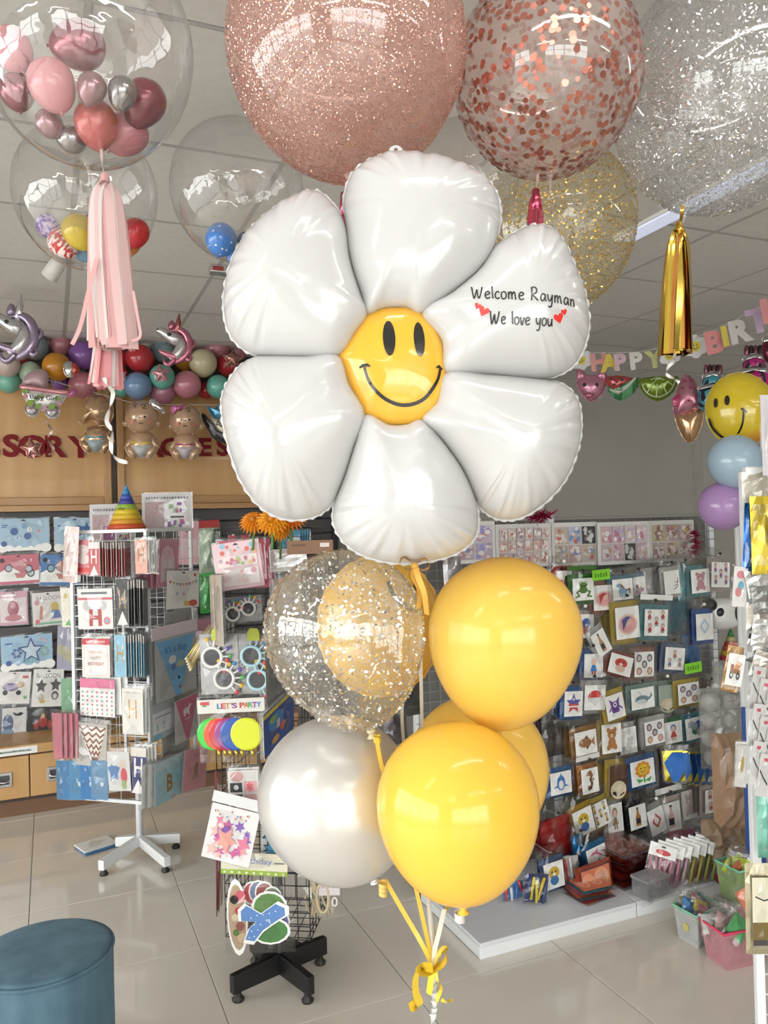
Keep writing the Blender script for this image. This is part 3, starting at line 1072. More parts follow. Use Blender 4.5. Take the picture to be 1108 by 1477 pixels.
bwt = thing('balloon_weight', 'white balloon weight standing on the floor below the bunch', 'weight', T(wb))
MB().lathe([(.045, 0), (.05, .01), (.045, .06), (.02, .085), (.0001, .09)], 20).build('body', WHITE, bwt, None, True)
MB().lathe([(.008, .085), (.012, .095), (.008, .105), (.0001, .107)], 10).build('eyelet', CHROME, bwt, None, True)
# curls on the balloon necks
def curl(px, py, Z, r, turns, m, parent=None, drop=.02, hw=.0028):
    c = W(px, py, Z)
    pts = []
    n = int(turns * 10)
    for i in range(n + 1):
        a = 2 * PI * i / 10
        pts.append(c + CR * (r * math.cos(a)) + FWD * (r * math.sin(a)) - UP * (drop * i / n))
    return rib(parent, 'ribbon_curl', pts, hw, m, 0, UP)
tag(curl(552, 1272, 1.235, .006, 3, mat(srgb(240, 210, 120), .3, .1, .3, .5, .2)), 'curled pale gold ribbon at the pearl balloon neck', 'ribbon')
tag(curl(544, 1062, 1.2, .005, 2.5, str_y, None, .010, .002), 'curled yellow ribbon at the silver confetti balloon neck', 'ribbon')
tag(curl(663, 1316, 1.14, .007, 2.5, mat((.8, .78, .76), .3, .1, .3, .5, .2), None, .014), 'curled white ribbon under the front yellow balloon', 'ribbon')

# ================================================================== BIG BALLOONS AT THE CEILING
def big(name, label, px, py, Z, r, skin, el=.1, down=(0, 0, -1), neck=True, cat='balloon', grp=None):
    t = thing(name, label, cat, down_matrix(at(px, py, Z), r, V(down)), grp)
    obj('balloon_skin', latex_mesh(el), t, None, skin)
    if neck:
        MB().lathe([(.03, 0), (.02, -.04), (.017, -.16), (.028, -.18), (.012, -.19)], 10, T((0, 0, -(1 + el) - .03))).build('neck', skin, t, None, True)
    return t
g1 = big('glitter_balloon', 'huge rose gold glitter balloon at the ceiling above the daisy', 500, 72, 1.33, .2055, film((.95, .78, .73), .10, .6, .05, .5, (.70, .46, .41)), .04)
flakes('glitter', g1, .2055, .04, 38000, .0024, mat((.90, .60, .51), .28, .95), 'quad', .1, .28, 8, 1., 1.003)
g2 = big('confetti_balloon', 'clear pinkish balloon with round rose gold confetti above the pink tassel', 789, 110, 1.46, .177, film((.95, .90, .88), .09, .6, .03, .22, (.85, .72, .69)), .02)
flakes('confetti_dots', g2, .177, .02, 1500, .0105, mat((.56, .22, .17), .25, .85), 'disc', .25, .12, 9, 1., 1.003)
g3 = big('confetti_balloon', 'clear balloon with shredded silver confetti above the gold tassel', 1046, 134, 1.64, .2335, film((.95, .95, .95), .09, .6, .03, .16, (.75, .75, .75)), .06, -UP - CR * .36)
flakes('confetti_shreds', g3, .2335, .06, 17000, .0066, mat((.80, .80, .81), .2, 1.), 'quad', .1, .35, 10, .4, 1.003)
g4 = big('confetti_balloon', 'clear balloon with gold confetti behind the upper right petal', 800, 326, 2.08, .215, film((.97, .95, .88), .07, .6, .03, .12, (.75, .68, .5)), .06)
flakes('confetti_shreds', g4, .215, .06, 9000, .0065, mat((.80, .56, .14), .2, 1.), 'quad', .35, .35, 12, .6, 1.003)
bobo = film((.965, .965, .965), .10, .85, .02, .04, (.85, .83, .8), .22, 2.6)
big('clear_balloon', 'large clear balloon holding pink and silver mini balloons, above the pink tassel', 124, 72, 1.43, .1945, bobo, .06)
big('clear_balloon', 'clear balloon holding yellow and red mini balloons behind the pink tassel', 124, 281, 2.08, .187, bobo, .04)
big('clear_balloon', 'clear balloon holding blue dotted mini balloons left of the daisy', 342, 274, 2.06, .176, bobo, .05)
big('clear_balloon', 'empty looking clear balloon peeking out behind the top petal', 668, 258, 1.76, .127, bobo, .04)
def mini(lab, px, py, Z, rpx, m, down, el=.3):
    latex('mini_balloon', lab, 'balloon', at(px, py, Z), rpx * Z / F_PX, m, down, el, 'mini balloons inside the clear balloons')
cw = lambda dx, dy, dz=0.: CR * dx + CU * dy + FWD * dz
mau = mat((.36, .115, .145), .22, .5, .4)
lil = mat((.42, .24, .27), .22, .6, .4)
slv = mat((.38, .37, .37), .2, .85, .4)
pnk = mat((.80, .36, .40), .2, 0, .4, .5, .15)
pnk2 = mat((.72, .28, .33), .2, 0, .4, .5, .15)
cor = mat((.66, .15, .14), .2, .1, .4, .5, .1)
bur = mat((.25, .05, .075), .2, .35, .4)
mini('mauve chrome mini balloon lying on top inside the large clear balloon', 116, 65, 1.38, 35, mau, cw(-1, .05, .1))
mini('pink mini balloon at the far left edge inside the large clear balloon', 16, 70, 1.40, 30, pnk, cw(.5, -1), .2)
mini('soft pink mini balloon hanging in the middle of the large clear balloon', 74, 120, 1.35, 34, pnk, cw(.35, -1))
mini('lilac mini balloon left of the small silver one', 133, 126, 1.34, 21, lil, cw(-.3, -1), .35)
mini('small silver chrome mini balloon inside the large clear balloon', 177, 132, 1.35, 21, slv, cw(-.2, -1), .4)
mini('burgundy mini balloon at the right inside the large clear balloon', 209, 146, 1.42, 31, bur, cw(-.5, -1), .35)
mini('coral red mini balloon pointing down near the neck', 138, 176, 1.40, 31, cor, cw(.15, -1), .35)
mini('dark mauve mini balloon left of the soft pink one', 24, 132, 1.42, 25, mau, cw(.2, -1), .15)
mini('small mauve mini balloon below the soft pink one', 71, 178, 1.40, 20, lil, cw(.6, -1), .15)
mini('grey chrome mini balloon lowest at the left of the neck', 104, 201, 1.42, 20, slv, cw(-.9, .2), .15)
mini('pink red mini balloon lying at the bottom right of the neck', 184, 192, 1.45, 30, pnk2, cw(-.7, -.7), .2)
mini('yellow mini balloon beside the pink tassel', 113, 333, 1.99, 24, mat((.70, .52, .06), .2, 0, .4, .5, .2), cw(.5, -1), .25)
mrb = noise_mat((.50, .03, .03), (.8, .7, .66), (2, 2, 5), .2, 3, .4, sharp=(.48, .52))
mini('red and white marbled mini balloon left of the yellow one', 90, 350, 2.02, 21, mrb, cw(.8, -.8), .2)
mini('purple marbled mini balloon at the left inside the clear balloon', 69, 326, 2.04, 17, noise_mat((.16, .08, .35), (.6, .5, .7), (3, 3, 3), .2, 3, .4, sharp=(.45, .55)), cw(.6, -.8), .2)
mini('sky blue mini balloon under the yellow one', 126, 364, 2.06, 15, mat((.08, .28, .5), .2, 0, .4), cw(-.8, -.3), .2)
mini('navy mini balloon behind the yellow one', 134, 322, 2.10, 14, mat((.06, .05, .16), .2, 0, .4), cw(0, -1), .1)
mini('red mini balloon right of the pink tassel', 196, 335, 2.06, 20, mat((.55, .02, .03), .2, 0, .4, .5, .1), cw(-.3, -1), .2)
mini('orange mini balloon behind the red one by the tassel', 188, 352, 2.10, 14, mat((.6, .2, .03), .2, 0, .4), cw(.2, -1), .1)
def dotted(c1, c2):
    m, nt, b = principled('dotted_latex')
    tc = nt.nodes.new('ShaderNodeTexCoord')
    vo = nt.nodes.new('ShaderNodeTexVoronoi')
    vo.inputs['Scale'].default_value = 2.6
    vo.inputs['Randomness'].default_value = .45
    r = nt.nodes.new('ShaderNodeValToRGB')
    r.color_ramp.interpolation = 'CONSTANT'
    r.color_ramp.elements[0].color = (*c2, 1)
    r.color_ramp.elements[1].color = (*c1, 1)
    r.color_ramp.elements[1].position = .17
    nt.links.new(tc.outputs['Object'], vo.inputs['Vector'])
    nt.links.new(vo.outputs['Distance'], r.inputs[0])
    nt.links.new(r.outputs[0], b.inputs['Base Color'])
    b.inputs['Roughness'].default_value = .2
    b.inputs['Coat Weight'].default_value = .4
    return m
mini('blue mini balloon with white dots left of the daisy', 319, 345, 2.0, 23, dotted((.06, .22, .62), (.75, .78, .8)), cw(-.2, -1), .1)
mini('small dark blue chrome mini balloon right of the dotted one', 354, 347, 2.02, 12, mat((.04, .12, .30), .2, .5, .4), cw(.8, -.6), .1)
mini('small light blue mini balloon under the dotted one', 337, 369, 2.03, 11, mat((.12, .28, .62), .2, 0, .4), cw(.3, -1), .1)

# ------------------------------------------------------------------ tassels
def tassel(label, top, bot, Z, wtop, wbot, cols, cnt, sw, seed, name='tassel', jag=.06, strays=(), spread=.7):
    """paper or foil tassel: tied head and many long strips"""
    rnd = random.Random(seed)
    a, c = W(*top, Z), W(*bot, Z)
    t = thing(name, label, 'tassel', T(a))
    L = (a - c).length
    ax = (c - a).normalized()
    sc_ = Z / F_PX
    for k in range(cnt):
        th = 2 * PI * (k + rnd.uniform(-.3, .3)) / cnt * (1 if k % 2 else 1)
        rr = rnd.uniform(.55, 1.)
        d = CR * math.cos(th) + FWD * math.sin(th) * spread
        ln = L * rnd.uniform(1 - jag, 1 + jag * .4)
        p0, p1, p2, p3 = ax * .004, ax * ln * .12 + d * wtop * sc_ * .75 * rr, ax * ln * .5 + d * (wtop + wbot) / 2 * sc_ * rr, ax * ln + d * wbot * sc_ * rr + CR * rnd.uniform(-.006, .006)
        base = (CR * -math.sin(th) + FWD * math.cos(th)) + CR * .6
        rib(t, 'strip', [p0, p1, p2, p3], sw * sc_ / 2 * rnd.uniform(.8, 1.2), cols[k % len(cols)], rnd.uniform(-.09, .09), base)
    for (pts, wd) in strays:
        rib(t, 'strip', [W(*q, Z - .03) - a for q in pts], wd * sc_ / 2, cols[0], .02, CR)
    MB().lathe([(.001, .012), (.007, .008), (.009, -.01), (.011, -.03), (.004, -.034)], 12).build('tied_head', cols[0], t, None, True)
    return t
pa, pb, pc = mat((.82, .50, .50), .5, 0, 0, .3, .35), mat((.84, .62, .62), .5, 0, 0, .3, .35), mat((.80, .74, .73), .45, 0, 0, .3, .35)
pd = mat((.80, .36, .38), .5, 0, 0, .3, .35)
tassel('long pale pink paper tassel hanging under the large clear balloon', (151, 258), (166, 500), 1.36, 27, 31, [pa, pb, pc, pb, pa, pc], 60, 15, 4, strays=(([(140, 372), (128, 420), (116, 470), (104, 497)], 6), ([(192, 420), (199, 460), (202, 485), (190, 492)], 4)))
tassel('darker pink tassel with white strips below the pale pink one', (158, 440), (152, 560), 1.40, 14, 19, [pd, pd, pc, pa], 30, 10, 5)
gfo = mat((.72, .50, .07), .12, 1., .2)
tassel('shiny gold foil tassel hanging under the silver confetti balloon', (980, 328), (976, 510), 1.50, 16, 21, [gfo, mat((.80, .60, .12), .16, 1., .2), gfo, mat((.72, .36, .10), .16, 1., .2)], 44, 14, 6, jag=.04)
mfo = mat((.50, .07, .13), .15, .9, .3)
tassel('folded rose red foil tassel under the rose gold confetti balloon', (773, 280), (772, 400), 1.46, 9, 13, [mfo, mat((.62, .16, .2), .15, .9, .3)], 18, 13, 7, jag=.02)
tassel('red foil tassel behind the top petal under the glitter balloon', (497, 285), (500, 400), 1.42, 6, 10, [mfo], 12, 8, 8)
tag(rib(None, 'balloon_ribbon', [W(498, 248, 1.40), W(499, 270, 1.41), W(497, 292, 1.42)], .0028, mat((.7, .6, .56), .3, .2, .2), .4, CR), 'short pinkish ribbon under the glitter balloon neck', 'ribbon')
tag(rib(None, 'balloon_ribbon', [W(776, 250, 1.47), W(775, 268, 1.46), W(773, 284, 1.46)], .0024, mat((.7, .5, .46), .3, .2, .2), .4, CR), 'short ribbon between rose confetti balloon and red tassel', 'ribbon')
tag(rib(None, 'balloon_ribbon', [W(985, 296, 1.50), W(983, 312, 1.5), W(979, 332, 1.5)], .0030, gfo, .3, CR), 'short gold ribbon between silver confetti balloon and gold tassel', 'ribbon')
tag(rib(None, 'balloon_ribbon', [W(146, 212, 1.40), W(148, 236, 1.37), W(151, 262, 1.36)], .003, mat((.8, .72, .7), .3, .2, .2, .5, .3), .4, CR), 'short clear ribbon above the pale pink tassel', 'ribbon')
cur = mat((.82, .80, .77), .25, .15, .4, .5, .1)
tag(rib(None, 'curled_ribbon', [W(150, 545, 1.38), W(156, 556, 1.37), W(163, 568, 1.38), W(158, 590, 1.39), W(154, 608, 1.38), W(162, 622, 1.37), W(160, 640, 1.38), W(163, 655, 1.38), W(172, 664, 1.38), W(184, 667, 1.38)], .0036, cur, 2.2, CR), 'white curled ribbon trailing below the pink tassels', 'ribbon')
tag(rib(None, 'curled_ribbon', [W(974, 505, 1.49), W(972, 520, 1.49), W(964, 530, 1.49), W(962, 540, 1.49), W(972, 546, 1.49), W(980, 552, 1.49)], .0028, cur, 1.6, CR), 'white curled ribbon trailing below the gold tassel', 'ribbon')

# ================================================================== PRINTED PICTURES (generic, no characters)
K = (.02, .02, .025)
WH = (.85, .85, .83)
def fig(a, c1, c2, c3, x=0, y=0, s=1.):
    """small generic doll: hair, head, body, legs"""
    a.circ(x, y + .17 * s, .15 * s, c3, .16 * s)
    a.circ(x, y + .14 * s, .11 * s, (.75, .5, .38), .12 * s)
    a.poly([(x - .07 * s, y + .03 * s), (x + .07 * s, y + .03 * s), (x + .17 * s, y - .2 * s), (x - .17 * s, y - .2 * s)], c1)
    a.rect(x - .1 * s, y - .33 * s, x - .02 * s, y - .2 * s, c2)
    a.rect(x + .02 * s, y - .33 * s, x + .1 * s, y - .2 * s, c2)
def art(kind, c1=(.5, .1, .1), c2=(.1, .2, .5), c3=(.15, .08, .04)):
    a = Art()
    if kind == 'frog':
        a.circ(0, -.02, .2, c1, .17); a.circ(0, .2, .2, c1, .13); a.circ(-.12, .3, .075, c1); a.circ(.12, .3, .075, c1)
        a.circ(-.12, .31, .04, WH); a.circ(.12, .31, .04, WH); a.line([(-.13, .17), (0, .12), (.13, .17)], .03, K)
        for s in (-1, 1): a.line([(s * .15, -.05), (s * .32, -.12), (s * .2, -.3), (s * .38, -.34)], .07, c1)
    elif kind == 'cameo':
        a.circ(0, -.05, .42, (.75, .55, .5), .33); a.circ(0, -.05, .36, (.7, .35, .35), .27); a.circ(.03, .02, .15, (.75, .5, .4), .13); a.poly([(-.25, .1), (-.05, .2), (.15, .17), (.0, .08), (-.12, -.1), (-.2, -.25)], c1)
    elif kind == 'horse':
        a.circ(0, -.08, .22, c1, .13); a.poly([(.05, 0), (-.22, .32), (-.36, .18), (-.2, .1), (-.12, -.1)], c1)
        for x in (-.15, -.05, .1, .17): a.rect(x - .03, -.36, x + .03, -.1, c1)
        a.poly([(-.18, .34), (0, .2), (.1, 0), (.02, .02), (-.12, .16)], c2); a.line([(.2, -.05), (.32, .0), (.34, -.2)], .08, c2); a.circ(-.24, .22, .025, K)
    elif kind == 'pattern':
        rnd = random.Random(int(c1[0] * 999)); 
        for _ in range(9): a.circ(rnd.uniform(-.36, .36), rnd.uniform(-.38, .38), rnd.uniform(.06, .13), rnd.choice((c1, c2, c3)), n=9)
    elif kind == 'five':
        for k, (x, y) in enumerate(((-.27, .25), (.27, .25), (0, 0), (-.27, -.27), (.27, -.27))):
            q = (c1, c2)[(k > 2)]
            a.circ(x, y, .14, q, .16, 12); a.circ(x, y - .01, .085, (.62, .46, .4), .1, 10)
    elif kind == 'minis':
        for k, (x, y) in enumerate(((-.3, .28), (.28, .3), (0, .05), (-.28, -.2), (.28, -.2))):
            fig(a, c1, c2, c3, x, y, .55)
    elif kind == 'three':
        fig(a, c1, c2, c3, -.02, .2, .6); fig(a, c2, c1, c3, -.26, -.18, .6); fig(a, c3, c1, c2, .25, -.16, .6)
    elif kind == 'fish':
        a.circ(-.04, 0, .3, c1, .2); a.poly([(.2, 0), (.42, .2), (.38, 0), (.42, -.2)], c1); a.poly([(-.1, .18), (.05, .32), (.15, .15)], c2); a.poly([(-.05, -.18), (.05, -.3), (.14, -.14)], c2)
        for x in (-.1, .02, .14): a.line([(x, .15), (x + .03, 0), (x, -.15)], .035, c2)
        a.circ(-.22, .06, .045, WH); a.circ(-.23, .06, .022, K)
    elif kind == 'whale':
        a.circ(-.05, -.05, .3, c1, .2); a.poly([(.15, .02), (.3, .05), (.36, .25), (.42, .08), (.3, -.08), (.1, -.15)], c1); a.circ(-.08, -.14, .22, (.65, .7, .72), .1); a.circ(-.2, 0, .03, K); a.line([(-.1, .15), (-.12, .3), (-.2, .34)], .04, (.4, .6, .75))
    elif kind == 'seahorse':
        a.line([(-.1, .3), (.05, .36), (.12, .22), (.02, .05), (.1, -.12), (.02, -.28), (-.1, -.32), (-.1, -.22)], .13, c1); a.circ(.02, .3, .12, c1); a.line([(0, .3), (-.2, .24)], .06, c1); a.poly([(.12, .1), (.28, .06), (.14, -.06)], c2); a.circ(.0, .33, .025, K)
    elif kind == 'starflag':
        a.star(0, .02, .42, (.1, .1, .4)); a.poly([(-.3, 0), (.3, 0), (.26, -.08), (-.26, -.08)], (.6, .06, .06)); a.poly([(-.26, -.08), (.26, -.08), (.22, -.14), (-.22, -.14)], WH); a.poly([(-.22, -.14), (.22, -.14), (.27, -.34), (0, -.2), (-.27, -.34)], (.6, .06, .06)); a.star(0, .18, .08, WH)
    elif kind == 'ball':
        a.circ(0, .02, .34, (.6, .05, .05), .27); a.poly([(-.34, .0), (.34, .0), (.26, -.17), (.1, -.25), (-.1, -.25), (-.26, -.17)], (.7, .7, .7)); a.line([(-.2, .24), (-.25, .02)], .03, (.75, .4, .4)); a.poly([(-.04, -.25), (.04, -.25), (.06, -.32), (-.06, -.32)], (.5, .5, .5))
    elif kind == 'creature':
        a.poly([(-.2, -.25), (.2, -.25), (.24, .15), (.3, .36), (.1, .22), (-.1, .22), (-.3, .36), (-.24, .15)], c1); a.circ(0, .08, .1, WH); a.circ(0, .08, .05, K); a.line([(-.12, -.1), (0, -.14), (.12, -.1)], .04, K)
        for s in (-1, 1): a.line([(s * .2, 0), (s * .36, -.14)], .06, c1)
    elif kind == 'figure':
        fig(a, c1, c2, c3, 0, 0, 1.15)
    elif kind == 'gems':
        for k, (x, y, q) in enumerate(((-.2, .2, (.4, .45, .5)), (.2, .16, (.03, .08, .45)), (0, -.12, (.03, .16, .08)), (-.02, .1, (.3, .35, .4)), (.25, -.2, (.4, .42, .45)))): a.star(x, y, .2, q, 6, .85)
    elif kind == 'teddy':
        for s in (-1, 1): a.circ(s * .17, .3, .09, c1); a.circ(s * .17, -.3, .1, c1)
        a.circ(0, .15, .22, c1, .18); a.circ(0, -.15, .2, c1, .2); a.circ(0, .1, .09, c2, .07); a.circ(-.08, .2, .025, K); a.circ(.08, .2, .025, K)
    elif kind == 'penguin':
        a.rect(-.5, -.5, .5, .5, c1); a.circ(0, -.32, .42, (.7, .62, .45), .3); a.line([(-.3, -.42), (-.1, -.5)], .05, K); a.line([(.3, -.42), (.1, -.5)], .05, K)
    elif kind == 'flower':
        a.line([(.02, -.05), (.05, -.4)], .06, (.05, .3, .06)); a.poly([(.03, -.3), (-.3, -.2), (-.2, -.4)], (.06, .35, .08)); a.poly([(.05, -.32), (.36, -.22), (.25, -.42)], (.06, .35, .08))
        for k in range(9): a.circ(.24 * math.cos(k * .698), .13 + .24 * math.sin(k * .698), .1, (.75, .28, .02), n=8)
        a.circ(0, .13, .22, (.8, .55, .05)); a.circ(-.08, .18, .03, K); a.circ(.08, .18, .03, K); a.line([(-.1, .08), (0, .02), (.1, .08)], .03, (.5, .05, .03))
    elif kind == 'bottle':
        a.poly([(-.06, .4), (.06, .4), (.07, .15), (.15, .02), (.15, -.38), (-.15, -.38), (-.15, .02), (-.07, .15)], c1); a.rect(-.14, -.28, .14, -.05, K); a.rect(-.06, .34, .06, .42, K)
    elif kind == 'badge':
        a.star(0, .02, .3, c1, 4, .75); a.star(0, .02, .17, WH, 4, .75)
    elif kind == 'dolphins':
        for (dx, dy, q) in ((0, .2, (.65, .15, .3)), (.03, -.18, (.1, .3, .55))):
            a.poly([(dx - .35, dy + .02), (dx - .2, dy + .14), (dx - .02, dy + .14), (dx + .18, dy + .0), (dx + .35, dy - .18), (dx + .22, dy - .13), (dx + .05, dy + .0), (dx - .12, dy + .04)], q); a.poly([(dx - .08, dy + .12), (dx + .08, dy + .24), (dx + .07, dy + .08)], q)
    elif kind == 'truck':
        a.rect(-.3, -.12, .3, .02, c1); a.poly([(-.28, .02), (-.1, .02), (.05, .3), (.35, .22), (.2, .02)], c2); a.rect(-.3, .0, -.12, .16, c1)
        for x in (-.2, .2): a.circ(x, -.18, .12, K); a.circ(x, -.18, .05, (.6, .6, .6))
    elif kind == 'plush':
        a.circ(0, .1, .28, c1, .24); a.circ(0, -.2, .22, c2, .18); a.circ(-.1, .14, .04, K); a.circ(.1, .14, .04, K); a.circ(0, .04, .08, WH, .05)
    elif kind == 'shark':
        a.circ(0, .0, .2, c1, .34); a.poly([(-.15, -.05), (-.38, -.2), (-.14, -.18)], c1); a.poly([(.15, -.05), (.38, -.2), (.14, -.18)], c1); a.circ(0, -.08, .12, WH, .2); a.circ(-.08, .18, .03, K); a.circ(.08, .18, .03, K); a.poly([(-.06, .3), (0, .46), (.06, .3)], c1)
    elif kind == 'lashes':
        for k in range(3): a.line([(.1 + .06 * k, -.3 + .14 * k), (.25 + .06 * k, -.26 + .14 * k), (.38, -.14 + .16 * k)], .035, K)
    elif kind == 'window':
        a.poly([(-.32, -.4), (.32, -.4), (.32, .1), (.2, .3), (0, .38), (-.2, .3), (-.32, .1)], (.78, .55, .6)); 
        for (x0, y0) in ((-.24, -.34), (.03, -.34), (-.24, -.12), (.03, -.12)): a.rect(x0, y0, x0 + .2, y0 + .17, (.78, .72, .72))
        a.circ(-.08, .16, .1, (.75, .5, .55)); a.circ(.1, .2, .08, (.7, .4, .5))
    return a

# ================================================================== HANGING PACKS
def crumple(seed, nx=6, ny=7, j=.04, jz=.35, base=.5):
    """unit pillow bag, crumpled film: x, y in -.5..5, z 0..1"""
    rnd = random.Random(seed)
    b = MB()
    for side in (1, 0):
        vs = []
        for r in range(ny + 1):
            for c in range(nx + 1):
                x, y = c / nx - .5, r / ny - .5
                e = min(c, nx - c, r, ny - r)
                z = 0 if e == 0 else (base + rnd.uniform(-jz, jz)) * (min(1, e / 1.5))
                if e:
                    x += rnd.uniform(-j, j); y += rnd.uniform(-j, j)
                vs.append((x, y, z if side else -z * .25))
        fs = [(r * (nx + 1) + c, r * (nx + 1) + c + 1, (r + 1) * (nx + 1) + c + 1, (r + 1) * (nx + 1) + c) for r in range(ny) for c in range(nx)]
        b.add(vs, fs if side else [f[::-1] for f in fs])
    return b
BAGS = [crumple(s).mesh('sleeve', SLEEVE, False) for s in range(6)]
SLABS = [crumple(20 + s, 4, 5, .05, .25, .7).mesh('folded_foil', WHITE, False) for s in range(6)]
_cb = MB().box(-.5, -.5, 0, .5, .5, 1)
CARDME = _cb.mesh('card', CARD)
HOLE = MB().prism([(-.5, -.2), (-.2, -.5), (.2, -.5), (.5, -.2), (.2, .1), (.12, .5), (-.12, .5), (-.2, .1)], 0, 1).mesh('hang_hole', mat((.05, .05, .05), .6))
NP = [0]
def pack(label, cat, P, px, py, wpx, hpx, tilt=0., foilc=None, pic=None, off=.0, grp=None, header=None, name='foil_balloon_pack', margin=(1.28, 1.5), behind=0, blabel=None, shift=.0, th=.012, cardc=None, foil_shift=(0, 0), foil_k=(1.3, 1.35), tagc=None, fm=.7, hole=False, lift=.2):
    """one hanging pack seen at photo pixel (px, py) on plane P: card, picture, folded foil, film sleeve"""
    NP[0] += 1
    n = P.n
    p = on_plane(px, py, P.p + n * off, n)
    Q = PF(p, n)
    a, c = Q.loc(px - wpx / 2, py), Q.loc(px + wpx / 2, py)
    d, e = Q.loc(px, py + hpx / 2), Q.loc(px, py - hpx / 2)
    w_, h_ = abs(c[0] - a[0]), abs(e[1] - d[1])
    t = thing(name, label, cat, frame(p, n, R_(tilt)), grp)
    k = NP[0]
    if foilc is not None:
        obj('folded_foil', SLABS[k % 6], t, T((foil_shift[0] * w_, foil_shift[1] * h_, -th)) @ S3(w_ * foil_k[0], h_ * foil_k[1], th * 1.1), foil(foilc, .22, fm))
    cz = .002
    if pic is not None:
        obj('card', CARDME, t, T((0, 0, cz)) @ S3(w_, h_, .0008), mat(cardc, .45) if cardc else None)
        pic.build('printed_picture', t, w_, h_, cz + .001)
    if header is not None:
        obj('header_flap', CARDME, t, T((0, h_ * .5 * margin[1] - .0 + h_ * .06, 0)) @ S3(w_ * margin[0], h_ * .2, .001), mat(header, .45))
    if hole:
        obj('hang_hole', HOLE, t, T((0, h_ * .45, cz + .0009)) @ S3(w_ * .14, h_ * .05, .0004))
    if tagc is not None:
        obj('price_tag', CARDME, t, T((0, h_ * .72, .004)) @ S3(w_ * .8, h_ * .3, .0008), mat(tagc, .4))
    if margin:
        obj('sleeve', BAGS[k % 6], t, T((0, h_ * (margin[1] - 1) * lift, -.004)) @ S3(w_ * margin[0], h_ * margin[1], .018))
    for i in range(behind):
        b = thing(name, (blabel or 'pack hanging behind the %s') % ('first', 'second', 'third', 'fourth', 'fifth', 'sixth', 'seventh', 'eighth')[i] if blabel and '%s' in blabel else (blabel or label), cat, frame(p - n * (.016 * (i + 1)) + UP.cross(n) * shift * (i + 1) * w_ + UP * random.uniform(-.004, .006), n, R_(tilt * .5 + random.uniform(-3, 3))), grp)
        if foilc is not None:
            obj('folded_foil', SLABS[(k + i + 1) % 6], b, T((0, 0, -th * .4)) @ S3(w_ * 1.15, h_ * 1.15, th * .7), foil(foilc, .22, fm))
        elif pic is not None:
            obj('card', CARDME, b, S3(w_, h_, .0008), mat(cardc, .45) if cardc else None)
        if margin:
            obj('sleeve', BAGS[(k + i + 2) % 6], b, T((0, h_ * (margin[1] - 1) * .2, -.003)) @ S3(w_ * margin[0], h_ * margin[1], .012))
    return t, w_, h_

# ------------------------------------------------------------------ gondola
GV = 2.98
DECK = .058
gon = thing('gondola_stand', 'white gondola stand with low deck and wire back hung with foil packs', 'display stand', T((2.15, 2.5, 0)))
Mi = gon.matrix_basis.inverted()
for (a, c) in ((1.385, 2.085), (2.09, 3.05)):
    bevel(MB().box(a, 2.50, .0, c, 2.515, DECK - .016, Mi).build('kick_plate', WHITEM, gon), .002)
    bevel(MB().box(a, 2.497, DECK - .015, c, 3.04, DECK, Mi).build('deck', mat((.72, .74, .78), .25, 0, .3), gon), .003)
    MB().box(a, 2.515, .004, a + .012, 3.04, DECK - .016, Mi).build('deck_side', WHITEM, gon)
gp_m = mat((.17, .165, .16), .6)
MB().box(1.385, GV + .035, DECK, 3.05, GV + .05, 1.56, Mi).build('back_panel', gp_m, gon)
for x in (1.385, 2.07, 3.02):
    bevel(MB().box(x, GV + .005, 0, x + .03, GV + .035, 1.58, Mi).build('upright', WHITEM, gon), .002)
b = MB()
for k in range(36):
    z = .1 + k * .042
    b.tube([Mi @ V((1.385, GV, z)), Mi @ V((3.05, GV, z))], .0022, 4)
for k in range(34):
    x = 1.4 + k * .05
    b.tube([Mi @ V((x, GV + .003, DECK)), Mi @ V((x, GV + .003, 1.56))], .0022, 4)
b.build('wire_grid', mat((.30, .30, .30), .4, .5), gon)
GP = PF(V((2, GV, 1)), V((0, -1, 0)))
def hook(px, py, ln=.2, tip=BLACK):
    p = on_v(px, py, GV - ln)
    o = MB().tube([V((p.x, GV, p.z - .01)), V((p.x, GV - ln * .9, p.z - .012)), V((p.x, GV - ln, p.z))], .0025, 5)
    o.v = [tuple(Mi @ V(q)) for q in o.v]
    h = o.build('peg_hook', CHROME, gon)
    MB().lathe([(.0001, .008), (.007, .004), (.008, -.002), (.0001, -.008)], 10, T(Mi @ V((p.x, GV - ln, p.z)))).build('hook_tip', tip, h, None, True)
G = 'foil packs on the gondola'
pk = 'clear wrapped pack with '
grn, red, blu, yl, tl, sil, brn, pur, org, nav = (.05, .22, .04), (.45, .03, .03), (.02, .14, .42), (.62, .45, .04), (.12, .35, .40), (.6, .6, .6), (.25, .10, .05), (.16, .05, .30), (.55, .22, .03), (.015, .03, .12)
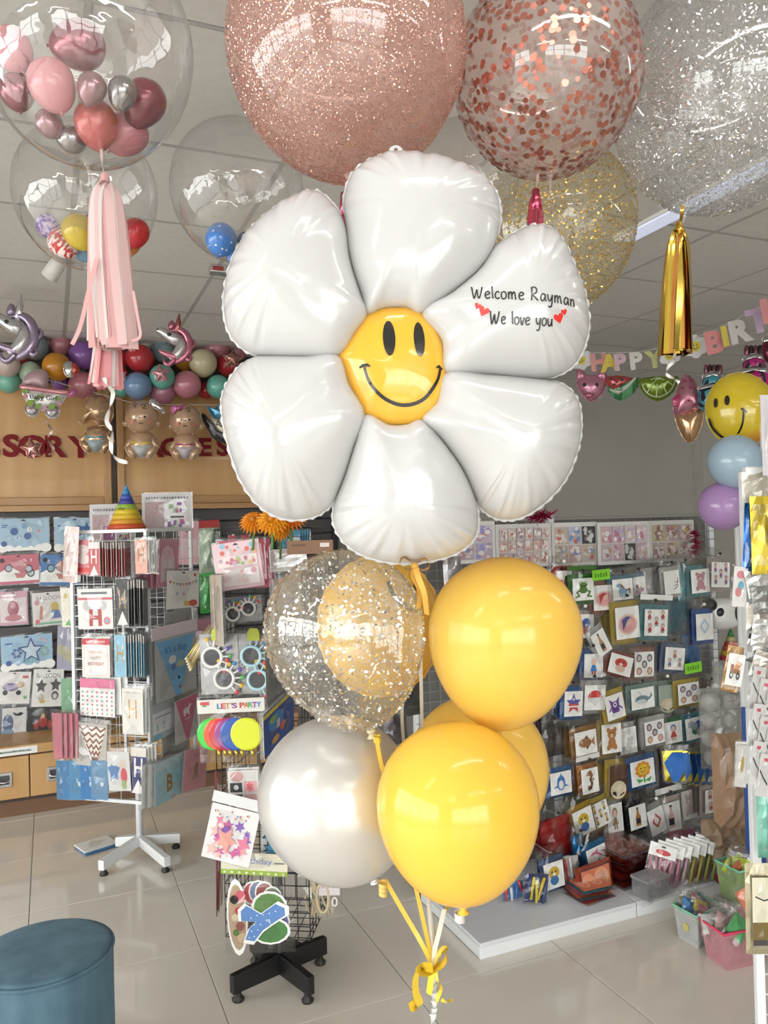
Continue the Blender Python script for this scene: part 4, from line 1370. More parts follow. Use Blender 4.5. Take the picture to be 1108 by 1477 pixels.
rows = [
 # x, y, w, h, tilt, foil, art, desc, offset, behind
 (814, 842, 22, 38, 0, red, art('truck', red, (.5, .1, .05)), 'red car card beside the yellow balloon, top row', .14, 1),
 (841, 850, 30, 32, 0, grn, art('frog', (.10, .22, .04)), 'a green frog card, top row', .17, 2),
 (871, 862, 30, 36, 0, (.35, .13, .08), art('cameo', (.45, .04, .03)), 'a pink oval portrait card, top row', .16, 2),
 (898, 850, 29, 30, 2, (.12, .3, .42), art('horse', (.2, .4, .6), (.3, .12, .08)), 'a pale blue horse card, top row', .17, 2),
 (921, 848, 20, 32, 5, (.2, .35, .5), art('pattern', (.35, .2, .3), (.2, .22, .4), (.5, .4, .4)), 'a speckled lilac card beside the horse card', .15, 1),
 (940, 842, 18, 34, 3, sil, None, 'only silver film right of the speckled lilac card', .14, 3),
 (969, 840, 22, 34, 4, sil, art('lashes'), 'black eyelash strokes on white, top row', .17, 3),
 (989, 840, 14, 38, 2, tl, None, 'pale teal foil between the eyelash and pink cat cards', .16, 3),
 (1010, 838, 26, 34, 2, tl, art('teddy', (.5, .25, .3), (.6, .5, .5)), 'a small pink cat card, top row', .17, 2),
 (1039, 829, 26, 36, -4, (.55, .5, .48), art('minis', (.3, .12, .3), (.12, .12, .3), (.35, .1, .15)), 'tiny purple dolls, last of the top row', .18, 3),
 (845, 903, 22, 34, -3, sil, art('plush', (.04, .12, .5), (.5, .1, .1)), 'a blue capped head card', .15, 2),
 (867, 927, 20, 36, 28, sil, art('bottle', (.45, .25, .12)), 'a brown bottle card tilted sharply', .18, 1),
 (905, 898, 34, 46, 2, (.55, .42, .06), art('cameo', (.05, .08, .25)), 'a die-cut portrait on black and yellow foil', .18, 3),
 (946, 898, 33, 38, -5, tl, art('minis', (.45, .04, .06), (.1, .1, .12), (.3, .28, .28)), 'five tiny dolls in red under a white header', .19, 2),
 (983, 884, 30, 42, 4, (.05, .16, .22), None, 'dark teal foil sheets, second row', .15, 4),
 (1016, 904, 24, 38, 0, (.02, .12, .45), art('badge', (.5, .6, .75)), 'a white snowflake on shiny blue foil', .17, 2),
 (856, 960, 27, 34, -4, blu, art('figure', (.05, .2, .55), red, (.7, .7, .7)), 'a blue and white mascot card', .17, 3),
 (895, 959, 33, 28, -18, (.3, .06, .05), art('plush', (.55, .05, .03), (.7, .5, .4)), 'a red haired doll card, tilted', .18, 3),
 (929, 958, 28, 36, -3, (.35, .15, .12), art('five', (.10, .12, .2), (.4, .22, .15)), 'five round faces, third row', .17, 2),
 (973, 950, 28, 32, -8, (.15, .2, .35), art('three', (.4, .12, .1), (.1, .2, .4), (.3, .3, .35)), 'three small figures above a green tag', .18, 2),
 (1000, 940, 20, 40, 0, (.03, .15, .42), None, 'plain blue foil right of the three figures', .15, 1),
 (827, 1015, 26, 36, -4, blu, art('starflag'), 'a star in red, white and blue', .18, 2),
 (858, 1006, 30, 36, -5, sil, art('ball'), 'a red and white ball', .18, 2),
 (887, 1019, 26, 36, 10, yl, art('creature', (.16, .06, .32)), 'a purple one-eyed monster under yellow foil', .19, 1),
 (927, 1007, 33, 30, 2, (.25, .4, .38), art('whale', (.16, .26, .3)), 'a grey whale card', .18, 3),
 (963, 1006, 26, 36, 0, (.3, .42, .38), art('penguin', (.35, .42, .36)), 'a dull green owl card', .16, 1),
 (993, 1000, 30, 30, 2, (.55, .42, .05), art('five', (.12, .13, .25), (.45, .25, .15)), 'five round faces over yellow foil', .18, 2),
 (1028, 1006, 20, 32, -8, (.35, .3, .3), art('figure', (.08, .15, .3), (.1, .1, .15), (.3, .08, .05)), 'a blue robed figure at the row end', .17, 1),
 (801, 1062, 26, 44, 2, (.06, .05, .05), None, 'black foil close to the yellow balloons', .15, 2),
 (845, 1071, 31, 34, 4, (.4, .2, .05), art('fish', (.4, .2, .09), (.2, .09, .04)), 'a brown striped fish', .18, 2),
 (882, 1065, 28, 42, 0, (.5, .36, .06), art('teddy', (.45, .2, .06), (.65, .45, .25)), 'a brown bear, yellow foil behind', .18, 2),
 (906, 1068, 24, 38, 3, sil, art('pattern', (.6, .6, .6), (.66, .64, .62), (.55, .55, .56)), 'a faint grey print right of the bear', .17, 1),
 (944, 1056, 28, 34, 3, sil, art('five', (.12, .12, .2), (.5, .28, .18)), 'five round faces, fifth row', .19, 3),
 (971, 1056, 25, 31, 2, (.04, .2, .09), art('figure', (.5, .05, .05), (.5, .4, .35), (.06, .2, .45)), 'a blue haired boy under green foil', .18, 2),
 (1002, 1050, 26, 31, 4, (.04, .3, .42), art('gems'), 'blue and green gems', .18, 2),
 (809, 1129, 30, 32, 2, blu, art('shark', (.04, .2, .55)), 'a smiling blue fish standing upright', .18, 2),
 (851, 1126, 24, 36, 4, (.5, .2, .04), art('seahorse', (.35, .16, .07), (.45, .25, .12)), 'a brown seahorse', .18, 2),
 (892, 1125, 27, 44, -3, (.62, .45, .04), art('penguin', (.09, .035, .015)), 'a brown and cream penguin chest', .18, 2),
 (927, 1114, 34, 36, 4, (.05, .2, .5), art('flower'), 'a smiling yellow sunflower', .19, 1),
 (948, 1113, 20, 50, 0, (.62, .62, .62), None, 'plain silver foil right of the sunflower', .15, 1),
 (968, 1108, 22, 44, 0, (.16, .09, .18), None, 'dark purple foil in the sixth row', .16, 1),
 (842, 1185, 28, 38, 13, (.55, .36, .04), art('plush', (.6, .42, .04), (.05, .15, .4)), 'a small yellow and blue toy, tilted', .20, 2),
 (866, 1174, 24, 36, 14, (.55, .42, .04), art('minis', (.55, .4, .04), K, K), 'yellow and black bee figures', .18, 1),
 (887, 1180, 22, 42, 4, sil, art('figure', (.3, .2, .12), (.2, .15, .1), (.25, .18, .12)), 'a brown long figure on white', .17, 1),
 (920, 1178, 24, 34, 6, K, art('bottle', (.45, .2, .06)), 'an amber bottle, black foil behind', .19, 3),
 (947, 1184, 22, 38, 14, sil, art('badge', (.5, .1, .1)), 'a small red badge, tilted', .19, 1),
 (968, 1178, 27, 42, 4, (.6, .5, .48), art('bottle', (.65, .42, .4)), 'a pale pink bottle under a white header', .18, 1),
 (994, 1160, 22, 42, 4, (.4, .4, .4), art('teddy', (.6, .45, .5), (.65, .6, .6)), 'a pale pink bear on grey', .16, 2),
 (1034, 1154, 34, 33, -2, (.5, .42, .42), art('minis', (.5, .06, .08), (.3, .1, .1), (.3, .2, .2)), 'five tiny red and white dolls, lowest right', .20, 2),
 (806, 1210, 34, 44, 8, (.5, .02, .02), None, 'shiny red foil near the front yellow balloon', .22, 2),
 (862, 1239, 28, 38, 12, (.02, .22, .5), art('dolphins'), 'a pink and a blue dolphin', .26, 2),
 (838, 1232, 12, 40, 6, (.02, .2, .45), None, 'glossy blue foil left of the dolphins', .24, 2),
 (799, 1262, 28, 38, 5, (.05, .12, .3), art('plush', (.62, .42, .05), (.05, .18, .42)), 'a yellow round face, standing on the deck', .30, 1),
]
hdr = {'five tiny dolls in red under a white header': (.8, .8, .78), 'a pale pink bottle under a white header': (.8, .78, .76), 'five tiny red and white dolls, lowest right': (.75, .75, .74), 'a green frog card, top row': (.05, .14, .03), 'a brown seahorse': (.7, .68, .66)}
for i, (x, y, w0, h0, tl_, fc, pic, desc, off, bh) in enumerate(rows):
    pack(pk + desc, 'packet', GP, x, y, w0, h0, tl_, fc, pic, off, G, hdr.get(desc), behind=min(bh, 3), blabel='%s foil pack behind the one with ' + ' '.join(desc.replace(',', '').split()[:8]), shift=-.10, tagc=None, margin=(1.42, 1.8))
    if i % 3 != 2:
        hook(x, y - h0 * .85, off + .02, WHITE if i % 5 == 0 else BLACK)
for (x, y, w0, h0, c_, ds) in ((592, 1000, 30, 50, (.03, .03, .035), 'black and yellow foil left of the upper yellow balloon'), (572, 1048, 26, 40, (.06, .05, .06), 'dark grey foil seen between pearl and yellow balloons'), (604, 945, 22, 40, (.2, .17, .15), 'brown foil seen beside the gold bow tails'), (655, 830, 20, 40, (.3, .28, .3), 'grey foil under the purple photo poster')):
    pack(pk + ds, 'packet', GP, x, y, w0, h0, 3, c_, None, .16, G)
# green shelf tags
lime = mat((.22, .62, .03), .3)
for (x, y, w0, h0, lb) in ((867, 829, 25, 15, 'lime green price tag hanging in the top gondola row'), (1000, 963, 24, 15, 'lime green price tag right of the three figure pack')):
    p = on_v(x, y, GV - .2)
    w_ = abs(on_v(x + w0 / 2, y, GV - .2).x - on_v(x - w0 / 2, y, GV - .2).x)
    h_ = abs(on_v(x, y - h0 / 2, GV - .2).z - on_v(x, y + h0 / 2, GV - .2).z)
    t = thing('price_tag', lb, 'price tag', frame(p, (0, -1, 0), R_(3)))
    obj('tag_plate', CARDME, t, S3(w_, h_, .002), lime)
    sq = Art()
    for q in range(5):
        sq.rect(-.36 + q * .15, -.22, -.28 + q * .15, .22 - .1 * (q % 2), (.05, .2, .01))
    sq.build('printed_text', t, w_, h_, .0022)
# fan of blue and yellow packs
for i in range(6):
    x = 972 + i * 9.5
    p = on_v(x, 1105 + i * 1.2, GV - .24 + .012 * i)
    t = thing('ribbon_pack', 'blue and yellow foil pack in the fanned row, %s from the left' % ('first', 'second', 'third', 'fourth', 'fifth', 'last')[i], 'packet', frame(p, V((-.75 + .14 * i, -1, 0)), R_(4 + 2 * i)), 'fanned blue and yellow packs')
    obj('folded_foil', SLABS[i % 6], t, S3(.085, .135, .012), foil((.55, .45, .03), .2, .7))
    MB().prism([(-.04, .02), (.0, .062), (.042, .062), (.042, -.02), (.01, -.066), (-.012, -.066)], .010, .0125).build('blue_band', foil((.01, .10, .36), .2, .7), t)
    if i == 5:
        Art().star(0, 0, .3, (.6, .65, .7), 5, .4).build('printed_picture', t, .06, .06, .0128)
    obj('sleeve', BAGS[i % 6], t, T((0, .01, 0)) @ S3(.1, .17, .018))
# posters along the top of the stand
def collage(seed, nx, ny, pal):
    rnd = random.Random(seed)
    a = Art()
    for r in range(ny):
        for c in range(nx):
            x0, y0 = -.47 + .94 * c / nx, -.45 + .9 * r / ny
            ww, hh = .94 / nx - .012, .9 / ny - .02
            bw = rnd.random() < .06
            q = rnd.choice(pal)
            a.rect(x0, y0, x0 + ww, y0 + hh, (.05, .05, .05) if bw else tuple(min(1, v * .5 + .3) for v in q))
            for _ in range(16):
                u, v2, s = rnd.random(), rnd.random(), rnd.uniform(.06, .2)
                cc = rnd.choice(((.6, .6, .6), (.2, .2, .2))) if bw else rnd.choice(pal + [(.75, .7, .68), (.7, .6, .6), (.8, .78, .76)])
                a.circ(x0 + ww * (s + (1 - 2 * s) * u), y0 + hh * (s + (1 - 2 * s) * v2), ww * s, cc, hh * s * rnd.uniform(.6, 1.3), 6)
    return a
def poster(label, px0, py0, px1, py1, v, seed, nx, ny, pal, border=True, tilt=0., P=None):
    n = V((0, -1, 0)) if P is None else P.n
    pp = V((0, v, 0)) if P is None else P.p
    a, c = on_plane(px0, py0, pp, n), on_plane(px1, py1, pp, n)
    p = (a + c) / 2
    Q = PF(p, n)
    la, lc = Q.loc(px0, (py0 + py1) / 2), Q.loc(px1, (py0 + py1) / 2)
    w_ = lc[0] - la[0]
    h_ = abs(Q.loc((px0 + px1) / 2, py0)[1] - Q.loc((px0 + px1) / 2, py1)[1])
    t = thing('photo_poster', label, 'poster', frame(p, n, tilt))
    MB().box(-w_ / 2, -h_ / 2, 0, w_ / 2, h_ / 2, .002).build('sheet', CARD, t)
    collage(seed, nx, ny, pal).build('printed_photos', t, w_ * .95, h_ * .93, .0024, None, .00005)
    obj('sleeve', BAGS[seed % 6], t, T((0, 0, .004)) @ S3(w_ * 1.02, h_ * 1.03, .006))
    return t
pv = GV - .03
poster('poster of purple party photos half hidden by the daisy petal', 655, 752, 714, 812, pv - .02, 3, 2, 2, [(.35, .25, .5), (.5, .35, .55), (.3, .3, .6), (.55, .3, .35)])
poster('photo poster with many small reddish pictures under the red tinsel', 715, 755, 795, 818, pv - .01, 4, 6, 3, [(.45, .15, .12), (.5, .3, .25), (.3, .2, .25), (.55, .4, .35)])
poster('photo poster with blue party pictures and one black and white picture', 796, 753, 862, 816, pv, 5, 3, 2, [(.2, .3, .55), (.35, .4, .6), (.5, .35, .2), (.55, .15, .12)])
poster('photo poster with pastel party pictures in a white border', 862, 752, 937, 813, pv - .02, 6, 4, 2, [(.55, .35, .45), (.45, .4, .6), (.6, .45, .25), (.5, .2, .3)])
poster('brownish photo poster with a yellow letter at the right end', 937, 750, 1001, 810, pv, 7, 3, 2, [(.35, .2, .17), (.4, .25, .22), (.3, .16, .14), (.5, .35, .1)])
# red tinsel
def tinsel(label, pts, Z, r, seed, cnt=150):
    rnd = random.Random(seed)
    t = thing('tinsel_garland', label, 'tinsel', T(W(*pts[0], Z)))
    o = t.matrix_basis.inverted()
    P_ = [o @ W(*q, Z) for q in pts]
    MB().tube(P_, .003, 5).build('cord', mat((.3, .01, .05), .4), t)
    b = MB()
    for _ in range(cnt):
        u = rnd.random() * (len(P_) - 1)
        i = min(int(u), len(P_) - 2)
        p = P_[i].lerp(P_[i + 1], u - i)
        d = V((rnd.gauss(0, 1), rnd.gauss(0, 1), rnd.gauss(0, 1))).normalized()
        wv = d.orthogonal().normalized() * .0025
        e = p + d * r * rnd.uniform(.6, 1.2)
        b.add([p - wv, p + wv, e + wv, e - wv], [(0, 1, 2, 3)])
    q = b.build('tinsel_strands', mat((.38, .01, .08), .25, .6), t)
    q['kind'] = 'stuff'
tinsel('red tinsel garland poking up above the photo posters', [(768, 748), (780, 742), (792, 744)], 3.3, .04, 1)
tinsel('red tinsel garland hanging at the right end of the posters', [(1003, 765), (1005, 785), (1004, 810)], 3.75, .03, 2)

# ------------------------------------------------------------------ goods lying on the deck
def heap_bag(name, label, px, py, Z, w_, h_, d_, m, seed, yaw=0., cat='bag', sleeve=None, tilt=0.):
    """limp bag standing or lying on the deck: crumpled pillow with its film"""
    p = W(px, py, Z)
    t = thing(name, label, cat, frame(p, V((-math.sin(yaw), -math.cos(yaw), 0)), tilt))
    b = crumple(seed, 8, 8, .04, .22, .75)
    b.v = [(x * w_, y * h_, z * d_) for x, y, z in b.v]
    b.build('contents', m, t, None, False)
    if sleeve:
        q = crumple(seed + 50, 7, 7, .03, .3, .7)
        q.v = [(x * w_ * 1.12, y * h_ * 1.12, z * d_ * 1.25) for x, y, z in q.v]
        q.build('wrap', sleeve, t, None, False)
    return t
# stacked red packs
rp = W(920, 1280, 3.05)
DZ0 = DECK
rnd = random.Random(4)
cR0 = on_z(918, 1288, DECK)
reds = [(.28, .02, .02), (.35, .05, .04), (.22, .03, .03), (.30, .10, .08)]
for i in range(12):
    lv = DECK + .012 * i
    t = thing('flat_foil_pack', 'flat dark red pack in the leaning pile on the deck, %s from the bottom' % ('first', 'second', 'third', 'fourth', 'fifth', 'sixth', 'seventh', 'eighth', 'ninth', 'tenth', 'eleventh', 'twelfth')[i], 'packet',
              T((cR0.x + .05 + rnd.uniform(-.012, .012), cR0.y + .16 + rnd.uniform(-.01, .01), lv)) @ Matrix.Rotation(rnd.uniform(-.25, .25) + .2, 4, 'Z') @ Matrix.Rotation(.04, 4, 'X'), 'pile of red packs')
    obj('folded_foil', SLABS[i % 6], t, S3(.17, .2, .012), foil(reds[i % 4], .25, .5))
    obj('sleeve', BAGS[i % 6], t, S3(.21, .24, .015))
cR1 = on_z(862, 1300, DECK)
for i in range(7):
    t = thing('doll_mask_pack', 'flat pack of orange doll pictures lying on the deck corner, %s from the bottom' % ('first', 'second', 'third', 'fourth', 'fifth', 'sixth', 'topmost')[i], 'packet',
              T((cR1.x + .0 + rnd.uniform(-.008, .008), cR1.y + .06 + rnd.uniform(-.006, .006), DECK + .001 + .0065 * i)) @ Matrix.Rotation(rnd.uniform(-.2, .2), 4, 'Z'), 'flat picture packs on the deck corner')
    cc = ((.55, .12, .06), (.5, .06, .12), (.06, .25, .3), (.6, .2, .1))[i % 4]
    obj('folded_foil', SLABS[i % 6], t, S3(.14, .12, .006), mat(cc, .35))
    if i == 6:
        a = Art()
        a.rect(-.5, -.5, .5, .5, (.6, .16, .08))
        for s in (-.22, .22):
            a.circ(s, .05, .2, (.72, .32, .2), .34); a.circ(s - .07, .1, .05, WH, .04, 8); a.circ(s + .08, .1, .05, WH, .04, 8); a.circ(s - .07, .1, .025, K, .03, 8); a.circ(s + .08, .1, .025, K, .03, 8); a.circ(s, -.12, .06, (.5, .05, .08), .03, 8)
        a.build('printed_picture', t, .13, .11, .008)
    obj('sleeve', BAGS[(i + 2) % 6], t, S3(.16, .145, .009))
# standing lean pack with doll picture
pack('clear wrapped pack with an orange doll face leaning on the flat picture packs', 'packet', PF(V((0, cR1.y + .07, 0)), V((0, -1, 0))), 860, 1268, 40, 34, 6, (.5, .1, .06), Art().rect(-.5, -.5, .5, .5, (.62, .18, .09)).circ(-.3, -.02, .24, (.72, .33, .2), .4).circ(.18, .04, .27, (.74, .35, .22), .42).circ(.08, .12, .06, WH, .05, 8).circ(.3, .12, .06, WH, .05, 8).circ(.08, .12, .03, K, .03, 8).circ(.3, .12, .03, K, .03, 8).circ(.2, -.18, .07, (.5, .04, .08), .04, 8).circ(-.36, .1, .05, WH, .04, 8).circ(-.36, .1, .025, K, .03, 8), .0, None, margin=(1.15, 1.2))
# fan of candle packs with white headers, leaning on the deck
cF = on_z(985, 1292, DECK)
for i in range(7):
    p = V((cF.x - .03 + .036 * i, cF.y + .09 - .004 * i, DECK + .085))
    t = thing('candle_pack', 'white headed pack of %s sticks leaning on the deck, %s from the left' % (('pink', 'pink', 'lilac', 'gold', 'gold', 'olive', 'olive')[i], ('first', 'second', 'third', 'fourth', 'fifth', 'sixth', 'last')[i]), 'packet', frame(p, V((-.62, -.8, .18)), R_(-14)), 'leaning row of stick packs')
    obj('header_card', CARDME, t, T((0, .062, 0)) @ S3(.105, .05, .001))
    if i == 0:
        Art().circ(.02, -.1, .3, (.55, .03, .03), .22).circ(0, .32, .1, (.05, .05, .05), .08).build('printed_picture', t, .1, .05, .0012, T((0, .062, 0)))
    cc = ((.55, .25, .32), (.5, .2, .3), (.45, .3, .42), (.35, .27, .08), (.4, .3, .08), (.28, .27, .06), (.25, .26, .07))[i]
    for k in range(5):
        MB().tube([(-.04 + .02 * k, -.07, .003), (-.04 + .02 * k, .038, .003)], .0055, 6).build('stick', mat(cc, .35), t, None, True)
    obj('sleeve', BAGS[i % 6], t, T((0, 0, 0)) @ S3(.108, .18, .016))
# clear box
cB_ = on_z(937, 1302, DECK)
t = thing('clear_box', 'small clear plastic box wrapped in film on the white deck', 'box', T((cB_.x + .05, cB_.y + .05, DECK)) @ Matrix.Rotation(.15, 4, 'Z'))
MB().box(-.06, -.04, .001, .06, .04, .07).build('box_body', film((.85, .86, .88), .12, .6, .1, .3, (.75, .77, .8)), t)
MB().box(-.064, -.044, .07, .064, .044, .08).build('lid', film((.85, .86, .88), .15, .6, .1, .45, (.8, .82, .84)), t)
obj('wrap', BAGS[2], t, T((-.01, -.046, .045)) @ Matrix.Rotation(PI / 2, 4, 'X') @ S3(.19, .1, .03))
# yellow tool toys bag, red blue bag, ghost bag
def standing(label, px, py, wd, ht, cols_, name='toy_pack', back=(.6, .6, .6), v=None, tilt=0., cat='packet', seed=1):
    p0 = on_z(px, py, DECK)
    v = p0.y if v is None else v
    p = V((p0.x, v, DECK + ht / 2 + .004))
    t = thing(name, label, cat, frame(p, V((-.2, -1, .05)), R_(tilt)))
    obj('backing_card', CARDME, t, T((0, 0, -.01)) @ S3(wd * .9, ht * .9, .001), mat(back, .5))
    rnd = random.Random(seed)
    for i, c in enumerate(cols_):
        x = -wd * .32 + wd * .64 * i / max(1, len(cols_) - 1)
        MB().lathe([(.0001, ht * .36), (wd * .06, ht * .34), (wd * .065, ht * .05), (wd * .045, -ht * .1), (wd * .05, -ht * .36), (.0001, -ht * .38)], 8, Matrix.Rotation(rnd.uniform(-.25, .25), 4, 'Z') @ T((x, rnd.uniform(-.01, .01), 0)) @ Matrix.Rotation(-PI / 2, 4, 'X')).build('toy_piece', mat(c, .3, 0, .3), t, None, True)
    obj('sleeve', BAGS[seed % 6], t, T((0, 0, -.004)) @ S3(wd, ht, .03))
    return t
standing('bag of yellow and navy toy tools standing on the deck', 775, 1306, .11, .12, [(.02, .04, .15), (.6, .5, .03), (.62, .5, .04), (.6, .45, .03), (.02, .04, .15)], back=(.02, .035, .13), seed=3, tilt=-8)
standing('small red, white and blue pack lying beside the front yellow balloon', 742, 1300, .10, .07, [(.5, .03, .03), (.7, .7, .7), (.03, .15, .5), (.5, .03, .03)], back=(.04, .2, .5), seed=4, tilt=5)
standing('clear bag with white and red party pieces behind the yellow face pack', 822, 1282, .10, .13, [(.7, .68, .66), (.5, .04, .04), (.72, .7, .68), (.1, .1, .1)], back=(.6, .58, .56), seed=5)
heap_bag('film_bag', 'crumpled blue grey bag at the back of the deck', 1010, 1215, 3.35, .1, .14, .05, mat((.16, .20, .22), .4), 31, .2, 'bag', SLEEVE)
heap_bag('film_bag', 'dark red and navy crumpled packs behind the stick packs', 985, 1212, 3.32, .14, .09, .05, mat((.12, .03, .05), .35), 33, .1, 'bag', SLEEVE)
# white boxes and hats on the right end
def box_thing(name, label, cat, p, sx, sy, sz, m, rz=0., lid=None):
    t = thing(name, label, cat, T(p) @ Matrix.Rotation(rz, 4, 'Z'))
    bevel(MB().box(-sx / 2, -sy / 2, 0, sx / 2, sy / 2, sz).build('box_body', m, t), .003)
    bevel(MB().box(-sx / 2 - .002, -sy / 2 - .002, sz * .8, sx / 2 + .002, sy / 2 + .002, sz + .002).build('lid', lid or m, t), .003)
    return t
sp_ = on_v(1034, 975, 2.95)
# small shelf at the right end that carries hats and white box
sh = thing('bracket_shelf', 'small white shelf carrying party hats at the right end of the stand', 'shelf', T((3.17, 2.95, sp_.z - .01)))
bevel(MB().box(-.105, -.06, -.012, .25, .18, 0).build('shelf_board', WHITEM, sh), .002)
MB().box(-.1, .15, -.12, -.09, .18, -.012).build('bracket', WHITEM, sh)
MB().box(.23, .15, -.12, .24, .18, -.012).build('bracket', WHITEM, sh)
MB().box(-.105, .155, -(sp_.z - .012), -.08, .18, -.12).build('post', WHITEM, sh)
box_thing('white_box', 'long white carton on the small shelf under the party hats', 'box', V((3.17, 2.98, sp_.z - .009)), .19, .1, .075, mat((.66, .64, .63), .5))
def cone_hat(label, p, r, h, bands, tx=None, name='party_hat', lean=0.):
    t = thing(name, label, 'party hat', T(p) @ Matrix.Rotation(lean, 4, 'Y'))
    n = len(bands)
    for i, c in enumerate(bands):
        z0, z1 = h * i / n, h * (i + 1) / n
        MB().lathe([(r * (1 - z0 / h), z0), (max(.0006, r * (1 - z1 / h)), z1)], 28).build('paper_band', mat(c, .4), t, None, True)
    return t
hz = sp_.z + .068
cone_hat('striped party hat with green tip on the white carton', V((3.12, 2.97, hz)), .062, .16, [(.5, .05, .1), (.62, .42, .04), (.55, .12, .05), (.5, .06, .05), (.45, .4, .2), (.05, .2, .06), (.04, .2, .05)])
cone_hat('party hat with blue tip and orange base beside the white rack post', V((3.255, 2.96, hz - .045)), .055, .18, [(.55, .06, .04), (.6, .12, .04), (.62, .42, .05), (.35, .4, .06), (.06, .08, .3), (.03, .08, .4)])
# black and white foil (panda colours) behind the hats
pp_ = PF(W(1040, 880, 3.75), TOCAM)
t = thing('folded_foil_balloon', 'black and white folded foil balloon behind the party hats', 'balloon', pp_.M)
inflate(pp_.pts([(1010, 890), (1016, 868), (1040, 862), (1062, 868), (1072, 890), (1060, 905), (1030, 907)]), .05, None, 40, 6).build('foil_skin', mat((.7, .7, .69), .25, .1, .3), t, None, True)
inflate(pp_.pts(ell(1020, 872, 11, 10)), .03, None, 24, 5).build('ear', BLACKM, t, T((0, 0, .03)), True)
inflate(pp_.pts(ell(1062, 884, 9, 11)), .03, None, 24, 5).build('ear', BLACKM, t, T((0, 0, .03)), True)
inflate(pp_.pts(ell(1034, 882, 6, 7, .4)), .012, None, 20, 4).build('black_patch', BLACKM, t, T((0, 0, .042)), True)

# clear bags of white pompoms and a big brown paper bag behind
def pom_bag(label, px, py, Z, w_, h_, seed, cnt):
    t = thing('pompom_bag', label, 'bag', frame(W(px, py, Z), TOCAM))
    rnd = random.Random(seed)
    for i in range(cnt):
        r = rnd.uniform(.032, .045)
        x = (i % 2 - .5) * w_ * .5 + rnd.uniform(-.008, .008)
        y = -h_ * .36 + (i // 2) * h_ * .23
        b = MB()
        m_ = 10
        vs = [(0, 0, r)]
        for a_ in range(1, m_):
            for k in range(14):
                q = r * rnd.uniform(.9, 1.05)
                th, ph = PI * a_ / m_, 2 * PI * k / 14
                vs.append((q * math.sin(th) * math.cos(ph), q * math.sin(th) * math.sin(ph), q * math.cos(th)))
        vs.append((0, 0, -r))
        fs = [(0, 1 + k, 1 + (k + 1) % 14) for k in range(14)]
        for a_ in range(m_ - 2):
            fs += [(1 + a_ * 14 + k, 1 + (a_ + 1) * 14 + k, 1 + (a_ + 1) * 14 + (k + 1) % 14, 1 + a_ * 14 + (k + 1) % 14) for k in range(14)]
        fs += [(len(vs) - 1, len(vs) - 15 + (k + 1) % 14, len(vs) - 15 + k) for k in range(14)]
        b.add(vs, fs).build('pompom', mat((.62, .60, .57), .7), t, T((x, y, .0)), True)
    q = crumple(seed, 8, 10, .03, .25, .8)
    q.v = [(x * w_, y * h_, z * .09 - .0) for x, y, z in q.v]
    q.build('bag_film', film((.9, .9, .9), .1, .5, .12, .35, (.6, .6, .58)), t)
pom_bag('clear bag of white pompoms hanging right of the gems pack', 1040, 1050, 3.55, .19, .36, 3, 8)
pom_bag('clear bag with white pompoms above, beside the truck card', 1052, 985, 3.6, .15, .2, 5, 4)
heap_bag('paper_bag', 'big brown wrapped bag behind the white rack at right', 1056, 1130, 3.3, .17, .42, .09, mat((.36, .22, .13), .5), 61, .3, 'bag', SLEEVE)
heap_bag('paper_bag', 'lower brown wrapped bag above the baskets', 1045, 1215, 3.3, .2, .2, .08, mat((.25, .17, .1), .5), 63, .3, 'bag', SLEEVE)
box_thing('grey_carton', 'pale grey carton at the back of the deck beside brown bags', 'box', on_z(1028, 1250, DECK) + V((0, .0, 0)), .12, .08, .1, mat((.42, .44, .47), .5), .2)
q = on_z(1040, 1262, DECK)
t = thing('folded_bag', 'dark red rolled pack next to the pale grey carton', 'packet', T((q.x - .02, q.y - .06, DECK)))
MB().lathe([(.0001, -.06), (.02, -.055), (.022, .05), (.0001, .06)], 14, T((0, 0, .022)) @ Matrix.Rotation(PI / 2, 4, 'Y')).build('roll', mat((.25, .02, .02), .35), t, None, True)

# ================================================================== PACKS ON THE SLAT WALL (left)
LP = PF(V((0, SV - .03, 1)), V((0, -1, 0)))
LG = 'carded packs on the slat wall'
lb, lb2, pkc, nv = (.36, .52, .66), (.20, .34, .52), (.62, .22, .30), (.05, .12, .32)
def clouds(a, c=WH):
    for x, r in ((-.45, .12), (-.3, .09), (-.1, .07), (.15, .06), (.33, .1), (.47, .13)):
        a.circ(x * .92, -.42, r * .9, c, r * 1.1, 12)
    a.rect(-.5, -.5, .5, -.4, c)
    return a
a = clouds(Art().rect(-.5, -.5, .5, .5, lb))
for x, y, r, c in ((-.18, .1, .08, nv), (.08, -.05, .075, nv), (.02, .26, .06, lb2), (.12, .15, .05, WH), (-.12, -.1, .06, (.5, .65, .8)), (.3, .1, .03, (.6, .25, .2)), (-.38, -.28, .06, nv)):
    a.circ(x, y, r, c, r * 1.45)
a.text('1', .12, .15, .1, nv, .02, .1, 1.5).text('1', -.12, -.1, .1, nv, .02, .1, 1.5).rect(-.42, .28, -.3, .31, nv).rect(-.42, .22, -.33, .25, nv)
pack('light blue first birthday balloon set card, top row at the left edge', 'packet', LP, 34, 771, 74, 46, 0, None, a, 0, LG, None, 'balloon_set_pack', (1.04, 1.06), hole=True)
a = clouds(Art().rect(-.5, -.5, .5, .5, lb)).circ(.1, .1, .12, nv, .16).star(.3, .15, .16, nv, 5, .4, 0, 1.5).rect(-.42, .24, -.2, .28, nv)
pack('light blue balloon set card partly behind the white rack, top row', 'packet', LP, 108, 770, 58, 46, 0, None, a, 0, LG, None, 'balloon_set_pack', (1.04, 1.06), hole=True)
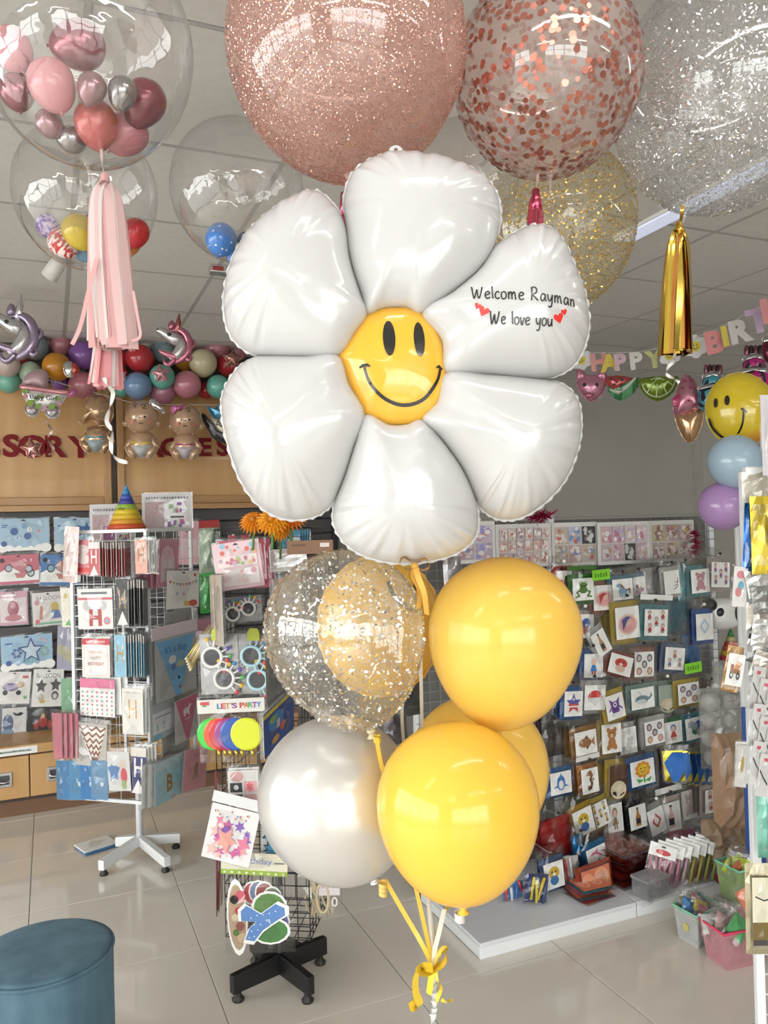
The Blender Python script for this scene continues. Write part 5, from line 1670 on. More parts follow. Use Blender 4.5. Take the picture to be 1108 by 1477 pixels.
def pram_art(bgc, wheel, bod):
    a = Art().rect(-.5, -.5, .5, .5, bgc).poly([(-.5, -.1), (-.2, .1), (.15, -.2), (.5, -.05), (.5, -.4), (-.5, -.4)], WH)
    for x, y in ((-.25, .05), (.3, -.15), (.25, .0)):
        a.circ(x, y, .1, K, .14).circ(x, y, .075, wheel, .1)
    a.circ(.05, .12, .16, bod, .2).poly([(-.12, -.12), (.22, -.12), (.12, -.3), (-.05, -.3)], bod).circ(-.4, .32, .06, K, .08).text('5', .32, .3, .1, WH, .02, .08, 1.4)
    return a
pack('pink baby carriage balloon card, second row at the left edge', 'packet', LP, 27, 821, 58, 42, 1, None, pram_art((.55, .14, .2), (.45, .5, .55), (.55, .2, .22)), 0, LG, None, 'balloon_set_pack', (1.05, 1.12), hole=True)
pack('blue baby carriage balloon card, second row beside the white rack', 'packet', LP, 88, 822, 58, 44, -3, None, pram_art((.08, .2, .46), (.25, .4, .5), (.5, .22, .16)), .01, LG, None, 'balloon_set_pack', (1.05, 1.12), hole=True)
a = Art().rect(-.5, -.5, .5, .5, (.62, .36, .44)).rect(-.45, -.42, .45, .3, (.74, .66, .68)).circ(0, -.02, .2, (.45, .15, .2), .24).circ(0, -.3, .3, (.5, .2, .25), .1).circ(0, .08, .1, (.62, .35, .4), .1).rect(-.4, .36, .1, .42, WH)
pack('pink card with a baby soother balloon, third row at the left edge', 'packet', LP, 19, 877, 42, 48, 1, None, a, 0, LG, None, 'balloon_set_pack', (1.1, 1.12), hole=True)
a = Art().rect(-.5, -.5, .5, .5, (.72, .7, .68)).text('BALLOON', .02, .33, .12, (.25, .24, .25), 0, .85).poly([(-.3, -.3), (-.25, .1), (-.18, .1), (-.2, -.3)], (.6, .2, .15)).circ(.2, .05, .13, (.65, .5, .15), .15).poly([(.05, -.3), (.4, -.3), (.32, -.05), (.1, -.05)], (.15, .25, .5)).circ(-.35, .2, .08, (.6, .3, .35)).circ(0, -.2, .15, (.7, .65, .6), .1).rect(-.45, -.46, .45, -.4, (.2, .45, .3)).circ(-.36, -.36, .07, (.65, .15, .2))
pack('white card lettered BALLOON with colourful animals, third row', 'packet', LP, 70, 878, 46, 48, 2, None, a, 0, LG, None, 'balloon_set_pack', (1.1, 1.12), hole=True)
a = clouds(Art().rect(-.5, -.5, .5, .5, (.33, .50, .66))).star(.08, .02, .28, (.05, .08, .25), 5, .45, 0, 1.5).star(.08, .02, .21, (.5, .62, .72), 5, .45, 0, 1.5).text('BOY', .08, -.27, .15, (.18, .42, .42), .03, .4, 1.5)
for q in range(6):
    for sx in (-.2, .34):
        a.circ(sx + .07 * math.cos(q * 1.05), -.02 + .11 * math.sin(q * 1.05), .035, (.1, .17, .35) if sx < 0 else (.25, .4, .35), .05, 9)
a.rect(-.42, .26, -.28, .3, nv).circ(-.36, -.3, .06, nv, .08).circ(.3, .35, .03, (.6, .3, .3)).circ(.38, .28, .03, (.6, .4, .5))
pack('blue balloon card lettered BOY with a dark star, fourth row', 'packet', LP, 39, 940, 74, 48, 1, None, a, .01, LG, None, 'balloon_set_pack', (1.03, 1.06), hole=True)
a = Art().rect(-.5, -.5, .5, .5, (.76, .74, .73)).circ(-.1, .02, .25, (.2, .15, .3), .13).circ(.2, .1, .12, (.45, .3, .15), .1).circ(-.25, -.15, .08, K).circ(.15, -.15, .08, K).rect(.25, .3, .42, .38, (.6, .1, .1)).circ(.36, -.3, .06, (.2, .4, .2))
pack('white card with a small purple car, fifth row at the left edge', 'packet', LP, 20, 992, 48, 46, -5, None, a, .0, LG, None, 'balloon_set_pack', (1.08, 1.12), hole=True)
a = Art().rect(-.5, -.5, .5, .5, (.76, .75, .73)).text('BALLOON', .0, .33, .12, (.12, .12, .12), 0, .85).star(-.22, .05, .2, (.08, .08, .08), 5, .5).star(.25, .08, .2, (.1, .1, .1), 5, .5).circ(-.2, -.25, .1, (.55, .5, .45)).circ(.25, -.2, .12, (.12, .11, .1)).circ(.25, -.22, .07, (.6, .58, .55)).circ(-.15, -.36, .1, (.55, .4, .1), .05)
pack('white card lettered BALLOON with black stars, fifth row', 'packet', LP, 69, 992, 44, 54, -5, None, a, .02, LG, None, 'balloon_set_pack', (1.1, 1.1), hole=True)
a = Art().rect(-.5, -.5, .5, .5, (.62, .62, .62)).rect(-.5, -.5, -.3, .5, (.16, .16, .2)).circ(-.1, 0, .18, (.1, .14, .25), .3).circ(-.1, -.3, .2, (.2, .3, .45), .12).poly([(.05, .36), (.2, .3), (.3, .35), (.42, .3), (.3, .22), (.12, .24)], K)
pack('grey pack with a dark blue figure, lowest row at the left edge', 'packet', LP, 16, 1043, 44, 44, -2, None, a, .0, LG, None, 'balloon_set_pack', (1.1, 1.15))
a = Art().rect(-.5, -.5, .5, .5, (.02, .02, .025)).circ(0, .02, .14, (.35, .04, .03), .22).circ(0, .22, .06, (.5, .3, .06), .08).circ(-.22, -.1, .08, (.35, .05, .04), .15).circ(.22, -.1, .08, (.35, .05, .04), .15).rect(-.1, -.38, .15, -.3, (.4, .5, .55))
pack('black boxed pack with a red figure, lowest row beside the white rack', 'packet', LP, 62, 1041, 44, 42, -2, None, a, .02, LG, None, 'balloon_set_pack', (1.08, 1.12))
# further right on the slat wall
pack('pale pink card pack on the slat wall right of the white rack', 'packet', LP, 272, 783, 28, 62, -3, None, Art().rect(-.5, -.5, .5, .5, (.66, .38, .42)).rect(-.4, -.3, .4, .1, (.74, .55, .58)).circ(0, .3, .2, (.5, .1, .15), .08), .02, LG, None, 'card_pack', (1.15, 1.1), behind=2, blabel='%s pale pink card pack tucked behind, right of the white rack', shift=.06, hole=True)
t, w_, h_ = pack('clear bag of pale green sticks with a red clip behind the pink sticker pack', 'packet', LP, 303, 790, 26, 54, 2, (.35, .42, .32), None, .02, LG, (.45, .03, .03), 'stick_pack', (1.2, 1.15))
pack('white pack with dark green foil strip left of the pink stickers', 'packet', LP, 300, 855, 18, 44, 1, (.03, .28, .05), None, .02, LG, None, 'stick_pack', (1.3, 1.1), fm=.3)
pack('dull mauve glitter sheet pack beside the gold sticks', 'packet', LP, 291, 915, 28, 44, 3, None, Art().rect(-.5, -.5, .5, .5, (.28, .12, .15)), .01, LG, None, 'card_pack', (1.1, 1.1))
pack('white string pack on the slat wall under the pink sticker pack', 'packet', LP, 305, 730 + 80, 8, 20, 0, (.5, .5, .5), None, .0, LG, None, 'stick_pack', (1.2, 1.1))
# packs visible between rack and wall
for (x, y, w0, h0, c, lb_) in ((270, 905, 26, 40, (.35, .35, .36), 'grey film pack low behind the white bunting card'), (322, 905, 26, 60, (.3, .28, .26), 'brown grey pack behind the black rack, upper'), (330, 985, 30, 60, (.25, .25, .27), 'dark grey pack behind the eyeglass packs'), (450, 850, 40, 70, (.3, .27, .25), 'brown pack behind the silver confetti balloon'), (415, 850, 30, 80, (.45, .42, .4), 'pale pack on the slat wall behind the confetti balloon'), (400, 960, 40, 70, (.2, .22, .3), 'navy pack low behind the confetti balloon')):
    pack(lb_, 'packet', LP, x, y, w0, h0, 1, c, None, .02, LG, None, 'film_pack', (1.15, 1.12), fm=.2)

# ================================================================== WHITE SPINNER RACK
def corners(c, h, ang):
    r = []
    for k in range(4):
        a_ = R_(ang) + PI / 4 + k * PI / 2
        r.append(V((c[0] + h * math.sqrt(2) * math.cos(a_), c[1] + h * math.sqrt(2) * math.sin(a_), 0)))
    return r        # 0 ++, 1 -+, 2 --, 3 +-  (before turning)
WC, WH_, WA = (.379, 4.05), .20, -39.
wc = corners(WC, WH_, WA)
wr_ = thing('spinner_rack', 'white four-sided wire spinner rack hung with banner packs', 'display rack', T((WC[0], WC[1], 0)))
Mi = wr_.matrix_basis.inverted()
zb, zt = .32, 1.565
def post_box(b, p, q, s):
    """square bar between two points"""
    d = (q - p).normalized()
    x = d.orthogonal().normalized() if abs(d.z) < .9 else V((math.cos(R_(WA)), math.sin(R_(WA)), 0))
    if abs(d.z) < .9:
        x = UP
    y = d.cross(x)
    vs = [Mi @ (e + x * sx * s + y * sy * s) for e in (p, q) for sx, sy in ((-1, -1), (1, -1), (1, 1), (-1, 1))]
    b.add(vs, [(3, 2, 1, 0), (4, 5, 6, 7)] + [(i, (i + 1) % 4, 4 + (i + 1) % 4, 4 + i) for i in range(4)])
    return b
for k in range(4):
    bevel(post_box(MB(), wc[k] + UP * zb, wc[k] + UP * zt, .008).build('corner_post', WHITEM, wr_), .002)
    n_ = (k + 1) % 4
    for z in (zb, zt):
        bevel(post_box(MB(), wc[k] + UP * z, wc[n_] + UP * z, .008).build('rail', WHITEM, wr_), .002)
    b = MB()
    z = zb + .05
    while z < zt - .02:
        b.tube([Mi @ (wc[k] + UP * z), Mi @ (wc[n_] + UP * z)], .002, 4, False)
        z += .05
    for j in range(1, 5):
        e = wc[k].lerp(wc[n_], j / 5)
        b.tube([Mi @ (e + UP * zb), Mi @ (e + UP * zt)], .002, 4, False)
    b.build('wire_grid', WHITEM, wr_)
cx = V((WC[0], WC[1], 0))
MB().tube([Mi @ (cx + UP * .05), Mi @ (cx + UP * .5)], .016, 14).build('pole', WHITEM, wr_, None, True)
MB().tube([Mi @ (cx + UP * .5), Mi @ (cx + UP * 1.5)], .010, 10).build('spindle', WHITEM, wr_, None, True)
for pz in (zb, zt):
    for j in (0, 1):
        post_box(MB(), wc[j] + UP * pz, wc[j + 2] + UP * pz, .006).build('cross_brace', WHITEM, wr_)
# four legs reaching the four traced feet
foot_px = [(150, 1262), (239, 1257), (254, 1223), (174, 1228)]
rub = mat((.02, .018, .016), .5)
hub = on_z(206, 1246, 0) 
for f in foot_px:
    e = on_z(f[0], f[1], 0)
    d = (e - cx)
    d.z = 0
    L = d.length
    d.normalize()
    y = V((-d.y, d.x, 0))
    b = MB()
    vs = []
    for s_, hz_ in ((.0, .085), (L + .02, .072)):
        for sy in (-1, 1):
            for z in (hz_ - .045, hz_):
                vs.append(Mi @ (cx + d * s_ + y * sy * .016 + UP * z))
    b.add(vs, [(0, 1, 3, 2), (4, 6, 7, 5), (0, 2, 6, 4), (1, 5, 7, 3), (0, 4, 5, 1), (2, 3, 7, 6)])
    lg = bevel(b.build('leg', WHITEM, wr_), .003)
    MB().lathe([(.018, 0), (.02, .008), (.012, .018), (.010, .03)], 14, T(Mi @ (cx + d * L))).build('foot', rub, lg, None, True)
n1 = V((math.sin(R_(WA)), -math.cos(R_(WA)), 0))
n2 = V((math.cos(R_(WA)), math.sin(R_(WA)), 0))
F1 = PF((wc[2] + wc[3]) / 2 + n1 * .03 + UP * .9, n1)
F2 = PF((wc[3] + wc[0]) / 2 + n2 * .03 + UP * .9, n2)
WG = 'banner packs on the white rack'
def hcard(bgc, ink_c, ch='H', notch=True, top=None):
    a = Art().rect(-.5, -.5, .5, .5, bgc)
    if top:
        a.rect(-.5, .3, .5, .5, top)
    if notch:
        a.poly([(-.42, -.5), (0, -.2), (.42, -.5)], (.72, .68, .66))
    a.text(ch, 0, .06, .42, ink_c, .01, .55, .6)
    return a
def edge_row(lab, P, px0, px1, py0, py1, cnt, m1, m2, off=.03, grp=WG):
    """row of packs on one hook seen edge-on"""
    ORD = ('first', 'second', 'third', 'fourth', 'fifth', 'sixth', 'seventh', 'eighth', 'ninth', 'tenth', 'eleventh', 'twelfth', 'thirteenth')
    for i in range(cnt):
        px = px0 + (px1 - px0) * (i + .5) / cnt
        q = on_plane(px, (py0 + py1) / 2 + random.uniform(-1.5, 1.5), P.p + P.n * off, P.n)
        h_ = abs(P.loc(px, py0)[1] - P.loc(px, py1)[1])
        side = UP.cross(P.n).normalized()
        t = thing('banner_pack', lab % ORD[i], 'packet', frame(q, (side * -1 + P.n * (.35 + random.uniform(-.06, .06))).normalized(), R_(random.uniform(-1.5, 1.5))), grp)
        obj('card', CARDME, t, S3(.085, h_, .0025), m1 if i % 2 else m2)
        obj('header', CARDME, t, T((0, h_ * .40, -.0004)) @ S3(.088, h_ * .18, .0034), mat((.7, .66, .64), .45))
        obj('sleeve', BAGS[i % 6], t, T((0, 0, -.001)) @ S3(.095, h_ * 1.1, .006))
rdm, pkm = mat((.42, .06, .07), .4), mat((.72, .55, .52), .4)
a = Art().rect(-.5, -.5, .5, .5, (.6, .18, .2)).circ(0, .22, .35, (.75, .6, .6), .15).circ(.05, -.05, .38, (.75, .62, .62), .14).rect(-.5, -.42, .5, -.3, (.62, .05, .04))
pack('pink red card pack with white clouds, top left of the white rack', 'packet', F1, 120, 804, 26, 50, 0, None, a, .0, WG, None, 'banner_pack', (1.15, 1.15))
pack('cream and pink film pack hanging over the left rack post', 'packet', F1, 100, 800, 16, 60, -4, (.6, .45, .42), None, .035, WG, None, 'banner_pack', (1.2, 1.08), fm=.1)
pack('red banner pack with white letter H, top row of the white rack', 'packet', F1, 136, 806, 15, 48, 0, None, hcard((.50, .07, .08), (.78, .72, .7), 'H', True, (.74, .7, .67)), .05, WG, None, 'banner_pack', (1.2, 1.15))
edge_row('red edged banner pack on the white rack, %s after the top H', F1, 146, 186, 782, 831, 10, rdm, pkm)
pack('salmon banner pack with gold letter H at the near rack corner', 'packet', F1, 204, 803, 17, 48, 1, None, hcard((.72, .36, .28), (.32, .17, .06), 'H', False), .05, WG, None, 'banner_pack', (1.2, 1.1), behind=4, blabel='%s salmon banner pack behind the gold letter H', shift=.05)
a = Art().rect(-.5, -.5, .5, .5, (.7, .69, .68)).rect(-.5, .22, .5, .28, (.5, .1, .12)).rect(-.4, .36, .35, .42, (.15, .15, .16)).text('H', 0, -.22, .42, (.42, .05, .05), .05, .6, 1.).circ(-.25, .08, .12, (.55, .55, .56)).circ(.22, .08, .12, (.5, .5, .52)).circ(.33, -.3, .1, (.6, .2, .2)).circ(.33, -.3, .05, (.2, .4, .5))
pack('clear pack with a big red H cut-out, second row of the white rack', 'packet', F1, 138, 878, 50, 58, 1, None, a, .02, WG, None, 'banner_pack', (1.1, 1.08), cardc=(.6, .6, .6))
pack('black banner pack with gold letter H, second row of the white rack', 'packet', F1, 177, 868, 18, 66, 0, None, hcard((.035, .032, .032), (.35, .2, .07), 'H'), .05, WG, None, 'banner_pack', (1.2, 1.1))
edge_row('black banner pack right of the gold H, %s in the row', F1, 188, 212, 836, 902, 6, mat((.03, .03, .03), .35), mat((.3, .3, .3), .35))
a = Art().rect(-.5, -.5, .5, .5, (.72, .62, .6)).rect(-.5, .34, .5, .5, (.5, .04, .05)).text('HAPPY BIRTHDAY', 0, .42, .06, WH, .01, .75).rect(-.38, -.42, .38, .25, (.78, .72, .7)).text('PARTY FLAGS', 0, .15, .05, (.45, .1, .1), .0, .55).text('HAPPY', 0, .0, .09, (.35, .28, .18), .02, .55).text('BIRTHDAY', 0, -.15, .09, (.4, .12, .12), .02, .68).circ(-.2, -.34, .06, (.7, .6, .6), .05)
pack('white and red card pack reading HAPPY BIRTHDAY on the white rack', 'packet', F1, 139, 949, 40, 56, 0, None, a, .03, WG, None, 'banner_pack', (1.12, 1.14), behind=2, blabel='%s card pack behind the HAPPY BIRTHDAY one', shift=-.03)
pack('light blue banner pack with gold letter H, third row of the white rack', 'packet', F1, 174, 946, 17, 60, 0, None, hcard((.24, .46, .60), (.42, .28, .10), 'H', False), .05, WG, None, 'banner_pack', (1.2, 1.1))
edge_row('light blue banner pack right of the gold H, %s in the row', F1, 184, 213, 914, 974, 8, mat((.2, .44, .58), .35), mat((.55, .66, .7), .35))
a = Art().rect(-.5, -.5, .5, .5, (.74, .71, .70)).rect(-.5, .25, .5, .5, (.62, .16, .28))
for r in range(6):
    for c in range(7):
        a.circ(-.42 + c * .14, -.43 + r * .115, .022, ((.6, .1, .15), (.15, .4, .4))[(r + c) % 2], .03, 7)
pack('white card pack with red dots and pink header on the white rack', 'packet', F1, 141, 1006, 50, 54, -1, None, a, .03, WG, None, 'banner_pack', (1.08, 1.1), behind=2, blabel='%s teal edged pack behind the red dotted card', shift=.12)
a = Art().rect(-.5, -.5, .5, .5, (.70, .67, .62)).text('H', 0, .05, .42, (.55, .3, .08), .0, .45, .9).poly([(-.45, -.5), (0, -.28), (.45, -.5)], (.6, .58, .55)).rect(-.4, .4, .4, .43, (.5, .45, .4))
pack('cream banner pack with gold letter H, fourth row of the white rack', 'packet', F1, 192, 1026, 30, 66, 0, None, a, .05, WG, None, 'banner_pack', (1.15, 1.08), behind=3, blabel='%s cream banner pack behind the gold letter H', shift=.05)
a = Art()
a.poly([(-.44, .42), (.44, .42), (.2, -.46), (.1, -.5)], (.72, .66, .6))
for r in range(6):
    y = .42 - r * .14
    hw = .44 - r * .068
    pts = [(-hw + .03 * r + hw * 2 * i / 6, y - .09 * (i % 2)) for i in range(7)]
    a.line(pts, .045, (.20, .07, .045))
pack('clear pack with brown zigzag pennant on the white rack', 'packet', F1, 132, 1074, 44, 62, -4, None, a, .06, WG, None, 'pennant_pack', (1.2, 1.15), cardc=(.42, .39, .36))
for i, (x, c) in enumerate(((84, (.46, .16, .20)), (91, (.48, .18, .22)), (99, (.5, .17, .22)), (107, (.45, .15, .2)))):
    q = on_plane(x, 1060, F1.p + n1 * .05, n1)
    t = thing('pennant_pack', 'dusty pink pennant pack at the left rack edge, %s from the left' % ('first', 'second', 'third', 'fourth')[i], 'packet', frame(q, (n1 + UP.cross(n1) * -.35), R_(2)), WG)
    MB().prism([(-.04, .1), (.04, .1), (.032, -.1), (-.036, -.115)], 0, .004).build('pennant', mat(c, .5), t)
    obj('sleeve', BAGS[i], t, S3(.12, .23, .01))
for i, (x, c) in enumerate(((88, (.05, .14, .26)), (97, (.04, .16, .34)), (108, (.06, .2, .36)), (124, (.03, .15, .36)), (140, (.10, .22, .36)))):
    pack('bright blue card pack at the bottom of the white rack, %s from the left' % ('first', 'second', 'third', 'fourth', 'last')[i], 'packet', F1, x + 4, 1125, 20 + i, 56, 0, None, Art().rect(-.5, -.5, .5, .5, c).circ(.15, -.1, .1, (.55, .6, .62), .06), .02 + .012 * i, WG, None, 'banner_pack', (1.1, 1.08))
pack('clear pack of die-cut boat and fruit badges at the rack bottom', 'packet', F1, 172, 1112, 32, 56, 3, None, Art().star(-.22, .0, .3, (.10, .2, .42), 5, .6).circ(.2, .15, .16, (.55, .45, .4), .16).circ(.22, -.12, .15, (.5, .08, .1), .2).circ(-.2, .25, .12, (.6, .6, .6)).circ(.2, -.34, .12, (.25, .35, .15)), .07, WG, None, 'banner_pack', (1.15, 1.12), cardc=(.55, .54, .53))
pack('navy banner pack with white letter H at the rack bottom', 'packet', F1, 200, 1111, 22, 66, -2, None, hcard((.03, .03, .14), (.72, .7, .68), 'H', True, (.65, .6, .55)), .06, WG, None, 'banner_pack', (1.15, 1.08), behind=3, blabel='%s navy banner pack behind the white letter H', shift=.10)
pack('olive brown pennant pack behind the left rack post', 'packet', F1, 97, 935, 28, 62, -3, None, Art().rect(-.5, -.5, .5, .5, (.22, .21, .28)).poly([(-.5, -.1), (.5, -.45), (.5, -.1), (-.4, .1)], (.28, .26, .16)), -.12, WG, None, 'banner_pack', (1.1, 1.06))
pack('green pennant pack low behind the left rack post', 'packet', F1, 100, 1005, 22, 52, 0, None, Art().rect(-.5, -.5, .5, .5, (.14, .30, .18)).poly([(.1, -.1), (.4, .2), (.35, -.3)], (.6, .6, .55)), -.12, WG, None, 'banner_pack', (1.15, 1.06))
pack('cream paper pack with small colour prints behind the left rack post', 'packet', F1, 98, 876, 18, 56, 3, None, Art().rect(-.5, -.5, .5, .5, (.66, .62, .54)).circ(-.1, .3, .15, (.5, .4, .1), .07).poly([(-.3, -.45), (.1, -.3), (.2, -.48)], (.12, .35, .1)), -.10, WG, None, 'banner_pack', (1.15, 1.06))
# right-hand face
pack('pink card pack with an arched window print on the right rack face', 'packet', F2, 241, 812, 32, 68, -2, None, Art().rect(-.5, -.5, .5, .5, (.62, .26, .34)) if 0 else art('window'), .02, WG, None, 'banner_pack', (1.15, 1.1), cardc=(.62, .28, .36), behind=3, blabel='%s pack tucked behind the arched window card', shift=-.12)
a = Art().rect(-.5, -.5, .5, .5, (.80, .79, .77))
for i in range(9):
    x = -.4 + i * .1
    y = .24 - .08 * math.sin(PI * i / 8)
    a.poly([(x - .04, y), (x + .04, y), (x, y - .09)], ((.6, .1, .1), (.6, .45, .1), (.15, .35, .5))[i % 3])
a.circ(-.2, -.1, .05, (.4, .55, .7)).circ(.0, -.12, .04, (.6, .3, .3)).circ(.1, -.38, .1, (.65, .5, .1), .07).circ(.3, -.38, .14, (.6, .12, .1), .09).circ(.36, .38, .05, (.6, .1, .08), .04)
pack('white card pack with small coloured bunting on the right rack face', 'packet', F2, 264, 850, 46, 54, -3, None, a, .05, WG, None, 'banner_pack', (1.08, 1.1), hole=True)
a = Art()
a.poly([(-.48, .46), (.48, .46), (.08, -.5), (-.02, -.5)], (.16, .40, .64)).text("It's a Boy", 0, .28, .15, (.02, .16, .42), .02, .7).circ(-.1, .12, .09, (.75, .75, .75), .07).circ(.1, .02, .1, (.5, .55, .3), .06).circ(-.08, .0, .06, (.1, .2, .5)).circ(.05, -.2, .03, K).circ(.08, -.36, .03, (.3, .12, .06))
pack("blue pennant pack reading It's a Boy on the right rack face", 'packet', F2, 254, 960, 58, 88, 0, None, a, .04, WG, (.7, .6, .65), 'pennant_pack', (1.12, 1.08), cardc=(.42, .42, .42), behind=1, blabel='%s pennant pack behind the blue boy pennant')
a = Art().rect(-.5, -.5, .5, .5, (.42, .46, .48)).rect(-.4, -.35, .45, .15, (.72, .72, .73)).text('b', .05, -.18, .22, (.1, .3, .5), 0, .2, 1.6).rect(-.3, .02, .3, .05, (.25, .35, .5)).text('e', -.22, -.2, .14, (.1, .35, .4), 0, .2, 1.6).circ(-.2, -.44, .16, (.2, .45, .6), .06)
pack('clear bag with a pale blue letter card on the right rack face', 'packet', F2, 234, 1034, 36, 60, 0, None, a, .03, WG, None, 'banner_pack', (1.15, 1.12), cardc=(.45, .5, .52))
a = Art()
a.poly([(-.45, .48), (.45, .48), (.05, -.48), (-.08, -.48)], (.50, .12, .20)).circ(-.05, .18, .12, (.72, .68, .66), .07).rect(-.14, .06, -.08, .16, (.72, .68, .66)).rect(.02, .06, .08, .16, (.72, .68, .66)).poly([(.0, .22), (.1, .32), (.16, .28), (.06, .18)], (.72, .68, .66)).rect(-.1, -.02, .12, .0, (.72, .68, .66))
pack('clear pack with dark pink rocking horse pennant on the right rack face', 'packet', F2, 270, 1035, 36, 62, 1, None, a, .06, WG, None, 'pennant_pack', (1.2, 1.15), cardc=(.46, .44, .44))
a = Art().rect(-.5, -.5, .5, .5, (.36, .58, .64)).rect(-.5, .3, .5, .5, (.48, .62, .66)).text('B', 0, -.08, .42, (.30, .17, .05), .04, .5, 1.5).circ(.12, -.46, .1, (.4, .42, .44), .06)
pack('light blue pack with bronze letter B at the rack bottom', 'packet', F2, 244, 1123, 42, 60, -2, None, a, .05, WG, None, 'banner_pack', (1.12, 1.12), behind=2, blabel='%s light blue pack behind the bronze letter B', shift=-.1)
a = Art().rect(-.5, -.5, .5, .5, (.62, .28, .32)).text('R', 0, -.05, .4, (.26, .15, .07), .03, .45, -1.5).circ(.0, .34, .1, (.5, .2, .24), .05)
pack('pink pack with mirrored bronze letter at the right rack bottom', 'packet', F2, 281, 1109, 34, 58, -10, None, a, .08, WG, None, 'banner_pack', (1.15, 1.12))
for i in range(3):
    pack('clear sheet pack fringing the right rack face, %s down' % ('first', 'second', 'third')[i], 'packet', F2, (262, 268, 258)[i], (905, 985, 1075)[i], 30, 40, 3, (.45, .45, .45), None, .01, WG, None, 'film_pack', (1.1, 1.1), fm=.2)
# printed sheets and hat on top
def sheet(label, P, x0, y0, x1, y1, a, name='printed_sheet'):
    p = on_plane((x0 + x1) / 2, (y0 + y1) / 2, P.p, P.n)
    Q = PF(p, P.n)
    w_ = abs(Q.loc(x1, y0)[0] - Q.loc(x0, y0)[0])
    h_ = abs(Q.loc(x0, y0)[1] - Q.loc(x0, y1)[1])
    t = thing(name, label, 'sheet', frame(p, P.n))
    obj('paper', CARDME, t, S3(w_, h_, .001), mat((.62, .60, .61), .5))
    a.build('printed_picture', t, w_, h_, .0013)
    obj('sleeve', BAGS[1], t, S3(w_ * 1.04, h_ * 1.05, .006))
def sheet_art(seed):
    rnd = random.Random(seed)
    a = Art()
    x = -.42
    while x < .4:
        ww = rnd.uniform(.02, .05)
        a.rect(x, .34, x + ww, .40, (.15, .15, .17))
        x += ww + .02
    a.rect(-.44, -.5, -.06, .26, (.40, .30, .30))
    for _ in range(30):
        a.circ(rnd.uniform(-.42, -.08), rnd.uniform(-.1, .24), .025, (.5, .32, .34), .04, 6)
    for _ in range(22):
        x, y = rnd.uniform(.0, .38), rnd.uniform(-.45, .2)
        a.rect(x, y, x + rnd.uniform(.03, .09), y + rnd.uniform(.05, .15), rnd.choice(((.5, .1, .25), (.3, .45, .25), (.25, .1, .35), (.6, .45, .2), (.7, .7, .7))))
    a.rect(.05, -.2, .36, -.08, (.75, .75, .75)).rect(.07, -.17, .34, -.12, (.1, .05, .05))
    return a
ST = PF((wc[0] + wc[1]) / 2 + UP * 1.5, V((-.25, -1, 0)))
sheet('printed sheet in clear sleeve standing behind the party hat, right', ST, 205, 711, 277, 765, sheet_art(3))
sheet('lower printed sheet in clear sleeve behind the party hat, left', ST, 130, 727, 194, 790, sheet_art(4))
sheet('small magenta print hanging inside the white rack', PF(cx + UP * 1.4, V((-.25, -1, 0))), 148, 757, 168, 780, Art().rect(-.45, -.45, .45, .45, (.32, .08, .24)))
hp = on_plane(183, 749, wc[2].lerp(wc[3], .5) + (wc[1] - wc[2]) * .3, V((0, -1, 0)))
hat = cone_hat('rainbow striped party hat standing on top of the white rack', V((hp.x, hp.y, 1.574)), .092, .215, [(.62, .09, .03), (.66, .30, .03), (.68, .46, .03), (.70, .52, .03), (.30, .46, .06), (.05, .05, .30), (.05, .10, .42), (.04, .24, .58), (.06, .3, .62)])
b = Art().text('day', 0, 0, .022, (.08, .06, .03), .0, .06, .8)
vs = []
for (x, y, k) in b.v:      # wrap the print round the cone
    z = .098 + y
    r = .092 * (1 - z / .215) + .0012
    th = -PI / 2 - .55 + x / .06
    vs.append((r * math.cos(th), r * math.sin(th), z))
bb = MB()
bb.v, bb.f, bb.c = vs, b.f, b.c
bb.build('printed_text', PRINT, hat)
# fallen blue pack on the floor by the rack foot
q = on_z(140, 1222, 0)
t = thing('fallen_pack', 'blue edged white pack lying on the floor beside the white rack base', 'packet', T((q.x, q.y, .002)) @ Matrix.Rotation(.35, 4, 'Z'))
obj('backing_card', CARDME, t, S3(.17, .14, .008), mat((.05, .2, .42), .4))
obj('white_sheet', CARDME, t, T((0, .012, .008)) @ S3(.168, .13, .006))
obj('sleeve', BAGS[3], t, T((0, 0, .004)) @ S3(.2, .17, .018))

# ================================================================== BLACK SPINNER RACK
BC, BH, BA = (.735, 2.79), .148, -31.
bc = corners(BC, BH, BA)
br = thing('spinner_rack', 'black wire spinner rack on a cross base hung with party packs', 'display rack', T((BC[0], BC[1], 0)))
Mi = br.matrix_basis.inverted()
zb, zt = .165, 1.555
cx = V((BC[0], BC[1], 0))
for k in range(4):
    n_ = (k + 1) % 4
    b = MB()
    z = zb
    while z < 1.44:
        b.tube([Mi @ (bc[k] + UP * z), Mi @ (bc[n_] + UP * z)], .002, 4, False)
        z += .045
    for j in range(0, 7):
        e = bc[k].lerp(bc[n_], j / 7)
        b.tube([Mi @ (e + UP * zb), Mi @ (e + UP * 1.44)], .002, 4, False)
    b.build('wire_grid', BLACKM, br)
    b = MB()
    o1, o2 = cx + (bc[k] - cx) * 1.04, cx + (bc[n_] - cx) * 1.04
    for z in (1.455, 1.49, 1.525):
        b.tube([Mi @ (o1 + UP * z), Mi @ (o2 + UP * z)], .0016, 4, False)
    for j in range(0, 8):
        e, g = bc[k].lerp(bc[n_], j / 8), o1.lerp(o2, j / 8)
        b.tube([Mi @ (e + UP * 1.44), Mi @ (g + UP * zt)], .0016, 4, False)
    b.build('basket_wires', BLACKM, br)
    MB().tube([Mi @ (o1 + UP * zt), Mi @ (o2 + UP * zt)], .0035, 6).build('basket_rim', BLACKM, br, None, True)
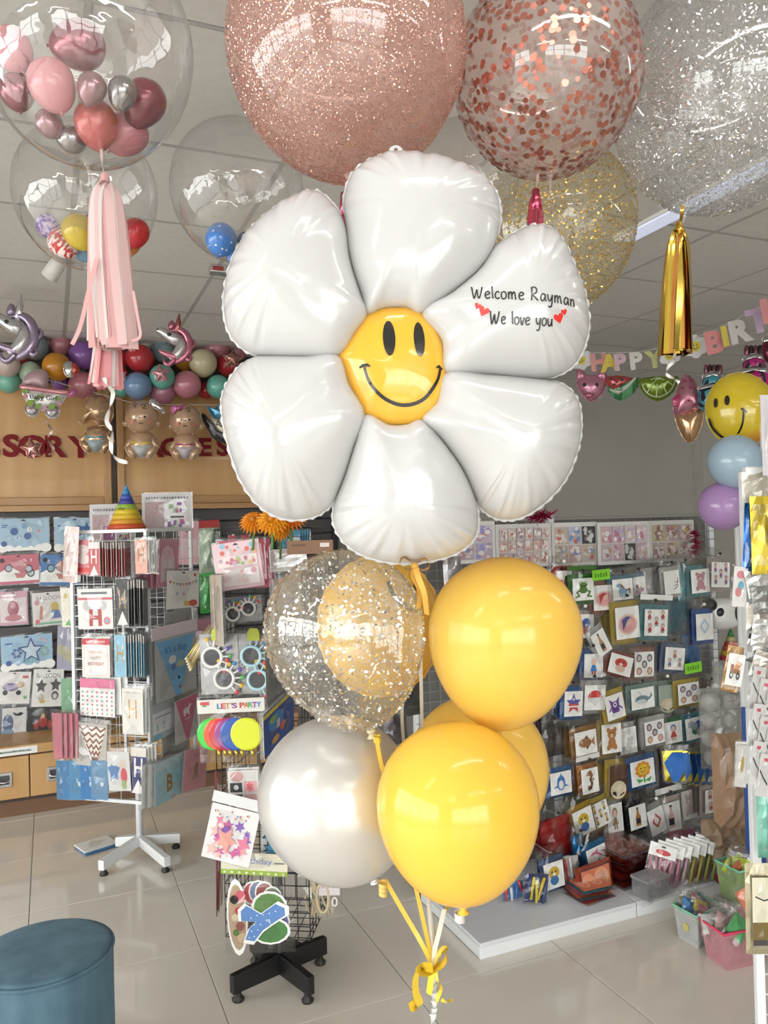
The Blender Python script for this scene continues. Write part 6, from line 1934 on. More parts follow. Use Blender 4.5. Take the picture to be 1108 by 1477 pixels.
MB().box(-.14, -.14, 1.44, .14, .14, 1.443, Matrix.Rotation(R_(BA), 4, 'Z')).build('basket_floor', BLACKM, br)
b = MB()
for j in range(-3, 4):
    for (x0, y0, x1, y1) in ((j * .045, -.15, j * .045, .15), (-.15, j * .045, .15, j * .045)):
        M_ = Matrix.Rotation(R_(BA), 4, 'Z')
        b.tube([M_ @ V((x0, y0, zb)), M_ @ V((x1, y1, zb))], .002, 4, False)
b.build('bottom_wires', BLACKM, br)
foot_px = [(339, 1445), (447, 1447), (466, 1388), (367, 1385)]
hb = sum((on_z(*f, 0) for f in foot_px), V((0, 0, 0))) / 4
MB().tube([Mi @ (hb + UP * .05), Mi @ (hb + UP * .2), Mi @ (cx + UP * .3), Mi @ (cx + UP * 1.44)], .013, 12).build('pole', mat((.08, .08, .08), .35, .3), br, None, True)
for f in foot_px:
    e = on_z(f[0], f[1], 0)
    d = e - hb
    d.z = 0
    L = d.length
    d.normalize()
    y = V((-d.y, d.x, 0))
    vs = []
    for s_, z0, z1 in ((.0, .03, .10), (L + .012, .03, .09)):
        for sy in (-1, 1):
            for z in (z0, z1):
                vs.append(Mi @ (hb + d * s_ + y * sy * .013 + UP * z))
    lg = bevel(MB().add(vs, [(0, 1, 3, 2), (4, 6, 7, 5), (0, 2, 6, 4), (1, 5, 7, 3), (0, 4, 5, 1), (2, 3, 7, 6)]).build('leg', BLACK, br), .003)
    vs = [Mi @ (hb + y * sy * .003 + q) for sy in (-1, 1) for q in (UP * .10, d * .09 + UP * .098, UP * .17)]
    MB().add(vs, [(0, 1, 2), (5, 4, 3), (0, 3, 4, 1), (1, 4, 5, 2), (2, 5, 3, 0)]).build('gusset', BLACK, lg)
    MB().lathe([(.019, 0), (.021, .008), (.012, .017), (.009, .032)], 14, T(Mi @ (hb + d * (L - .012)))).build('foot', rub, lg, None, True)
m1 = V((math.sin(R_(BA)), -math.cos(R_(BA)), 0))
m2 = V((math.cos(R_(BA)), math.sin(R_(BA)), 0))
B1 = PF((bc[2] + bc[3]) / 2 + m1 * .03 + UP * .9, m1)
B2 = PF((bc[3] + bc[0]) / 2 + m2 * .03 + UP * .9, m2)
BC_ = PF(B1.p, (m1 + TOCAM).normalized())
BG = 'party packs on the black rack'
a = Art().rect(-.5, -.5, .5, .5, (.72, .52, .56))
rnd = random.Random(9)
for _ in range(14):
    a.circ(rnd.uniform(-.42, .42), rnd.uniform(.24, .45), rnd.uniform(.03, .06), rnd.choice(((.65, .15, .12), (.65, .4, .2), (.6, .5, .5), (.3, .5, .65))), n=8)
a.rect(-.42, -.02, .42, .2, (.78, .68, .68)).rect(-.42, -.42, .42, -.08, (.78, .70, .70))
for _ in range(16):
    a.circ(rnd.uniform(-.38, .38), rnd.uniform(.02, .16), rnd.uniform(.03, .05), rnd.choice(((.6, .2, .25), (.35, .5, .2), (.65, .45, .2), (.55, .35, .5))), n=8)
for _ in range(8):
    a.circ(rnd.uniform(-.35, .35), rnd.uniform(-.38, -.14), rnd.uniform(.04, .07), rnd.choice(((.65, .35, .4), (.72, .55, .55), (.7, .6, .6))), n=9)
pack('pink card pack of flower stickers on the black rack, front of its stack', 'packet', BC_, 344, 815, 68, 68, 7, None, a, .07, BG, None, 'sticker_pack', (1.06, 1.06), cardc=(.55, .08, .14), hole=True, behind=4, blabel='%s red edged sticker pack behind the pink flower card', shift=.03)
def eyeglasses(parent, w_, m, rimm, rays):
    """novelty glasses: two rims, bridge, coloured rays"""
    for s in (-1, 1):
        MB().tube([(w_ * (.24 * s + .19 * math.cos(2 * PI * i / 20)), w_ * .19 * math.sin(2 * PI * i / 20), .012) for i in range(21)], w_ * .035, 6, False).build('rim', rimm, parent, None, True)
        b = MB().prism([(w_ * (.24 * s + .17 * math.cos(2 * PI * i / 18)), w_ * .17 * math.sin(2 * PI * i / 18)) for i in range(18)], .010, .012)
        b.build('lens', mat((.06, .06, .07), .15, .2, .5), parent)
        for k in range(7):
            a_ = PI * (k + .5) / 7 + (0 if s > 0 else 0)
            p0 = V((w_ * (.24 * s + .2 * math.cos(a_)), w_ * .2 * math.sin(a_), .012))
            p1 = V((w_ * (.24 * s + .36 * math.cos(a_)), w_ * .36 * math.sin(a_), .012))
            MB().tube([p0, p1], [w_ * .022, w_ * .012], 5).build('ray', rimm, parent)
            inflate([(x * w_ * .045, y * w_ * .045) for x, y in ell(0, 0, 1, 1, 0, 10)], w_ * .02, None, 10, 3).build('ray_tip', rays[k % len(rays)], parent, T(p1))
    MB().tube([(-w_ * .06, 0, .014), (0, w_ * .03, .016), (w_ * .06, 0, .014)], w_ * .03, 5).build('bridge', rimm, parent)
rays = [mat(c, .3) for c in ((.55, .05, .06), (.6, .4, .04), (.08, .35, .1), (.12, .06, .4), (.05, .2, .45))]
whm, lbm = mat((.72, .71, .70), .3), mat((.42, .62, .68), .3)
def glasses_pack(label, px, py, wpx, hpx, tilt, rim, off, gtilt, cnt=1):
    p = on_plane(px, py, BC_.p + BC_.n * off, BC_.n)
    Q = PF(p, BC_.n)
    w_ = abs(Q.loc(px + wpx / 2, py)[0] - Q.loc(px - wpx / 2, py)[0])
    h_ = abs(Q.loc(px, py + hpx / 2)[1] - Q.loc(px, py - hpx / 2)[1])
    t = thing('novelty_glasses_pack', label, 'packet', frame(p, BC_.n, R_(tilt)), BG)
    g = bpy.data.objects.new('novelty_glasses', None)
    col.objects.link(g)
    g.parent = t
    g.matrix_basis = T((0, -h_ * .05, 0)) @ Matrix.Rotation(R_(gtilt), 4, 'Z')
    eyeglasses(g, max(w_, h_) * .8, None, rim, rays)
    obj('backing_film', CARDME, t, T((0, 0, -.006)) @ S3(w_ * .95, h_ * .95, .0006), mat((.36, .36, .37), .25, .5))
    obj('sleeve', BAGS[int(px) % 6], t, T((0, 0, -.004)) @ S3(w_ * 1.08, h_ * 1.06, .03))
    return t, w_, h_
glasses_pack('clear pack of white ray glasses under the pink sticker cards', 348, 879, 62, 40, 3, whm, .04, 15)
t, w_, h_ = glasses_pack('clear pack of white novelty glasses with a lime tag, left', 316, 958, 58, 92, 1, whm, .09, -62)
MB().prism([(-.02, -.018), (.02, -.018), (.02, .01), (.012, .022), (-.012, .022), (-.02, .01)], 0, .002).build('lime_tag', mat((.45, .52, .05), .4), t, T((.005, h_ * .47, .02)))
t, w_, h_ = glasses_pack('clear pack of pale blue novelty glasses with a lime tag, right', 368, 958, 50, 92, -1, lbm, .085, -75)
MB().prism([(-.02, -.018), (.02, -.018), (.02, .01), (.012, .022), (-.012, .022), (-.02, .01)], 0, .002).build('lime_tag', mat((.45, .52, .05), .4), t, T((0, h_ * .47, .02)))
# party blowers
p = on_plane(336, 1052, BC_.p + BC_.n * .1, BC_.n)
Q = PF(p, BC_.n)
t = thing('party_blower_pack', "clear pack of round party blowers with a header reading LET'S PARTY", 'packet', frame(p, BC_.n, R_(2)), BG)
W1 = abs(Q.loc(385, 1052)[0] - Q.loc(288, 1052)[0])
H1 = abs(Q.loc(336, 1008)[1] - Q.loc(336, 1098)[1])
hd_ = obj('header_card', CARDME, t, T((0, H1 * .39, .008)) @ S3(W1, H1 * .22, .001), mat((.66, .64, .60), .45))
a = Art()
cols5 = [(.05, .2, .5), (.5, .05, .05), (.55, .2, .04), (.06, .35, .12), (.3, .05, .3)]
xx = -.17
for i, ch in enumerate("LET'S PARTY"):
    if ch == ' ':
        xx += .05
        continue
    a.text(ch, xx, .13 if ch == "'" else 0, .4 if ch != "'" else .15, cols5[i % 5], .03, .075, 2.4)
    xx += .062 if ch != "'" else .04
a.rect(-.45, .12, -.32, .35, (.55, .06, .08)).rect(-.42, .0, -.36, .12, (.1, .35, .12))
a.build('printed_text', t, W1, H1 * .22, .0095, T((0, H1 * .39, 0)))
for i, (x, c) in enumerate(((-.30, (.04, .55, .05)), (-.20, (.75, .08, .02)), (-.12, (.55, .02, .03)), (-.03, (.28, .04, .22)), (.06, (.02, .09, .38)), (.22, (.62, .68, .03)))):
    r = H1 * .26
    bl = MB().lathe([(.0001, .003), (r * .9, .003), (r, 0), (r * .9, -.003), (.0001, -.003)], 28, T((W1 * x, -H1 * .06, .002 + .0035 * i))).build('party_blower', mat(c, .3, 0, .3), t, None, False)
    MB().tube([(W1 * x + r * .3, -H1 * .06 - r * .95, .002 + .0035 * i), (W1 * x + r * .35, -H1 * .06 - r * 1.35, .002 + .0035 * i)], .006, 8).build('mouthpiece', mat((.6, .42, .08), .25, .8), bl, None, True)
obj('sleeve', BAGS[4], t, T((0, 0, -.006)) @ S3(W1 * 1.04, H1 * 1.06, .035))
pack('blue pack of colourful party items left of the pearl balloon', 'packet', B2, 402, 1040, 44, 62, 2, None, Art().rect(-.5, -.5, .5, .5, (.03, .07, .28)).rect(-.5, .36, .5, .46, (.6, .5, .05)).circ(-.1, .1, .25, (.05, .2, .5), .2).circ(-.2, .2, .12, (.2, .45, .1), .08).circ(.1, -.15, .1, (.55, .1, .06)).circ(-.15, -.3, .12, (.6, .3, .05), .08).rect(-.1, -.1, .0, .1, (.5, .4, .45)), .03, BG, None, 'toy_pack', (1.1, 1.08))
a = Art().rect(-.5, -.5, .5, .5, (.62, .60, .58)).circ(-.2, .36, .22, (.55, .3, .3), .12).rect(-.44, .0, -.04, .22, (.05, .05, .055)).circ(-.24, .11, .08, (.6, .6, .6), .06).rect(.02, .0, .44, .25, (.62, .35, .36)).rect(-.44, -.45, -.04, -.05, (.05, .05, .06)).circ(-.2, -.42, .15, (.65, .45, .4), .1).rect(.02, -.45, .44, -.05, (.66, .42, .4)).star(.2, .12, .14, (.6, .12, .15), 6, .5)
pack('clear pack with four small picture panels under the party blowers', 'packet', BC_, 352, 1142, 44, 62, 2, None, a, .05, BG, None, 'sticker_pack', (1.15, 1.14), behind=1, blabel='%s pack behind the four panel pictures')
p = on_plane(334, 1206, BC_.p + BC_.n * .13, BC_.n)
a = Art()
rnd = random.Random(14)
for _ in range(26):
    x, y = rnd.uniform(-.36, .36), rnd.uniform(-.4, .22)
    a.star(x, y, rnd.uniform(.08, .17), rnd.choice(((.65, .2, .3), (.7, .32, .35), (.22, .10, .42), (.55, .12, .3), (.72, .45, .42), (.35, .15, .45))), rnd.choice((4, 5, 6)), .45, rnd.random() * 3)
a.star(-.08, -.1, .26, (.75, .35, .3), 5, .45, .4)
for _ in range(12):
    a.circ(rnd.uniform(-.4, .4), rnd.uniform(.3, .42), .018, rnd.choice(((.5, .1, .1), (.1, .3, .5), (.5, .4, .1))), n=7)
pack('white zip pack of pink and purple star confetti, tilted, at the rack corner', 'packet', BC_, 333, 1204, 70, 80, -14, None, a, .13, BG, (.66, .66, .67), 'confetti_pack', (1.06, 1.12), cardc=(.70, .68, .68))
a = Art()
for (x, y, r) in ((-.1, .1, .4), (.15, -.2, .38), (-.15, -.3, .3)):
    a.star(x, y, r, (.02, .03, .05), 9, .55, .2).star(x + .02, y - .02, r * .92, (.06, .30, .50), 9, .55, .2)
pack('clear pack with blue spiky star cut-outs beside the pearl balloon', 'packet', BC_, 398, 1208, 42, 56, -3, None, a, .02, BG, (.6, .6, .6), 'confetti_pack', (1.15, 1.1), cardc=(.58, .58, .58))
a = Art().rect(-.5, -.5, .5, .5, (.68, .64, .52)).rect(-.5, -.5, .5, -.28, (.32, .45, .06)).text('Birthday', .02, .1, .34, (.25, .3, .5), .02, .5, 2.2).rect(.3, .05, .45, .12, (.2, .2, .2)).rect(-.45, .2, -.36, .3, (.05, .05, .05))
for i in range(9):
    a.circ(-.44 + i * .11, -.4, .022, (.7, .7, .6), .06, 8)
pack('cream header card reading Birthday with a green dotted band', 'packet', BC_, 367, 1246, 96, 32, -3, None, a, .06, BG, None, 'banner_pack', (1.04, 1.1), cardc=(.6, .58, .5))
# die-cut letters pack
p = on_plane(372, 1322, BC_.p + BC_.n * .1, BC_.n)
Q = PF(p, BC_.n)
W1 = abs(Q.loc(418, 1322)[0] - Q.loc(328, 1322)[0])
H1 = abs(Q.loc(372, 1274)[1] - Q.loc(372, 1370)[1])
t = thing('letter_cutout_pack', 'clear pack of die-cut paper letters with a blue dotted Y at the rack bottom', 'packet', frame(p, BC_.n, R_(2)), BG)
def cut(parent, poly, c1, z, border=.006, dots=None, M=None, name='paper_letter'):
    n = len(poly)
    cx_, cy_ = sum(q[0] for q in poly) / n, sum(q[1] for q in poly) / n
    big_ = [(cx_ + (x - cx_) * 1.16, cy_ + (y - cy_) * 1.16) for x, y in poly]
    b = MB().prism(big_, z, z + .001)
    o = b.build(name, CARD, parent, M)
    a = Art().poly(poly, c1)
    for (dx, dy) in (dots or []):
        a.circ(dx, dy, .0022, WH, n=7)
    a.build('printed_front', o, 1, 1, z + .0011)
    return o
sc_ = W1
Yp = [(-.42, .22), (-.3, .34), (-.02, .14), (.28, .36), (.46, .26), (.46, .1), (.22, -.06), (.0, -.22), (-.18, -.46), (-.36, -.42), (-.26, -.16), (-.12, -.02), (-.42, .0)]
for i, (dx, dy, c) in enumerate(((-.08, .34, (.5, .08, .1)), (.02, .36, (.2, .25, .4)), (.12, .34, (.3, .1, .1)), (.24, .26, (.25, .3, .2)), (.32, .1, (.4, .08, .1)), (.34, -.1, (.2, .2, .42)), (.26, -.22, (.3, .3, .3)))):
    cut(t, [(sc_ * (x * .28 + dx), sc_ * (y * .3 + dy)) for x, y in ell(0, 0, .5, .55, 0, 12)], c, -.012 + .001 * i)
cut(t, [(sc_ * (x * .34 - .33), sc_ * (y * 1.0)) for x, y in ell(0, 0, .42, .52, 0, 16)], (.45, .32, .22), .000, name='fruit_cutout')
for (dx, dy, r, c) in ((-.36, .28, .07, (.02, .02, .02)), (-.26, .33, .09, (.55, .12, .15)), (-.30, .1, .06, (.5, .05, .05)), (-.36, .0, .06, (.6, .5, .35)), (-.29, -.14, .07, (.3, .1, .08)), (-.26, -.33, .08, (.55, .42, .28)), (-.36, -.24, .05, (.1, .2, .05))):
    MB().prism([(sc_ * (dx + r * math.cos(k * PI / 6)), sc_ * (dy + r * math.sin(k * PI / 6))) for k in range(12)], .0015, .003).build('fruit_print', mat(c, .4), t)
cut(t, [(sc_ * (x * .5 + .2), sc_ * (y * .42 + .16)) for x, y in ell(0, 0, .5, .5, .3, 14)], (.12, .25, .08), .004)
cut(t, [(sc_ * (x * .5 + .2), sc_ * (y * .36 - .22)) for x, y in ell(0, 0, .55, .5, .2, 14)], (.08, .22, .07), .005)
cut(t, [(sc_ * (x * .8 + .08), sc_ * (y * .7 - .04)) for x, y in Yp], (.12, .25, .55), .009, dots=[(sc_ * x, sc_ * y) for x, y in ((-.1, .0), (0, .04), (.1, .05), (.2, .07), (.3, .1), (-.05, -.1), (.05, -.1), (.15, -.04), (-.1, -.2), (0, -.18), (-.14, -.3), (-.06, -.28))])
obj('sleeve', BAGS[5], t, T((0, -.0, -.012)) @ S3(W1 * 1.12, H1 * 1.15, .035))
# twine bag on the right face
p = on_plane(462, 1283, B2.p + B2.n * .03, m2)
t = thing('twine_bag', 'clear bag of cream raffia twine under the pearl balloon', 'packet', frame(W(458, 1284, 2.68), TOCAM), BG)
tm = mat((.55, .46, .32), .6)
for i in range(9):
    pts = [(.012 * math.sin(i) - .03 + .007 * i + .012 * math.sin(k * .9 + i), .085 - .17 * k / 8, .006 + .004 * math.cos(k + i)) for k in range(9)]
    MB().tube(pts, .004, 6).build('twine_strand', tm, t, None, True)
MB().tube([(.018 + .02 * math.cos(2 * PI * k / 16), -.02 + .05 * math.sin(2 * PI * k / 16), .014) for k in range(17)], .006, 6, False).build('twine_loop', tm, t, None, True)
obj('name_card', CARDME, t, T((.042, .018, .016)) @ S3(.07, .058, .001), mat((.64, .58, .60), .5))
sq = Art()
sq.line([(-.4, .15), (-.36, -.1), (-.3, .1), (-.2, -.08), (-.1, .08), (0, -.06), (.1, .1), (.2, -.1), (.3, .12), (.4, -.05)], .04, (.4, .3, .35))
sq.build('printed_text', t, .066, .05, .0172, T((.042, .018, 0)))
MB().tube([(.058 + .008 * math.cos(2 * PI * k / 12), -.035 + .014 * math.sin(2 * PI * k / 12), .012) for k in range(13)], .003, 6, False).build('white_ring', WHITE, t, None, True)
obj('sleeve', BAGS[0], t, T((.006, 0, -.004)) @ S3(.155, .2, .03))
# dark tassels at the left of the black rack
for i in range(7):
    x = 311 + i * 1.6
    tag(rib(None, 'ribbon_tail', [W(x, 1112 + i * 9, 2.66), W(x + 1, 1200, 2.66), W(x + random.uniform(-2, 2), 1322 - i * 3, 2.66)], .003, mat(((.16, .02, .03), (.12, .05, .05), (.25, .2, .18))[i % 3], .4), .15, CR), 'thin dark red ribbon tail hanging at the left edge of the black rack', 'ribbon', 'ribbon tails on the black rack')
# gold wrapped sticks at the left side
for i in range(5):
    p0, p1 = W(312 - i * 3, 893 + i * 3, 2.72), W(274 - i * 1.5, 968 - i * 4, 2.66)
    t = thing('foil_stick', 'gold wrapped stick poking out left of the black rack, %s one' % ('first', 'second', 'third', 'fourth', 'fifth')[i], 'stick', T(p0), 'gold sticks on the black rack')
    MB().tube([V((0, 0, 0)), (p1 - p0) * .9], .004, 7).build('stick', mat(((.45, .32, .06), (.6, .55, .45))[i % 2], .3, .4), t, None, True)
    MB().tube([(p1 - p0) * .9, (p1 - p0)], .0055, 7).build('stick_tip', mat((.6, .5, .3), .3, .2), t, None, True)
for i in range(4):
    pack('tall beige card pack seen at the side of the black rack, %s one' % ('first', 'second', 'third', 'fourth')[i], 'packet', PF(B1.p + UP.cross(m1) * -.16, (UP.cross(m1) * -1 + m1 * .6)), 309 + i * 3, 880, 8, 100, 4, None, Art().rect(-.5, -.5, .5, .5, ((.38, .3, .24), (.45, .38, .32))[i % 2]), .01 * i, BG, None, 'card_pack', (1.2, 1.03))
# gerbera flowers and goods in the top basket
def gerbera(label, px, py, Z, r, c, tilt):
    t = thing('gerbera_flower', label, 'flower', frame(W(px, py, Z), (TOCAM + UP * tilt).normalized()), 'orange flowers in the rack basket')
    me = None
    for ring, (rr, cnt, lift) in enumerate(((1., 22, .0), (.82, 20, .01), (.6, 16, .018))):
        for k in range(cnt):
            a_ = 2 * PI * (k + .5 * ring) / cnt
            vs = [(0.12 * r, -.04 * r, lift), (.12 * r, .04 * r, lift), (.65 * r * rr, .11 * r, lift + .010), (.65 * r * rr, -.11 * r, lift + .010), (r * rr, 0, lift - .004), (.65 * r * rr, 0, lift + .004)]
            MB().add(vs, [(0, 3, 5), (0, 5, 1), (1, 5, 2), (3, 4, 5), (5, 4, 2)]).build('petal', mat(tuple(min(.95, q * (1.25 if (k + ring) % 2 else 1.1)) for q in c), .5, 0, 0, .3, .35), t, Matrix.Rotation(a_, 4, 'Z'))
    inflate([(x * r * .2, y * r * .2) for x, y in ell(0, 0, 1, 1)], .014, None, 20, 4).build('flower_centre', mat((.55, .2, .02), .6), t, T((0, 0, .016)), True)
    MB().tube([(0, 0, -.005), (0, -.03, -.02), (0, -.09, -.03)], .004, 6).build('stem', mat((.08, .22, .04), .5), t, None, True)
gerbera('orange gerbera at the left of the rack basket', 366, 754, 2.62, .052, (.75, .30, .02), .8)
gerbera('orange gerbera in the middle of the rack basket', 393, 752, 2.58, .058, (.78, .36, .02), .6)
gerbera('deeper orange gerbera at the right under the petal', 421, 749, 2.64, .055, (.75, .22, .02), .9)
gerbera('small orange gerbera tucked low between the others', 404, 766, 2.66, .042, (.75, .33, .03), .4)
p = on_plane(444, 790, B1.p + m1 * .02, TOCAM)
t = thing('cardboard_box', 'brown cardboard packet hanging on the rack behind the confetti balloon', 'box', frame(W(448, 789, 2.6), TOCAM))
MB().box(-.075, -.022, 0, .075, .022, .02).build('box_body', mat((.24, .13, .075), .6), t)
sq = Art().rect(.22, .0, .42, .3, (.7, .6, .58)).rect(-.4, .1, -.1, .22, (.1, .06, .04))
sq.build('printed_label', t, .15, .044, .0203)
pack('blue and white pack inside the black rack basket', 'packet', PF(cx + UP * 1.5, TOCAM), 425, 780, 44, 30, 2, None, Art().rect(-.5, -.5, .5, .5, (.06, .3, .45)).circ(0, 0, .2, (.6, .65, .66)).rect(.2, -.3, .4, .3, (.05, .2, .45)), .0, BG, None, 'toy_pack', (1.1, 1.1))
pack('red and black pack at the left inside the black rack basket', 'packet', PF(cx + UP * 1.5, TOCAM), 345, 783, 30, 22, 0, None, Art().rect(-.5, -.5, .5, .5, (.4, .04, .05)).rect(-.1, -.5, .1, .5, (.02, .02, .02)), .0, BG, None, 'toy_pack', (1.1, 1.1))
t = thing('marker_bottle', 'black bottle standing in the rack basket under the flowers', 'bottle', T((BC[0] - .01, BC[1] - .08, 1.4435)))
MB().lathe([(.012, 0), (.013, .005), (.013, .055), (.008, .065), (.008, .08), (.0001, .08)], 14).build('bottle_body', BLACK, t, None, True)
MB().lathe([(.0095, .075), (.0095, .095), (.0001, .096)], 14).build('cap', mat((.05, .05, .05), .3), t, None, True)
pack('white shredded paper pack under the rack basket', 'packet', BC_, 412, 808, 46, 24, 2, (.7, .7, .7), None, .02, BG, None, 'film_pack', (1.1, 1.15), fm=.2)
pack('pale card pack right side of the black rack behind the confetti balloon', 'packet', B2, 415, 870, 40, 80, 1, None, Art().rect(-.5, -.5, .5, .5, (.6, .52, .46)).rect(-.4, .2, .4, .4, (.66, .6, .55)), .03, BG, None, 'card_pack', (1.1, 1.06))
pack('silver foil pack right side of the black rack, lower', 'packet', B2, 418, 960, 40, 70, 1, (.5, .5, .5), None, .03, BG, None, 'film_pack', (1.1, 1.06))

# ================================================================== BALLOON GARLAND ABOVE THE WOODEN PANELS
gc = {
 'greyblue': (.20, .27, .30), 'dusty': (.42, .17, .20), 'purple': (.24, .10, .36), 'orange': (.55, .23, .02), 'ivory': (.55, .45, .42), 'palemint': (.38, .48, .36), 'mint': (.17, .43, .34),
 'pink': (.48, .18, .22), 'red': (.45, .03, .04), 'blue': (.17, .28, .46), 'teal': (.14, .44, .36), 'mauve': (.42, .17, .24), 'rose': (.52, .20, .25), 'cream': (.58, .52, .34), 'mustard': (.45, .20, .02), 'beige': (.48, .42, .34)}
gar = [
 (50, 500, 20, 'greyblue', 5.02, 'grey blue latex balloon beside the left unicorn'),
 (89, 497, 17, 'dusty', 5.06, 'dusty pink latex balloon under the wall camera'),
 (120, 513, 21, 'purple', 4.98, 'purple latex balloon left of the pink tassel'),
 (82, 529, 21, 'orange', 4.92, 'orange latex balloon above the baby carriage foil'),
 (10, 526, 19, 'ivory', 4.94, 'ivory latex balloon under the left unicorn'),
 (44, 538, 17, 'palemint', 4.98, 'pale mint latex balloon behind the carriage hood'),
 (13, 551, 17, 'mint', 5.0, 'mint latex balloon at the lower left edge'),
 (86, 551, 13, 'purple', 5.04, 'small purple latex balloon below the orange one'),
 (120, 556, 21, 'pink', 4.97, 'pink latex balloon low behind the pink tassel'),
 (32, 519, 9, 'red', 5.06, 'small red latex balloon between ivory and grey blue ones'),
 (114, 540, 10, 'teal', 5.05, 'small teal latex balloon beside the strawberry foil'),
 (202, 517, 21, 'red', 4.93, 'bright red latex balloon right of the pink tassel'),
 (199, 557, 21, 'blue', 4.92, 'powder blue latex balloon under the bright red one'),
 (234, 544, 19, 'teal', 4.90, 'teal latex balloon with a pink star in front'),
 (234, 566, 20, 'mauve', 4.98, 'mauve latex balloon under the teal one'),
 (270, 555, 21, 'rose', 4.92, 'rose pink latex balloon right of the pink star'),
 (293, 524, 21, 'cream', 4.92, 'cream latex balloon right of the pink unicorn'),
 (313, 503, 19, 'dusty', 5.0, 'dusty pink latex balloon above the cream one'),
 (329, 526, 17, 'red', 4.96, 'red latex balloon behind the rose gold star'),
 (315, 558, 18, 'teal', 4.92, 'teal latex balloon beside the daisy petal'),
 (297, 563, 13, 'red', 5.02, 'small red latex balloon between rose and teal ones'),
 (267, 518, 17, 'mustard', 5.03, 'mustard latex balloon behind the pink unicorn'),
 (235, 507, 17, 'greyblue', 5.0, 'pale blue latex balloon behind the unicorn neck'),
 (211, 495, 12, 'beige', 5.05, 'beige latex balloon beside the tassel top'),
 (343, 508, 13, 'mauve', 5.05, 'mauve latex balloon half hidden by the daisy'),
 (172, 518, 15, 'red', 5.04, 'dark red latex balloon behind the pink tassel'),
 (172, 540, 13, 'red', 4.96, 'red latex balloon behind the lower pink tassel'),
 (175, 563, 11, 'teal', 5.0, 'small teal latex balloon below the lower pink tassel'),
 (150, 500, 14, 'beige', 5.06, 'beige latex balloon hidden behind the tassel'),
]
for (x, y, r, c, v, lab) in gar:
    p = on_v(x, y, v - .07)
    Zc = (p - EYE).dot(FWD)
    latex('latex_balloon', lab, 'balloon', p, r * Zc / F_PX * .98, mat(gc[c], .18, 0, .3, .5, .08), (random.uniform(-.4, .4), .8, -.5), .08, 'garland of latex balloons', hi=False)
def star_foil(label, px, py, v, rpx, m, rot=0., name='star_foil_balloon', tail=False):
    p = on_v(px, py, v)
    r = rpx * (p - EYE).dot(FWD) / F_PX
    t = thing(name, label, 'balloon', frame(p, V((-.2, -1, 0)), R_(rot)))
    pts = [(r * (1 if i % 2 == 0 else .52) * math.sin(PI * i / 5), r * (1 if i % 2 == 0 else .52) * math.cos(PI * i / 5)) for i in range(10)]
    o = []
    for i in range(10):
        a_, c_ = pts[i], pts[(i + 1) % 10]
        o += [tuple(a_[k] + (c_[k] - a_[k]) * j / 5 for k in range(2)) for j in range(5)]
    inflate(o, r * .36, (0, 0), 50, 7, .003, .002, .8, False).build('foil_skin', m, t, None, True)
    MB().box(-.006, -r * .52 - .02, -.001, .006, -r * .5, .001).build('filling_tab', m, t)
    return t
rg = foil((.62, .34, .31), .18)
star_foil('pink foil star in front of the teal balloon', 232, 539, 4.72, 14, foil((.62, .32, .36), .22, .7), 8)
star_foil('rose gold foil star beside the daisy petal', 335, 518, 4.76, 15, foil((.40, .19, .16), .2, .8), -6)
star_foil('rose gold foil star hanging before the letter O', 46, 647, 4.9, 16, rg, 10)
star_foil('small silver foil star half hidden by the tassel', 176, 541, 4.8, 7, foil((.55, .55, .55), .15), 20)
def foil_piece(t, name, P, pts, H, m, cen=None, n=48, z=0., wr=.003, rings=7, back=1.):
    return inflate(P.pts(pts), H, P.loc(*cen) if cen else None, n, rings, .003, wr, .65, True, back).build(name, m, t, T((0, 0, z)), True)
# strawberry
SPF = PF(on_v(104, 533, 4.74), V((-.2, -1, 0)))
t = thing('strawberry_foil_balloon', 'small red and silver strawberry foil on the orange balloon', 'balloon', SPF.M)
foil_piece(t, 'silver_side', SPF, [(94, 524), (102, 522), (108, 532), (104, 543), (96, 542), (92, 533)], .02, foil((.6, .6, .6), .15))
foil_piece(t, 'red_side', SPF, [(103, 524), (110, 526), (114, 535), (107, 542), (104, 534)], .018, foil((.5, .08, .05), .2, .5))
